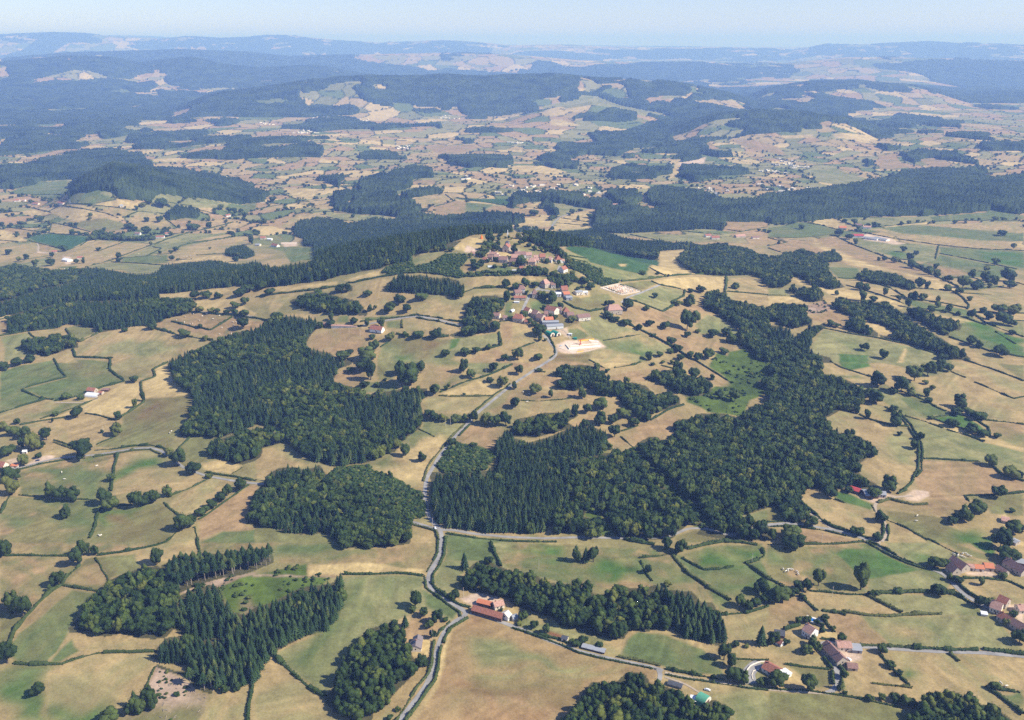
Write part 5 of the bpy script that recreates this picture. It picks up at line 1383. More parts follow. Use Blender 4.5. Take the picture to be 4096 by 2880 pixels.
# ------------------------------------------------------------------ ribbons: roads and hedges
def resample(P, step):
    d = np.concatenate([[0], np.cumsum(np.hypot(*np.diff(P, axis=0).T))]); n = max(2, int(d[-1] / step) + 1); t_ = np.linspace(0, d[-1], n)
    # light smoothing of corners
    x, y = np.interp(t_, d, P[:, 0]), np.interp(t_, d, P[:, 1])
    return np.stack([x, y], 1), d[-1]
def smooth(P, k=2):
    for _ in range(k): P = np.concatenate([P[:1], (P[:-2] + 2 * P[1:-1] + P[2:]) / 4, P[-1:]])
    return P
def frame(P):
    T_ = np.gradient(P, axis=0); T_ /= np.linalg.norm(T_, axis=1)[:, None] + 1e-9; return np.stack([-T_[:, 1], T_[:, 0]], 1)
M['asphalt'] = noisy(mat('worn_asphalt', (.30, .285, .265), .9, .1), .12, .22)
M['gravel'] = noisy(mat('pale_gravel', (.42, .34, .25), .95, .05), .8, .2)
def road(P, wd, label, name='road', m=None, off=.14):
    Q_, L_ = resample(P, 3.0); Q_ = smooth(Q_, 6); N_ = frame(Q_); V = []
    for s_ in (-1, -.33, .33, 1):
        e = Q_ + N_ * wd / 2 * s_ * (1 if abs(s_) < 1 else 1 + (rng.random((len(Q_), 1)) - .5) * .1); V.append(np.concatenate([e, (height(e[:, 0], e[:, 1]) + off)[:, None]], 1))
    n = len(Q_); V = np.concatenate(V); Fc = []
    for b in range(3):
        a = np.arange(n - 1) + b * n; Fc.append(np.stack([a, a + 1, a + 1 + n, a + n], 1))
    o = obj(name, mesh(name, V, np.concatenate(Fc)[:, ::-1], m or M['asphalt'])); tag(o, kind='structure'); return o
def hedge(P, wd, adj, X, Y):
    yc = P[:, 1].mean(); st = max(.9, yc * .0011); Q_, L_ = resample(P, st)
    if L_ < 3 or L_ > 4000: return
    Q_ = smooth(Q_, 2); N_ = frame(Q_); n = len(Q_); g = rng
    wob = vnoise(Q_[:, 0], Q_[:, 1], 8, 81); w_ = wd * (.8 + .55 * wob) * (1 + (g.random(n) - .5) * .25); h_ = min(2.2, wd * .8) * (.65 + .8 * vnoise(Q_[:, 0], Q_[:, 1], 11, 82))
    h_ = h_ * (1 + .7 * sstep(.68, .85, vnoise(Q_[:, 0], Q_[:, 1], 7, 85))); w_ = w_ * (1 + .4 * sstep(.68, .85, vnoise(Q_[:, 0], Q_[:, 1], 7, 85)))
    gap = vnoise(Q_[:, 0] + P[0, 0], Q_[:, 1], 16, 83) < .22
    h_ = np.where(gap, h_ * .25, h_); w_ = np.where(gap, w_ * .5, w_); Q_ = Q_ + N_ * ((vnoise(Q_[:, 0], Q_[:, 1], 14, 84) - .5) * 1.4)[:, None]
    prof = [(-.5, -.3), (-.56, .35), (-.36, .85), (0, 1.0), (.36, .85), (.56, .35), (.5, -.3)]; V = []
    z0 = height(Q_[:, 0], Q_[:, 1])
    for a, b in prof:
        j = (g.random((n, 3)) - .5) * .45 * min(1.3, wd / 2)
        e = Q_ + N_ * (a * w_)[:, None]; V.append(np.concatenate([e, (z0 + np.maximum(b * h_, -.3))[:, None]], 1) + j * (b > 0))
    V = np.concatenate(V); Fc = []
    for b in range(6): a = np.arange(n - 1) + b * n; Fc.append(np.stack([a, a + 1, a + 1 + n, a + n], 1))
    Fc = np.concatenate(Fc)[:, ::-1]
    # loose leaf clumps so that the outline is uneven
    nl = int(min(L_ * (3.0 if yc < 1300 else 1.2), 900)); i_ = g.integers(0, n, nl); pr = g.integers(1, 6, nl); c = V[pr * n + i_] + (g.random((nl, 3)) - .3) * .35
    e1 = g.normal(size=(nl, 3)) * .34; e2 = g.normal(size=(nl, 3)) * .34; k0 = len(V)
    LV = np.stack([c + e1, c + e2, c - e1, c - e2], 1).reshape(-1, 3); LF = np.arange(nl * 4).reshape(nl, 4) + k0
    o = obj('hedge', mesh('hedge', np.concatenate([V, LV]), np.concatenate([Fc, LF]), M['hedge'])); tag(o, None, 'hedge', 'field hedges'); want(o, adj, X, Y)
nr = 0
for it, W in zip(items, wpos):
    if it[0] in 'RH':
        jump = np.hypot(*np.diff(W, axis=0).T); lim = 5 * np.median(jump) + W[:-1, 1] * .05; bad = np.nonzero(jump > lim)[0]
        if len(bad): W = W[:bad[0] + 1] if bad[0] > len(W) / 2 else W[bad[-1] + 1:]
        if len(W) < 2: continue
    if it[0] == 'R':
        wd = float(it[1]); road(W, wd, '', 'road' if wd >= 3.3 else 'track', M['asphalt'] if wd >= 3.3 else M['gravel'], .14 + .012 * (nr % 6)); nr += 1
    elif it[0] == 'H':
        wd = float(it[1]); c = it[2][len(it[2]) // 2]
        d = np.hypot(*(W[-1] - W[0])); L_ = np.hypot(*np.diff(W, axis=0).T).sum()
        ln_ = 'long' if L_ > 170 else 'short' if L_ < 70 else 'medium-length'
        sh = 'straight' if d > .975 * L_ else 'bending'
        hedge(W, wd * .92, f'{ln_} {sh} ' + ('bushy' if wd >= 2.6 else 'low green' if wd > 1.5 else 'thin') + ' hedge', c[0], c[1])
# brown tree-lined lane verges stay as ground colour

# ------------------------------------------------------------------ buildings
M['tile_red'] = noisy(mat('clay_tiles_red', (.35, .145, .095), .85), 1.2, .35)
M['tile_brown'] = noisy(mat('clay_tiles_brown', (.27, .16, .13), .85), 1.2, .35)
M['tile_pink'] = noisy(mat('clay_tiles_pink', (.46, .27, .205), .85), 1.2, .3)
M['tile_orange'] = noisy(mat('new_tiles_orange', (.56, .20, .10), .8), 3, .2)
M['tile_grey'] = noisy(mat('weathered_grey_tiles', (.21, .175, .17), .85), 3, .25)
M['slate'] = noisy(mat('slate', (.085, .09, .105), .6), 3, .2)
M['fibre'] = noisy(mat('fibre_cement', (.33, .34, .36), .8), 2, .15)
M['white_sheet'] = noisy(mat('white_sheet', (.78, .79, .82), .6), 2, .08)
M['red_sheet'] = noisy(mat('red_sheet', (.45, .07, .07), .6), 2, .15)
M['green_cloth'] = noisy(mat('green_cloth', (.03, .26, .19), .7), 1.2, .15)
M['green_pale'] = noisy(mat('pale_green_cloth', (.10, .33, .22), .7), 1.2, .12)
M['stone'] = noisy(mat('rubble_stone', (.50, .42, .33), .95), 2.5, .25, bump=.3)
M['render'] = noisy(mat('cream_render', (.74, .66, .54), .9), 1, .1)
M['white'] = noisy(mat('white_render', (.80, .78, .74), .9), 1, .05)
M['glass'] = mat('window_glass', (.03, .035, .045), .15, .6)
M['wood'] = noisy(mat('brown_wood', (.14, .08, .05), .8), 3, .3)
M['solar'] = mat('solar_panel', (.012, .016, .04), .25, .6)
M['brick'] = noisy(mat('brick', (.34, .15, .10), .9), 4, .2)
M['sand'] = noisy(mat('sandy_concrete', (.60, .48, .37), .95), .7, .2)
M['yellow'] = mat('yellow_paint', (.75, .42, .03), .6); M['water'] = mat('pool_water', (.02, .16, .50), .08, .5)
M['metal'] = mat('galvanised_metal', (.45, .46, .48), .4, .5); M['carw'] = mat('white_car_paint', (.75, .76, .78), .3, .5)
M['card'] = mat('dark_car_paint', (.04, .06, .12), .3, .5); M['tyre'] = mat('rubber', (.02, .02, .02), .9); M['orange'] = mat('orange_cloth', (.85, .22, .03), .7)
M['hide'] = mat('cream_hide', (.78, .72, .60), .9); M['blue'] = mat('blue_cloth', (.03, .2, .45), .6); M['crane'] = mat('red_paint', (.5, .06, .03), .5)
def bx(x0, x1, y0, y1, z0, z1):
    V = [(x, y, z) for z in (z0, z1) for y in (y0, y1) for x in (x0, x1)]
    return V, [(0, 2, 3, 1), (4, 5, 7, 6), (0, 1, 5, 4), (1, 3, 7, 5), (3, 2, 6, 7), (2, 0, 4, 6)]
def join(parts):
    V = []; Fc = []
    for v, f in parts:
        k = len(V); V += list(v); Fc += [tuple(i + k for i in q) for q in f]
    return V, Fc
def P2(X, Y): x, y = ground([X], [Y]); return float(x[0]), float(y[0])
def tile(r, c): return lambda x, y: (c * 574 + x * .25, r * 403.5 + y * .25)
def crop(x, y): return (980.9 + x * .18335, 493.3 + y * .18335)
def ends(a, b):
    p, q = P2(*a), P2(*b)
    if p[1] > q[1]: sw = True; p, q = q, p; a, b = b, a
    else: sw = False
    sl = math.hypot(p[0], p[1], H); lim = 1.5 * math.hypot(b[0] - a[0], b[1] - a[1]) / F * sl + 5; d = math.hypot(q[0] - p[0], q[1] - p[1])
    if d > lim: q = (p[0] + (b[0] - a[0]) / F * sl, p[1] + min(abs(q[1] - p[1]), lim * .5))
    return (q, p) if sw else (p, q)
def house(label, a, b, wd, hw=3.6, pitch=.72, roof='tile_red', wall='stone', nwin=4, hip=0, chim=1, door=True, name='house', cat='house', group=None, solar=False, over=.45):
    (x0, y0), (x1, y1) = ends(a, b); L_ = max(math.hypot(x1 - x0, y1 - y0), 4.5); rz = math.atan2(y1 - y0, x1 - x0); cx, cy = (x0 + x1) / 2, (y0 + y1) / 2
    zs = height(np.array([x0, x1, cx]), np.array([y0, y1, cy])); z = float(zs.min()); hw = hw + float(zs.max() - zs.min()) * .6
    root = empty(name, (cx, cy, z - .3), rz); tag(root, label, cat, group); l, w2 = L_ / 2, wd / 2; rh = w2 * pitch; hw += .3
    V = [(-l, -w2, 0), (l, -w2, 0), (l, w2, 0), (-l, w2, 0), (-l, -w2, hw), (l, -w2, hw), (l, w2, hw), (-l, w2, hw)]
    hp = hip * w2
    if hip: Fc = [(0, 1, 5, 4), (1, 2, 6, 5), (2, 3, 7, 6), (3, 0, 4, 7), (4, 5, 6, 7)]
    else: V += [(-l, 0, hw + rh), (l, 0, hw + rh)]; Fc = [(0, 1, 5, 4), (1, 2, 6, 9, 5), (2, 3, 7, 6), (3, 0, 4, 8, 7)]
    obj('wall', mesh('wall', V, Fc, M[wall]), root)
    # roof: two (or four) slabs with thickness and overhang
    o_ = over; dz = o_ * pitch; th = .18; e = l + (.3 if not hip else o_)
    top = [(-e, -w2 - o_, hw - dz + .03), (e, -w2 - o_, hw - dz + .03), (e, w2 + o_, hw - dz + .03), (-e, w2 + o_, hw - dz + .03), (-e + hp, 0, hw + rh + .03), (e - hp, 0, hw + rh + .03)]
    V = top + [(x, y, zz + th) for x, y, zz in top]
    Fc = [(6, 7, 11, 10), (8, 9, 10, 11), (0, 4, 5, 1), (2, 5, 4, 3), (0, 1, 7, 6), (2, 3, 9, 8), (1, 2, 8, 7), (3, 0, 6, 9)]
    if hip: Fc += [(7, 8, 11), (9, 6, 10), (1, 5, 2), (3, 4, 0)]
    else: Fc = Fc[:6] + [(1, 5, 11, 7), (5, 2, 8, 11), (3, 4, 10, 9), (4, 0, 6, 10)]
    ro = obj('roof', mesh('roof', V, Fc, M[roof]), root)
    for i in range(chim):
        cxx = (-l * .6, l * .55, 0)[i]; v, f = bx(cxx - .35, cxx + .35, -.3, .3, hw + rh * .5, hw + rh + 1.0); v2, f2_ = bx(cxx - .45, cxx + .45, -.4, .4, hw + rh + 1.0, hw + rh + 1.15)
        obj('chimney', mesh('chimney', *join([(v, f), (v2, f2_)]), M['brick']), ro)
    if solar: v = [(-l + 1, -w2 + .3, 0), (l * .1, -w2 + .3, 0), (l * .1, -.5, 0), (-l + 1, -.5, 0)]; v = [(x, y, hw + rh * (1 - abs(y) / w2) + .3) for x, y, _ in v]; obj('solar_panel', mesh('solar_panel', v + [(x, y, zz - .06) for x, y, zz in v], [(0, 1, 2, 3), (0, 4, 5, 1), (1, 5, 6, 2), (2, 6, 7, 3), (3, 7, 4, 0), (7, 6, 5, 4)], M['solar']), ro)
    for i in range(nwin):
        side = -1 if i % 2 == 0 else 1; k_ = i // 2; xx = -l + L_ * (k_ + .7) / (nwin / 2 + .4); yy = side * (w2 + .02)
        v, f = bx(xx - .5, xx + .5, yy - .04, yy + .04, hw * .35 + .2, hw * .35 + 1.6); obj('window', mesh('window', v, f, M['glass']), root)
    if nwin >= 2:
        for s_ in (-1, 1): v, f = bx(s_ * (l + .02) - .04, s_ * (l + .02) + .04, -.5, .5, hw * .62, hw * .62 + 1.2); obj('window', mesh('window', v, f, M['glass']), root)
    if door: v, f = bx(l * .1, l * .1 + 1.1, -w2 - .07, -w2 + .02, .2, 2.4); obj('door', mesh('door', v, f, M['wood']), root)
    return root
def tunnel(label, a, b, wd, m, end='render', name='tunnel_barn', cat='barn', h=None):
    (x0, y0), (x1, y1) = P2(*a), P2(*b); L_ = math.hypot(x1 - x0, y1 - y0); rz = math.atan2(y1 - y0, x1 - x0); cx, cy = (x0 + x1) / 2, (y0 + y1) / 2; z = hz(cx, cy) - .4
    root = empty(name, (cx, cy, z), rz); tag(root, label, cat); h = h or wd * .55; n = 14; V = []; l = L_ / 2; ns = 10
    for i in range(ns + 1):
        for j in range(n + 1): an = math.pi * j / n; V.append((-l + L_ * i / ns, math.cos(an) * wd / 2, math.sin(an) ** .8 * h + (.07 if i % 2 else 0)))
    Fc = [(i * (n + 1) + j, i * (n + 1) + j + 1, (i + 1) * (n + 1) + j + 1, (i + 1) * (n + 1) + j) for i in range(ns) for j in range(n)]
    obj('cover', mesh('cover', V, Fc, m, smooth=True), root)
    for s_ in (-1, 1):
        k_ = 0 if s_ < 0 else ns * (n + 1); v = [(V[k_ + j][0] - s_ * .15, V[k_ + j][1] * .98, V[k_ + j][2] * .98) for j in range(n + 1)]; obj('end_wall', mesh('end_wall', v, [tuple(range(n + 1))], M[end]), root)
    for s_ in (-1, 1): v, f = bx(s_ * (l + .02) - .05, s_ * (l + .02) + .05, -wd * .18, wd * .18, .1, h * .6); obj('door', mesh('door', v, f, M['wood']), root)
    return root
def patio(a_list, m='sand', name='yard', h=.12):
    P_ = [P2(*a) for a in a_list]; n = len(P_); V = [(x, y, hz(x, y) + h) for x, y in P_] + [(x, y, hz(x, y) - .4) for x, y in P_]
    o = obj(name, mesh(name, V, [tuple(range(n))] + [(i, (i + 1) % n, (i + 1) % n + n, i + n) for i in range(n)], M[m])); tag(o, kind='structure'); return o
def garden_wall(label, pts, h=1.2, th=.35, m='stone', name='garden_wall', cat='wall'):
    P_ = np.array([P2(*p) for p in pts]); Q_, L_ = resample(P_, 2.5); N_ = frame(Q_); z0 = height(Q_[:, 0], Q_[:, 1]); n = len(Q_)
    cols = [np.concatenate([Q_ + N_ * s_ * th / 2, (z0 + zz)[:, None]], 1) for s_, zz in ((-1, -.4), (-1, h), (1, h), (1, -.4))]
    V = np.concatenate(cols); Fc = np.concatenate([np.stack([np.arange(n - 1) + b * n, np.arange(n - 1) + 1 + b * n, np.arange(n - 1) + 1 + (b + 1) * n, np.arange(n - 1) + (b + 1) * n], 1) for b in range(3)])[:, ::-1]
    return tag(obj(name, mesh(name, V, Fc, M[m])), label, cat)
def car(label, p, rz, m):
    x, y = P2(*p); z = hz(x, y) + .12; root = empty('parked_car', (x, y, z), rz); tag(root, label, 'car', 'parked cars')
    prof = [(-2.1, .35), (-2.15, .8), (-1.3, .92), (-.75, 1.42), (.95, 1.45), (1.7, .98), (2.1, .85), (2.1, .35)]; n = len(prof)
    V = [(a, s_ * (.85 if b < 1.2 else .68), b) for s_ in (-1, 1) for a, b in prof]; Fc = [tuple(range(n))[::-1], tuple(range(n, 2 * n))] + [(i, (i + 1) % n, (i + 1) % n + n, i + n) for i in range(n)]
    obj('body', mesh('body', V, Fc, m), root)
    v, f = bx(-.95, 1.15, -.80, .80, .98, 1.32); obj('window', mesh('window', v, f, M['glass']), root)
    for a in (-1.35, 1.35):
        for s_ in (-.78, .78):
            V = [(a + math.cos(t_) * .33, s_ + q * .12, .33 + math.sin(t_) * .33) for q in (-1, 1) for t_ in np.linspace(0, 5.71, 11)]
            obj('wheel', mesh('wheel', V, [tuple(range(11)), tuple(range(21, 10, -1))] + [(i, (i + 1) % 11, (i + 1) % 11 + 11, i + 11) for i in range(11)], M['tyre']), root)
    return root
B = house
t33, t32, t31, t20, t23, t13, t12, t11, t10 = tile(3, 3), tile(3, 2), tile(3, 1), tile(2, 0), tile(2, 3), tile(1, 3), tile(1, 2), tile(1, 1), tile(1, 0)
# farm at the road fork
B('long red-roofed farm building beside the road fork', t31(1950, 640), t31(2215, 718), 6.6, 3.6, .75, 'tile_red', 'wood', 8, chim=0, name='farm_building', cat='barn')
B('orange-roofed open shed behind the long farm building', t31(1990, 568), t31(2112, 598), 5, 2.8, .45, 'tile_orange', 'wood', 2, chim=0, name='farm_shed', cat='shed')
B('small tiled farmhouse with cream gable behind the long farm building', t31(2130, 612), t31(2215, 590), 6.5, 3.4, .75, 'tile_pink', 'render', 4)
B('white gabled house end at the right of the long farm building', t31(2228, 716), t31(2262, 690), 7, 4.2, .6, 'render', 'white', 4, chim=0, name='house')
B('small grey-roofed hut with cream wall in the roadside garden', t32(0, 715), t32(40, 700), 5, 2.4, .6, 'fibre', 'render', 2, chim=0, door=False, name='garden_hut', cat='hut')
car('dark blue car parked in the pink farmyard', t31(2110, 535), .2, M['card'])
car('white car parked beside the striped field gateway', t32(1752, 1350), 2.8, M['carw'])
car('white van-like car at the forest crossroads', tile(2, 1)(1608, 1512), 1.8, M['carw'])
# house with solar roof
B('square house wing with dark solar roof beside the round wood', t31(1440, 945), t31(1432, 1005), 8.5, 3.2, .55, 'tile_grey', 'render', 4, chim=1, solar=True)
B('long wing of the solar house with brown roof', t31(1455, 900), t31(1450, 940), 7, 3.2, .6, 'tile_grey', 'render', 2, chim=0, solar=True, name='house_wing', cat='house')
# garden strip
B('small dark-roofed garden shed with pink front on the lane', t32(455, 895), t32(492, 905), 4, 2.6, .5, 'slate', 'render', 2, chim=0, name='garden_shed', cat='shed')
B('long low shed with pale roof on the lane', t32(632, 958), t32(835, 1010), 4.5, 1.6, .3, 'fibre', 'wood', 6, chim=0, door=False, name='poultry_shed', cat='shed')
B('long dark feed shelter in the brown field below the lane', t32(1400, 1290), t32(1525, 1325), 4, 1.6, .3, 'slate', 'fibre', 4, chim=0, door=False, name='feed_shelter', cat='shelter')
tunnel('pale green tunnel barn at the bottom beside the wood', t32(1668, 1425), t32(1755, 1470), 11, M['green_pale'], h=5.5)
for j, (a, b) in enumerate(((1620, 1425), (1632, 1452))):
    B(('upper' if j == 0 else 'lower') + ' white crate-like tank beside the pale green tunnel barn', t32(a, b), t32(a + 22, b + 4), 2.6, 1.8, .1, 'white_sheet', 'white', 0, chim=0, door=False, name='water_tank', cat='tank')
# pool house group
B('white-walled house with pink roof beside the swimming pool', t33(335, 830), t33(412, 880), 9.5, 5.2, .75, 'tile_pink', 'white', 6)
B('dark slate-roofed barn left of the pool house', t33(55, 850), t33(145, 862), 7, 2.6, .6, 'slate', 'wood', 2, chim=0, name='barn', cat='barn')
B('tiny red-roofed white hut below the slate barn', t33(92, 930), t33(118, 945), 4.5, 2.6, .8, 'tile_red', 'white', 2, chim=0, name='garden_hut', cat='hut')
B('long brown-roofed farmhouse beside the lane', t33(515, 975), t33(665, 1130), 9, 4.2, .8, 'tile_brown', 'stone', 10, chim=2)
B('pink-roofed wing at the far end of the long farmhouse yard', t33(610, 968), t33(735, 972), 8, 3.6, .6, 'tile_pink', 'render', 4, chim=1, name='house_wing')
B('blue-grey metal shed right of the pink-roofed wing', t33(745, 982), t33(832, 990), 8, 2.6, .12, 'fibre', 'fibre', 0, chim=0, name='metal_shed', cat='shed')
B('low red-roofed outbuilding at the near end of the farm yard', t33(705, 1148), t33(795, 1155), 6, 2.6, .6, 'tile_brown', 'stone', 2, chim=0, name='outbuilding', cat='outbuilding')
B('red-roofed villa inside the curved grey drive', t33(-30, 1150), t33(100, 1220), 9.5, 3.4, .6, 'tile_red', 'white', 6)
B('white conservatory at the right end of the villa', t33(125, 1190), t33(185, 1235), 6, 2.6, .2, 'white_sheet', 'white', 2, chim=0, name='conservatory', cat='conservatory')
car('white car in the long farmhouse courtyard', t33(722, 1075), -.9, M['carw'])
# swimming pool
pool = empty('swimming_pool', (*P2(*t33(412, 722)), hz(*P2(*t33(412, 722)))), -.55); tag(pool, 'blue swimming pool with pale surround beside the white-walled house', 'swimming pool')
v, f = bx(-6.5, 6.5, -4, 4, -.3, .25); obj('surround', mesh('surround', v, f, M['render']), pool); v, f = bx(-4.4, 4.4, -2.1, 2.1, .1, .262); obj('water_surface', mesh('water_surface', v, f, M['water']), pool)
# curved drive
arc = [t32(2230, 1105), t32(2160, 1130), t32(2115, 1180), t32(2115, 1240), t32(2150, 1290)]
pw = np.array([P2(*a) for a in arc]); road(pw, 9, '', 'driveway', M['asphalt'], .12)
garden_wall('cream curved wall around the grey drive', [t32(2296, 1092), t32(2220, 1095), t32(2140, 1128), t32(2095, 1185)], .9, .7, 'render')
garden_wall('cream inner curb wall of the grey drive', [t32(2215, 1162), t32(2165, 1172), t32(2148, 1215), t32(2160, 1255)], .5, .5, 'render')
# farms on the right
B('dark red steep barn of the orange-roofed farm', t33(1645, 210), t33(1770, 292), 9.5, 4.4, .85, 'tile_brown', 'stone', 4, chim=0, name='barn', cat='barn')
B('dark-roofed gabled barn at the road end of the orange-roofed farm', t33(1625, 270), t33(1690, 320), 9, 4.0, .9, 'tile_brown', 'stone', 2, chim=0, name='barn', cat='barn')
B('pale orange roofed shed, left of the orange-roofed row', t33(1775, 255), t33(1840, 262), 6.5, 3.0, .5, 'tile_pink', 'render', 2, chim=0, name='farm_shed', cat='shed')
B('bright orange roofed shed, middle of the farm row', t33(1845, 262), t33(1925, 268), 7, 3.0, .5, 'tile_orange', 'render', 2, chim=0, name='farm_shed', cat='shed')
B('wide orange roofed shed, right of the farm row', t33(1930, 255), t33(2010, 262), 8.5, 3.4, .5, 'tile_orange', 'stone', 2, chim=0, name='farm_shed', cat='shed')
B('narrow brown-roofed outbuilding right of the orange-roofed farm', t33(2050, 262), t33(2140, 318), 6, 2.8, .7, 'tile_brown', 'stone', 2, chim=0, name='outbuilding', cat='outbuilding')
B('long dark brown barn near the right edge above the hedge', t33(2130, 220), t33(2300, 322), 9, 4.0, .85, 'tile_brown', 'stone', 6, chim=1, name='barn', cat='barn')
B('grey flat-roofed shed behind the long dark barn', t33(2215, 205), t33(2310, 225), 8, 3, .15, 'fibre', 'wood', 2, chim=0, name='metal_shed', cat='shed')
B('large pink-roofed farmhouse with cream gable at the right edge', t33(1995, 615), t33(2090, 650), 10, 4.4, .8, 'tile_pink', 'render', 6)
B('red-roofed barn behind the pink-roofed farmhouse', t33(2065, 560), t33(2150, 600), 9, 4.4, .75, 'tile_red', 'stone', 4, chim=0, name='barn', cat='barn')
B('long red-roofed range below the pink-roofed farmhouse', t33(2075, 700), t33(2180, 765), 8, 3.6, .75, 'tile_red', 'stone', 6, chim=1, name='farm_building', cat='barn')
B('long red-roofed range running out of the right edge', t33(2185, 765), t33(2300, 830), 8, 3.8, .8, 'tile_brown', 'stone', 4, chim=0, name='farm_building', cat='barn')
B('salmon-roofed house in the walled yard at the right edge', t33(2225, 640), t33(2330, 640), 8, 3.6, .6, 'tile_pink', 'render', 4)
B('small white flat-roofed hut left of the right-edge farm', t33(1915, 668), t33(1955, 674), 4, 1.8, .15, 'white_sheet', 'render', 0, chim=0, door=False, name='garden_hut', cat='hut')
B('pale flat-roofed ruin in the trees at the upper right edge', t23(2090, 1440), t23(2160, 1455), 9, 2.6, .2, 'tile_pink', 'stone', 0, chim=0, name='ruined_cottage', cat='ruin')
B('broken stone annex of the ruined cottage', t33(2180, 15), t33(2240, 45), 7, 2.8, .3, 'fibre', 'stone', 2, chim=0, name='ruined_cottage', cat='ruin')
# farm with sandy yard
B('bright red metal shed beside the big wood', t23(732, 1165), t23(822, 1195), 8, 3, .35, 'red_sheet', 'wood', 0, chim=0, name='metal_shed', cat='shed')
B('long grey-roofed stable left of the sandy yard', t23(850, 1215), t23(965, 1215), 13, 3.4, .35, 'fibre', 'wood', 4, chim=0, name='stable', cat='stable')
B('grey-roofed cream cottage at the sandy yard', t23(985, 1215), t23(1050, 1220), 8, 3.2, .5, 'fibre', 'render', 4, chim=1)
# left edge
B('steep red-roofed cottage at the left edge', t20(-10, 965), t20(60, 975), 9, 3.8, .95, 'tile_red', 'render', 4)
B('orange low-roofed annex of the left edge cottage', t20(108, 960), t20(172, 955), 6, 2.4, .4, 'tile_orange', 'render', 2, chim=0, name='house_wing')
B('small white shed in the trees above the left edge cottage', t20(208, 835), t20(248, 830), 5, 2.6, .4, 'white_sheet', 'white', 0, chim=0, name='garden_shed', cat='shed')
car('dark car parked by the gravel forecourt at left', t20(338, 905), .2, M['card'])
tunnel('white arched hangar roof of the field barn', t20(780, 318), t20(885, 322), 10, M['white_sheet'], 'metal', 'hangar', 'hangar', 4.2)
B('red-roofed byre behind the white hangar', t20(795, 285), t20(865, 290), 8, 3.4, .7, 'tile_red', 'stone', 2, chim=0, name='byre', cat='barn')
B('small red-roofed lean-to right of the white hangar', t20(893, 305), t20(925, 305), 6, 2.6, .5, 'tile_red', 'stone', 0, chim=0, name='outbuilding', cat='outbuilding')
B('brown hay shelter behind the white hangar barn', t20(922, 278), t20(982, 275), 6, 2.4, .3, 'tile_brown', 'wood', 0, chim=0, name='hay_shelter', cat='shelter')
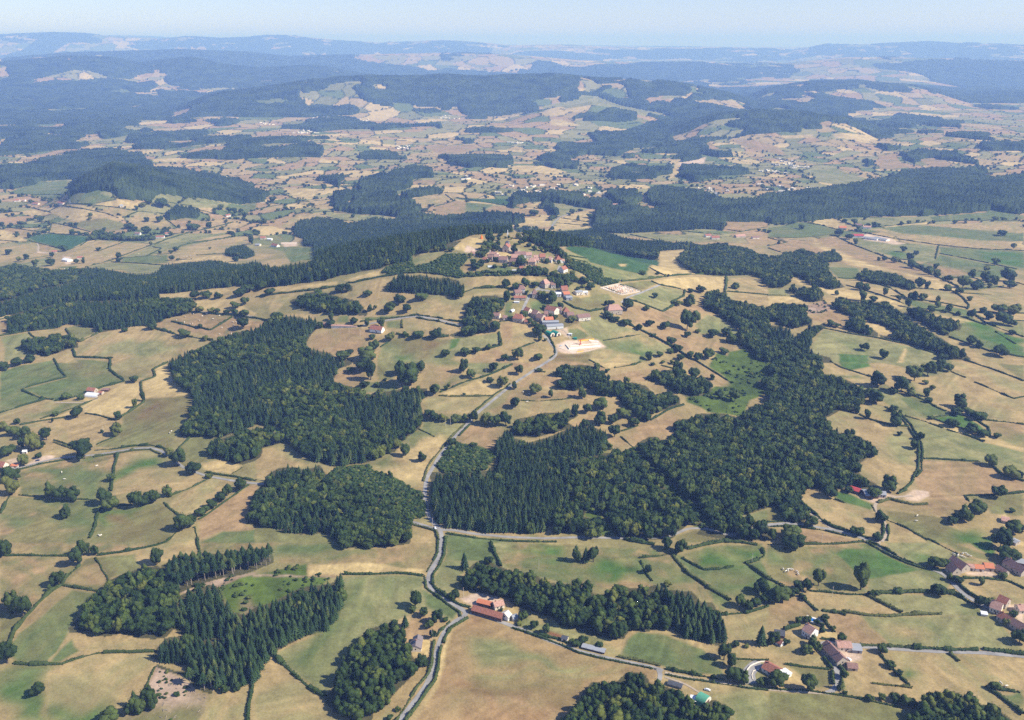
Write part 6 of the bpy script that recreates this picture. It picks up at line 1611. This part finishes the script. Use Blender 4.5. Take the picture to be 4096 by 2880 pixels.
# village on the hill (close crop coordinates)
c = crop
VH = 'houses and barns of the hilltop village'
for lab, a, b, wd, hw, pi_, rf, wl, hip in (
 ('brown-roofed gabled barn below the church', (755, 505), (860, 515), 9, 4, .8, 'tile_brown', 'stone', 0),
 ('long grey-brown roofed white row house right of the church', (945, 455), (1080, 462), 9, 5.2, .7, 'tile_brown', 'white', 0),
 ('pink-roofed end of the white row house', (1085, 462), (1150, 468), 9, 5.2, .7, 'tile_pink', 'render', 0),
 ('large salmon-roofed house in front of the row house', (905, 480), (1000, 488), 10, 4, .7, 'tile_pink', 'stone', 0),
 ('small stone gabled house under the salmon roof', (890, 525), (960, 540), 8, 3.6, .8, 'tile_brown', 'stone', 0),
 ('pink hipped house below the row house', (1110, 530), (1200, 545), 10, 4.5, .8, 'tile_pink', 'stone', .6),
 ('red-roofed cottage right of the row house', (1245, 470), (1315, 478), 9, 3.6, .8, 'tile_red', 'stone', 0),
 ('white-gabled house at the top of the village street', (1360, 505), (1400, 515), 8, 4, .8, 'tile_pink', 'white', 0),
 ('pyramid-roofed house at the top of the village street', (1440, 505), (1505, 512), 10, 4.2, .95, 'tile_red', 'white', .9),
 ('white-gabled cottage right of the village street', (1510, 640), (1560, 620), 8, 4, .85, 'tile_red', 'white', 0),
 ('orange-roofed shed in the gardens below the village', (1005, 600), (1050, 605), 6, 2.5, .6, 'tile_red', 'render', 0),
 ('low pink-roofed house left of the church square', (650, 425), (735, 445), 7, 3, .6, 'tile_pink', 'render', 0),
 ('narrow red-roofed house under the big tree by the church', (585, 360), (630, 405), 6, 3, .7, 'tile_red', 'stone', 0),
 ('small cottage at the foot of the bare knoll', (405, 425), (465, 430), 6, 3, .6, 'tile_pink', 'render', 0),
 ('steep pink-roofed house at the lower road fork', (1280, 825), (1345, 800), 10, 5, .9, 'tile_pink', 'stone', .5),
 ('hipped house with two wings left of the lower street', (985, 870), (1070, 875), 10, 4.6, .7, 'tile_brown', 'white', .6),
 ('grey-brown barn attached below the hipped house', (940, 915), (1020, 905), 8, 3.6, .7, 'tile_brown', 'stone', 0),
 ('long red-roofed barn on the lower street', (935, 965), (1080, 972), 6, 2.8, .6, 'tile_red', 'stone', 0),
 ('dark steep-roofed house right of the lower street', (1160, 935), (1215, 940), 9, 5, 1.0, 'tile_brown', 'stone', .5),
 ('blue-white sheeted barn left of the orange barn', (1440, 915), (1510, 925), 9, 3, .2, 'white_sheet', 'white', 0),
 ('tall red-roofed barn above the orange barn', (1510, 885), (1585, 890), 10, 5, .8, 'tile_red', 'stone', 0),
 ('bright orange-roofed barn with grey front', (1535, 930), (1610, 935), 9, 4, .5, 'tile_orange', 'fibre', 0),
 ('grey lean-to shed under the orange barn', (1565, 965), (1640, 968), 7, 3, .3, 'fibre', 'fibre', 0),
 ('long salmon-roofed farmhouse in the middle hamlet', (1335, 1090), (1460, 1160), 10, 3.6, .7, 'tile_red', 'render', 0),
 ('small cottage left of the salmon-roofed farmhouse', (1305, 1165), (1350, 1168), 7, 3, .8, 'tile_brown', 'render', 0),
 ('little red-roofed cottage at the hamlet road', (1075, 1115), (1135, 1145), 7, 3, .9, 'tile_red', 'render', 0),
 ('red pyramid-roofed house behind the twin-barn hamlet', (1540, 1140), (1605, 1145), 9, 4, .95, 'tile_red', 'stone', .8),
 ('dark red-roofed barn beside the pyramid-roofed house', (1580, 1180), (1660, 1180), 8, 3, .7, 'tile_brown', 'stone', 0),
 ('pinkish barn with pale front above the twin-barn hamlet', (1705, 1210), (1850, 1205), 11, 3.6, .5, 'tile_brown', 'render', 0),
 ('dark-roofed cowhouse, upper end of the farm line', (1170, 1160), (1235, 1190), 9, 4, .8, 'tile_brown', 'stone', 0),
 ('dark-roofed cowhouse, lower end of the farm line', (1230, 1205), (1300, 1240), 9, 4, .8, 'tile_brown', 'stone', 0),
 ('bright orange-roofed calf house in the farm line', (1310, 1238), (1410, 1238), 9, 3.4, .5, 'tile_orange', 'brick', 0),
 ('brown-red hipped house below the hamlet road', (935, 1215), (1050, 1240), 10, 4, .8, 'tile_red', 'stone', .5),
 ('small pointed outhouse right of the hipped house', (1060, 1255), (1105, 1260), 6, 2.8, .9, 'tile_red', 'stone', .8),
 ('brown-roofed house with yellow gable by the wood', (685, 1185), (765, 1195), 8, 3.6, .6, 'tile_brown', 'render', 0),
 ('big hipped red farmhouse standing right of the hamlet', (2065, 1115), (2240, 1130), 13, 4.2, .8, 'tile_pink', 'stone', .6),
  ('pink-roofed terrace house directly below the church square', (700, 470), (760, 478), 8, 4, .7, 'tile_pink', 'render', 0),
 ('brown-roofed house left below the church square', (620, 470), (680, 478), 7, 3.4, .7, 'tile_brown', 'stone', 0),
 ('small red-roofed house at the left garden edge', (560, 500), (610, 508), 7, 3, .7, 'tile_red', 'stone', 0),
 ('low house squeezed between row house and cottage', (1175, 478), (1225, 482), 7, 3.4, .7, 'tile_pink', 'stone', 0),
 ('cream house behind the pink hipped house', (1195, 512), (1240, 518), 7, 3.6, .7, 'tile_pink', 'render', 0),
 ('tile-roofed barn left of the pink hipped house', (1030, 545), (1085, 552), 8, 3.4, .7, 'tile_brown', 'stone', 0),
 ('little white house right of the pyramid roof', (1515, 515), (1550, 520), 6, 3, .6, 'tile_pink', 'white', 0),
 ('tiny garden house on the slope below the gables', (1180, 590), (1215, 592), 5, 2.6, .7, 'tile_red', 'render', 0),
 ('house tucked behind the steep fork house', (1385, 815), (1440, 822), 8, 4, .7, 'tile_brown', 'render', 0),
 ('stone house right of the yellow-gabled house', (800, 1215), (850, 1210), 6, 3, .6, 'tile_brown', 'stone', 0),
 ('sand-coloured yard barn right of the orange barn', (1680, 905), (1760, 900), 8, 3.4, .3, 'fibre', 'render', 0),
 ('white-roofed yard shed at the far right yard end', (1770, 900), (1830, 905), 7, 3, .2, 'white_sheet', 'render', 0),
 ('brown barn behind the middle farmhouse', (1470, 1120), (1520, 1130), 8, 3.6, .7, 'tile_brown', 'stone', 0),
 ):
    n_ = 'barn' if 'barn' in lab.split(' ')[0:4] or 'shed' in lab else 'house'
    B(lab, c(*a), c(*b), wd * 1.2, hw * 1.12, pi_, rf, wl, 4 if wd > 7 else 2, hip=hip, chim=1 if n_ == 'house' else 0, name=n_, cat=n_, group=VH)
B('pale grey metal cattle shed, upper of the two below the farm line', c(1280, 1262), c(1480, 1275), 9, 3.5, .25, 'fibre', 'fibre', 0, chim=0, name='cattle_shed', cat='shed')
B('pale grey metal cattle shed, lower of the two below the farm line', c(1330, 1315), c(1530, 1310), 10, 3.5, .25, 'fibre', 'white', 0, chim=0, name='cattle_shed', cat='shed')
tunnel('left one of the twin bright green arched barns', c(1335, 1375), c(1410, 1430), 8.5, M['green_cloth'], h=5)
tunnel('right one of the twin bright green arched barns', c(1410, 1370), c(1485, 1425), 8.5, M['green_cloth'], h=5)
tunnel('small white tunnel shelter in the paddock', c(895, 1128), c(930, 1100), 5, M['white_sheet'], 'white', 'tunnel_shelter', 'shelter', 3)
tunnel('small white greenhouse tunnel below the village', c(615, 570), c(680, 572), 4, M['white_sheet'], 'white', 'greenhouse_tunnel', 'greenhouse', 2.2)
B('little white-roofed caravan shed below the village gardens', c(915, 625), c(970, 628), 3, 2, .2, 'white_sheet', 'white', 0, chim=0, door=False, name='garden_shed', cat='shed')
B('open white canopy below the lower street barn', c(935, 1008), c(1000, 1012), 3, 1.6, .2, 'white_sheet', 'white', 0, chim=0, door=False, name='canopy', cat='canopy')
# church
cx_, cy_ = P2(*c(845, 385)); z_ = hz(cx_, cy_) - .5; ch = empty('church', (cx_, cy_ + 5, z_), R(80)); tag(ch, 'stone village church with red roof and square grey tower', 'church')
V, Fc = bx(-9, 9, -5, 5, 0, 8); V += [(-9, 0, 12.5), (9, 0, 12.5)]; Fc += [(4, 6, 8), (5, 9, 7)]
obj('nave', mesh('nave', V, Fc, M['stone']), ch)
obj('roof', mesh('roof', [(-9.4, -5.6, 7.6), (9.4, -5.6, 7.6), (9.4, 5.6, 7.6), (-9.4, 5.6, 7.6), (-9.4, 0, 12.9), (9.4, 0, 12.9), (-9.4, -5.6, 7.8), (9.4, -5.6, 7.8), (9.4, 5.6, 7.8), (-9.4, 5.6, 7.8), (-9.4, 0, 13.1), (9.4, 0, 13.1)], [(6, 7, 11, 10), (8, 9, 10, 11), (0, 4, 5, 1), (2, 5, 4, 3), (0, 1, 7, 6), (2, 3, 9, 8)], M['tile_red']), ch)
tv, tf = bx(-2.8, 2.8, -2.8, 2.8, 0, 14); tw = obj('tower', mesh('tower', [(x + 6, y, z) for x, y, z in tv], tf, M['fibre']), ch)
obj('spire', mesh('spire', [(3.0, -3, 14), (9, -3, 14), (9, 3, 14), (3, 3, 14), (6, 0, 16)], [(0, 1, 4), (1, 2, 4), (2, 3, 4), (3, 0, 4), (3, 2, 1, 0)], M['slate']), tw)
for s_ in (-1, 1): v, f = bx(6 - .5, 6 + .5, s_ * 2.62 - .03, s_ * 2.62 + .03, 11, 13); obj('belfry_opening', mesh('belfry_opening', v, f, M['glass']), tw)
v, f = bx(-9.1, -8.9, -1, 1, .5, 4); obj('door', mesh('door', v, f, M['wood']), ch)
for k_ in range(3):
    for s_ in (-1, 1): v, f = bx(-6 + k_ * 4.5, -5.2 + k_ * 4.5, s_ * 5.03 - .04, s_ * 5.03 + .04, 3, 6); obj('window', mesh('window', v, f, M['glass']), ch)
# statue on its pedestal
x, y = P2(*c(858, 205)); st = empty('statue', (x, y, hz(x, y) - .3), 0); tag(st, 'white standing figure statue on a tall pedestal at the hilltop', 'statue')
v, f = bx(-1.8, 1.8, -1.8, 1.8, 0, 1.2); v2, f2_ = bx(-1.1, 1.1, -1.1, 1.1, 1.2, 6); obj('pedestal', mesh('pedestal', *join([(v, f), (v2, f2_)]), M['white']), st)
V = []; pr = [(1.0, 6), (.95, 7), (.7, 9), (.62, 10), (.8, 11), (.75, 11.6), (.25, 12.0), (.38, 12.4), (.36, 12.8), (.1, 13.1)]; n = 10
for r0, zz in pr:
    for j in range(n): V.append((math.cos(j * .6283) * r0, math.sin(j * .6283) * r0 * .7, zz))
obj('figure', mesh('figure', V, [(a * n + j, a * n + (j + 1) % n, (a + 1) * n + (j + 1) % n, (a + 1) * n + j) for a in range(len(pr) - 1) for j in range(n)], M['white'], smooth=True), st)
st.scale = (1, 1, .95)
# orange tent, arch
x, y = P2(*c(540, 228)); V = [(math.cos(a) * 2.6, math.sin(a) * 2.6, 0) for a in np.linspace(0, 5.236, 6)] + [(math.cos(a) * 2.0, math.sin(a) * 2.0, 3) for a in np.linspace(0, 5.236, 6)] + [(0, 0, 7)]
o = obj('pointed_tent', mesh('pointed_tent', V, [(i, (i + 1) % 6, (i + 1) % 6 + 6, i + 6) for i in range(6)] + [(i + 6, (i + 1) % 6 + 6, 12) for i in range(6)], M['orange']), None, (x, y, hz(x, y) - .1)); tag(o, 'bright orange pointed tent on the bare hilltop', 'tent')
x, y = P2(*c(985, 215)); V = []; Fc = []; na = 22; nb = 6
for i in range(na + 1):
    a = math.pi * i / na
    for j in range(nb): b_ = 6.2832 * j / nb; rr2 = 8 + .5 * math.cos(b_); V.append((math.cos(a) * rr2, math.sin(b_) * .5, math.sin(a) * rr2 * .9))
for i in range(na):
    for j in range(nb): Fc.append((i * nb + j, i * nb + (j + 1) % nb, (i + 1) * nb + (j + 1) % nb, (i + 1) * nb + j))
tag(obj('stone_arch', mesh('stone_arch', V, Fc, M['render']), None, (x, y, hz(x, y) - .5)), 'pale curved arch among bushes right of the hilltop statue', 'arch')
# cemetery
cw = [t12(790, 972), t12(960, 932), t12(1155, 1000), t12(985, 1035), t12(790, 972)]
garden_wall('pale stone wall enclosing the cemetery', cw, 1.5, .4, 'stone', 'cemetery_wall')
gm = mesh('gravestone', *join([bx(-.45, .45, -1, 1, 0, .35), bx(-.45, .45, .8, 1, .35, 1.3)]), M['white']); gm2 = gm.copy(); gm2.materials[0] = M['fibre']; gm3 = gm.copy(); gm3.materials[0] = M['tile_pink']
cpw = np.array([P2(*a) for a in cw[:-1]]); cen = cpw.mean(0)
for i in range(9):
    for j in range(9):
        u, v_ = (i + .8) / 9.8, (j + .8) / 9.8
        if random.random() < .12: continue
        p = (cpw[0] * (1 - u) + cpw[1] * u) * (1 - v_) + (cpw[3] * (1 - u) + cpw[2] * u) * v_
        o = obj('gravestone', gm if random.random() < .6 else gm2, None, (p[0], p[1], hz(*p) - .05)); o.scale = (1.35, 1.15, 1.0); o.rotation_euler = (0, 0, .3); tag(o, 'low stone grave in a row inside the walled cemetery', 'gravestone', 'graves in the walled cemetery')
        if random.random() < .3: o.data = gm3
# building site
sw = [t12(410, 1500), t12(480, 1450), t12(760, 1440), t12(830, 1490), t12(690, 1535), t12(540, 1555)]; patio(sw, 'sand', 'site_ground', .15)
for lab, a, b, hh_, m_ in (('white formwork wall along the near side of the building site', (510, 1520), (790, 1495), 2.2, 'white'), ('white formwork wall at the left of the building site', (480, 1480), (512, 1520), 1.6, 'render'),
                    ('cream wall across the middle of the building site', (520, 1492), (770, 1470), 1.2, 'render'), ('yellow panel wall at the back of the building site', (600, 1447), (735, 1432), 1.6, 'yellow'), ('white panel wall at the back right of the building site', (690, 1440), (775, 1452), 1.4, 'white'), ('yellow panels stacked at the near edge of the building site', (580, 1545), (640, 1535), .9, 'yellow')):
    garden_wall(lab, [t12(*a), t12(*b)], hh_, .7, m_, 'site_wall')
x, y = P2(*t12(612, 1478)); cr = empty('site_crane', (x, y, hz(x, y)), .5); tag(cr, 'red self-erecting crane folded low on the building site', 'crane')
v, f = bx(-2, 2, -1.5, 1.5, 0, 1.2); obj('base', mesh('base', v, f, M['crane']), cr); v, f = bx(-.4, .4, -.4, .4, 1.2, 7); obj('mast', mesh('mast', v, f, M['crane']), cr); v, f = bx(-4, 7, -.25, .25, 7, 7.5); obj('jib', mesh('jib', v, f, M['crane']), cr)
car('white van parked at the left of the building site', t12(438, 1490), .4, M['carw'])
B('bright green site container by the grass path', t12(552, 1425), t12(582, 1430), 3, 2.2, .05, 'green_cloth', 'green_cloth', 0, chim=0, door=False, name='site_container', cat='container')
B('small white site cabin on the lawn by the green barns', t12(510, 1390), t12(535, 1395), 3, 2.4, .1, 'white_sheet', 'white', 0, chim=0, name='site_cabin', cat='cabin')
# houses of tile r1 c1 / valley
for lab, a, b, wd, hw, pi_, rf, wl, hip in (
 ('steep red-roofed house with white front left of the village', t11(1035, 1350), t11(1140, 1365), 9, 4, .9, 'tile_red', 'white', 0),
 ('long low pale building left of the steep red house', t11(680, 1325), t11(910, 1312), 5, 2, .3, 'tile_pink', 'render', 0),
 ('brown-roofed shed in the trees at the end of the pale building', t11(605, 1305), t11(670, 1300), 7, 2.6, .4, 'tile_brown', 'wood', 0),
 ('tall white-roofed shed in the left valley', t10(580, 725), t10(630, 730), 14, 4, .4, 'white_sheet', 'white', 0),
 ('red-roofed house right of the tall white shed', t10(695, 710), t10(745, 706), 10, 4, .6, 'tile_red', 'render', 0),
 ('red barn above the tall white shed', t10(465, 655), t10(515, 650), 9, 4, .6, 'tile_red', 'stone', 0),
 ('white-fronted house in the trees of the left valley', t10(1215, 490), t10(1262, 492), 10, 4.5, .6, 'tile_brown', 'white', 0),
 ('red-roofed bungalow at the road of the left valley', t10(1402, 520), t10(1475, 518), 11, 4, .5, 'tile_red', 'white', 0),
 ('pale red house above the left valley bungalow', t10(1480, 492), t10(1530, 488), 10, 4, .6, 'tile_red', 'render', 0),
 ('farmhouse on the ridge road of the left valley', t10(510, 215), t10(575, 212), 11, 4, .6, 'tile_red', 'render', 0),
 ('pink-roofed farm left of the ridge road', t10(300, 222), t10(350, 220), 11, 4, .6, 'tile_red', 'render', 0),
 ('red-roofed farm at the far left', t10(130, 192), t10(180, 190), 12, 4, .6, 'tile_red', 'white', 0),
 ('white barn farther right of the far left farm', t10(205, 190), t10(230, 190), 10, 4, .5, 'tile_pink', 'white', 0),
 ('cream barn alone in straw fields of the left valley', t10(1075, 240), t10(1105, 240), 12, 4, .5, 'fibre', 'render', 0),
 ('red-roofed house in the trees by the valley road', t10(2025, 328), t10(2065, 325), 10, 4, .6, 'tile_red', 'white', 0),
 ('red-roofed hamlet house beside the white tunnel row', t11(150, 595), t11(200, 600), 10, 4, .8, 'tile_red', 'white', 0),
 ('red hamlet house at the edge of the conifers', t11(40, 530), t11(90, 528), 11, 4, .7, 'tile_red', 'render', 0),
 ('white hamlet barn right of the red hamlet house', t11(105, 540), t11(145, 540), 9, 4, .4, 'white_sheet', 'white', 0),
 ('grey hamlet shed at the left of the hamlet', t11(0, 590), t11(40, 590), 10, 4, .4, 'fibre', 'render', 0),
 ('orange-roofed farmhouse left of the long cattle sheds', t13(635, 440), t13(700, 440), 14, 5, .6, 'tile_orange', 'render', 0),
 ('white-walled barn right of the orange farmhouse', t13(850, 432), t13(920, 432), 12, 4, .5, 'tile_pink', 'white', 0),
 ('brown-roofed barn between the two farm roads', t13(780, 412), t13(840, 415), 12, 4, .6, 'tile_brown', 'stone', 0),
 ('red-roofed white-fronted barn beside the long cattle sheds', t13(745, 512), t13(850, 512), 16, 5, .5, 'red_sheet', 'white', 0),
 ('grey cattle shed, left of the long pair', t13(865, 525), t13(985, 540), 14, 4, .3, 'fibre', 'white', 0),
 ('grey cattle shed, right of the long pair', t13(960, 528), t13(1075, 548), 16, 4, .3, 'fibre', 'white', 0),
 ('tall narrow white tower house by the dark wood', t13(256, 368), t13(276, 368), 7, 7, .5, 'fibre', 'white', 0),
 ('pink barn in the clearing of the dark wood', t13(1405, 82), t13(1530, 84), 12, 4, .3, 'tile_pink', 'white', 0),
 ('red-roofed farmhouse on the upper wood edge', t12(1785, 530), t12(1855, 530), 12, 5, .7, 'tile_red', 'render', 0),
 ('pale red house left above that wood-edge farmhouse', t12(1730, 510), t12(1780, 508), 11, 4, .7, 'tile_red', 'white', 0),
 ('pink-roofed house on the hill road right of the wood edge', t12(2000, 515), t12(2085, 512), 12, 4, .7, 'tile_pink', 'stone', 0),
 ('low pale farm right of the hill road', t12(2150, 525), t12(2210, 525), 11, 4, .5, 'tile_brown', 'render', 0),
 ('cream house at the bend of the far road', t12(905, 232), t12(945, 232), 11, 5, .5, 'tile_pink', 'white', 0),
 ('white-fronted house in the far right hamlet', t12(1655, 105), t12(1700, 105), 14, 6, .7, 'tile_red', 'render', 0),
 ('long pink house of the far right hamlet', t12(1710, 112), t12(1760, 112), 13, 4, .5, 'tile_pink', 'white', 0),
 ('white gabled far barn by the straw field', t12(1820, 140), t12(1840, 140), 14, 7, .8, 'fibre', 'white', 0),
 ('pink farmhouse in fields left of the far road', t12(330, 340), t12(390, 340), 12, 4, .5, 'tile_pink', 'render', 0),
 ):
    n_ = 'barn' if ('barn' in lab or 'shed' in lab) else 'house'
    B(lab, a, b, wd, hw, pi_, rf, wl, 2, hip=hip, chim=1 if n_ == 'house' else 0, door=True, name=n_, cat=n_)
tunnel('long pale tunnel row above the hamlet in the left valley', t11(230, 575), t11(360, 570), 12, M['sand'], 'white', 'tunnel_barn', 'barn', 4)
# far hamlets
groups = [(t12(60, 110), 10, 60), (t12(250, 95), 16, 100), (t12(640, 130), 7, 60), (t12(1850, 110), 6, 60), (t13(150, 100), 10, 80), (t13(260, 95), 6, 60), ((680 + 5, 56 + 240), 16, 26), ((810, 56 + 215), 18, 30), ((590, 56 + 222), 10, 22), ((720, 56 + 205), 8, 22), ((1000, 56 + 210), 10, 40), ((180, 56 + 150), 12, 60), ((100, 56 + 165), 8, 50), ((420, 56 + 115), 8, 30), ((1160, 56 + 265), 8, 20), ((1760, 56 + 310), 12, 40), ((1800, 56 + 320), 6, 20), ((900, 56 + 275), 8, 25), ((500, 56 + 345), 5, 20), ((1050, 56 + 345), 4, 20), ((1740, 56 + 330), 6, 40)]
far_m = {}
for rf in ('tile_red', 'tile_pink', 'fibre'):
    wv, wf_ = bx(-.5, .5, -.5, .5, 0, .6); wv += [(-.5, 0, 1), (.5, 0, 1)]; wf_ = list(wf_) + [(4, 6, 8), (5, 9, 7)]
    rv = [(-.53, -.56, .55), (.53, -.56, .55), (.53, .56, .55), (-.53, .56, .55), (-.53, 0, 1.03), (.53, 0, 1.03)]
    far_m[rf] = (mesh('wall', wv, wf_, M['render']), mesh('roof', rv, [(0, 1, 5, 4), (2, 3, 4, 5), (3, 2, 1, 0), (0, 4, 3), (1, 2, 5)], M[rf]))
nh = 0
for (X, Y), n, sp in groups:
    for i in range(n):
        X2, Y2 = X + random.gauss(0, sp * .45), Y + random.gauss(0, sp * .10); x, y = P2(X2, Y2)
        if y > 14000: continue
        rf = random.choice(('tile_red', 'tile_red', 'tile_pink', 'fibre')); root = empty('distant_house', (x, y, hz(x, y) - .5), random.random() * 3.1); root['category'] = 'house'; root['group'] = 'tiny pale houses of the distant hamlets'
        root['label'] = {'tile_red': 'tiny red-roofed', 'tile_pink': 'tiny pink-roofed', 'fibre': 'tiny grey-roofed'}[rf] + ' house in a ' + ('far' if Y < 330 else 'nearer') + ' hamlet of the ' + ('left' if X < 800 else 'middle' if X < 1500 else 'right') + ' country'; root['group'] = root['label']
        sx_ = random.uniform(12, 24); 
        for nm_, mm_ in zip(('wall', 'roof'), far_m[rf]): o = obj(nm_, mm_, root); o.scale = (sx_, random.uniform(9, 12), 8) if nm_ == 'wall' else o.parent.children[0].scale
        nh += 1
# yards and paved places
patio([t33(480, 920), t33(600, 905), t33(640, 930), t33(640, 905)][:3], 'sand', 'yard', .1)
# poles
pm = None
def pole(X, Y, h):
    global pm
    x, y = P2(X, Y)
    if pm is None:
        V, Fc = [], []
        for zz, r0 in ((-.5, .16), (10, .10)):
            for j in range(8): V.append((math.cos(j * .785) * r0, math.sin(j * .785) * r0, zz))
        Fc = [(j, (j + 1) % 8, (j + 1) % 8 + 8, j + 8) for j in range(8)] + [tuple(range(8, 16))]
        pm = (mesh('post', V, Fc, M['render']), mesh('crossarm', *bx(-1.1, 1.1, -.08, .08, 9.2, 9.4), M['wood']))
    r = empty('utility_pole', (x, y, hz(x, y)), random.random()); tag(r, None, 'pole', 'utility poles'); obj('post', pm[0], r); obj('crossarm', pm[1], r); want(r, 'pale slender utility pole', X, Y)
for t_, l in ((t33, [(575, 510), (1515, 970), (480, 20)]), (t32, [(2150, 205), (240, 260)]), (t20, [(930, 650), (908, 500), (880, 345)]), (t31, [(1862, 520), (1580, 900)]), (tile(2, 1), [(2063, 130), (1585, 1500), (1745, 590), (1700, 590)]), (tile(2, 2), [(330, 280), (78, 450)]), (t10, [(2170, 1340)]), (t11, [(835, 1370), (935, 1390)])):
    for a in l: pole(*t_(*a), 0)
# cattle
def cow_mesh():
    V = []; Fc = []
    def tube(pts):
        k0 = len(V); n = 8
        for (x, z, rx, rz_) in pts:
            for j in range(n): a = j * 6.2832 / n; V.append((x, math.cos(a) * rx, z + math.sin(a) * rz_))
        for i in range(len(pts) - 1):
            for j in range(n): Fc.append((k0 + i * n + j, k0 + i * n + (j + 1) % n, k0 + (i + 1) * n + (j + 1) % n, k0 + (i + 1) * n + j))
        Fc.append(tuple(k0 + j for j in range(n))[::-1]); Fc.append(tuple(k0 + (len(pts) - 1) * n + j for j in range(n)))
    tube([(-1.15, 1.05, .12, .2), (-1.0, 1.02, .36, .38), (-.4, .98, .42, .45), (.3, 1.0, .40, .42), (.75, 1.05, .32, .38), (1.0, 1.1, .2, .28), (1.25, 1.0, .15, .18), (1.45, .85, .14, .17), (1.75, .65, .09, .1)])
    for x in (-.85, .65):
        for s_ in (-.22, .22):
            k0 = len(V); n = 6
            for zz, r0 in ((.95, .16), (.5, .09), (0, .07)):
                for j in range(n): V.append((x + math.cos(j * 1.047) * r0, s_ + math.sin(j * 1.047) * r0, zz))
            for i in range(2):
                for j in range(n): Fc.append((k0 + i * n + j, k0 + (i + 1) * n + j, k0 + (i + 1) * n + (j + 1) % n, k0 + i * n + (j + 1) % n))
    return mesh('cow', V, Fc, M['hide'], smooth=True)
cm_ = cow_mesh()
herds = [('in the pasture above the two trees left of the orange-roofed farm', t33, [(135, 268), (160, 287), (180, 283), (195, 272), (213, 270), (258, 290), (268, 312), (182, 270)]),
         ('in the pasture beyond the orange-roofed farm', t33, [(1665, 133), (1700, 150), (1732, 152), (1755, 162), (1745, 128), (1770, 127), (1790, 143), (1812, 152), (1705, 142)]),
         ('in the field at the lower right edge', t33, [(2085, 1290), (2135, 1318)]),
         ('in the green pastures at left', t20, [(870, 955), (578, 1075), (555, 1012), (888, 1578), (905, 1580), (1523, 660), (1538, 645)]),
         ('in the fenced brown paddock under the long conifer band', t10, [(1580, 1258), (1660, 1232), (1735, 1205), (1815, 1225), (1785, 1262), (1855, 1205), (1910, 1250), (1970, 1220), (1655, 1280), (1705, 1295), (1725, 1292), (2090, 1278), (2118, 1280), (2098, 1305), (1990, 1328), (1968, 1388), (2075, 1382)]),
         ('in the pale field of the left valley', t10, [(955, 690), (985, 688), (1000, 684), (970, 690), (1245, 665), (1650, 690), (1675, 688), (1705, 684), (1720, 682), (580, 798), (612, 798)]),
         ('in the pasture below the sandy yard farm', t23, [(1338, 1402), (1328, 1450)]), ('in the brown fields right of the village road', tile(2, 2), [(100, 293), (135, 380), (152, 308)]), ('on the ridge field by the cattle sheds', t13, [(525, 505), (545, 510), (580, 518), (1370, 610)])]
first = True
for where, t_, l in herds:
    for a in l:
        x, y = P2(*t_(*a)); o = obj('cow', cm_, None, (x, y, hz(x, y) + .12)); o.rotation_euler = (0, 0, random.random() * 6.28); sz = 1.15; o.scale = (sz, sz, sz)
        tag(o, 'cream white cow grazing ' + where, 'cow', 'cows ' + where)
# felled logs and stumps in the clearcut
lm_ = None
V = [(x, math.cos(j * 1.047) * .3, math.sin(j * 1.047) * .3) for x in (-2, 2) for j in range(6)]; lm_ = mesh('log', V, [(j, (j + 1) % 6, (j + 1) % 6 + 6, j + 6) for j in range(6)] + [(5, 4, 3, 2, 1, 0), (6, 7, 8, 9, 10, 11)], M['palebark'])
cp = [wpos[i] for i, it in enumerate(items) if it[0] == 'F' and it[1] == 'x'][0]; k_ = 0
while k_ < 70:
    p = cp.min(0) + rng.random(2) * (cp.max(0) - cp.min(0))
    if not inpoly(np.array([p[0]]), np.array([p[1]]), cp)[0]: continue
    k_ += 1; o = obj('log', lm_, None, (p[0], p[1], hz(*p) + .2)); o.rotation_euler = (0, 0, random.random() * 6.28); s_ = random.uniform(.25, .7); o.scale = (s_, s_ * 1.2, s_ * 1.2); tag(o, 'pale felled log lying among others on the clearcut at bottom left', 'log', 'felled logs on the clearcut')
flush()
# ------------------------------------------------------------------ haze: the air of the whole scene
hb = mesh('haze', *bx(-42000, 42000, -600, 56000, float(GZ.min()) - 1.5, max(H, float(GZ.max()) + 25) + 60), bpy.data.materials.new('haze_air'))
hm = hb.materials[0]; hm.use_nodes = True; t = hm.node_tree; t.nodes.remove(t.nodes['Principled BSDF'])
pv = t.nodes.new('ShaderNodeVolumePrincipled'); pv.inputs['Color'].default_value = (*HAZE_COL, 1); pv.inputs['Density'].default_value = HAZE; pv.inputs['Anisotropy'].default_value = 0.0
pv.inputs['Absorption Color'].default_value = (.6, .75, 1, 1)
t.links.new(pv.outputs[0], t.nodes['Material Output'].inputs['Volume'])
tag(obj('haze', hb), 'pale blue summer haze thickening towards the far hills', 'haze', kind='stuff')
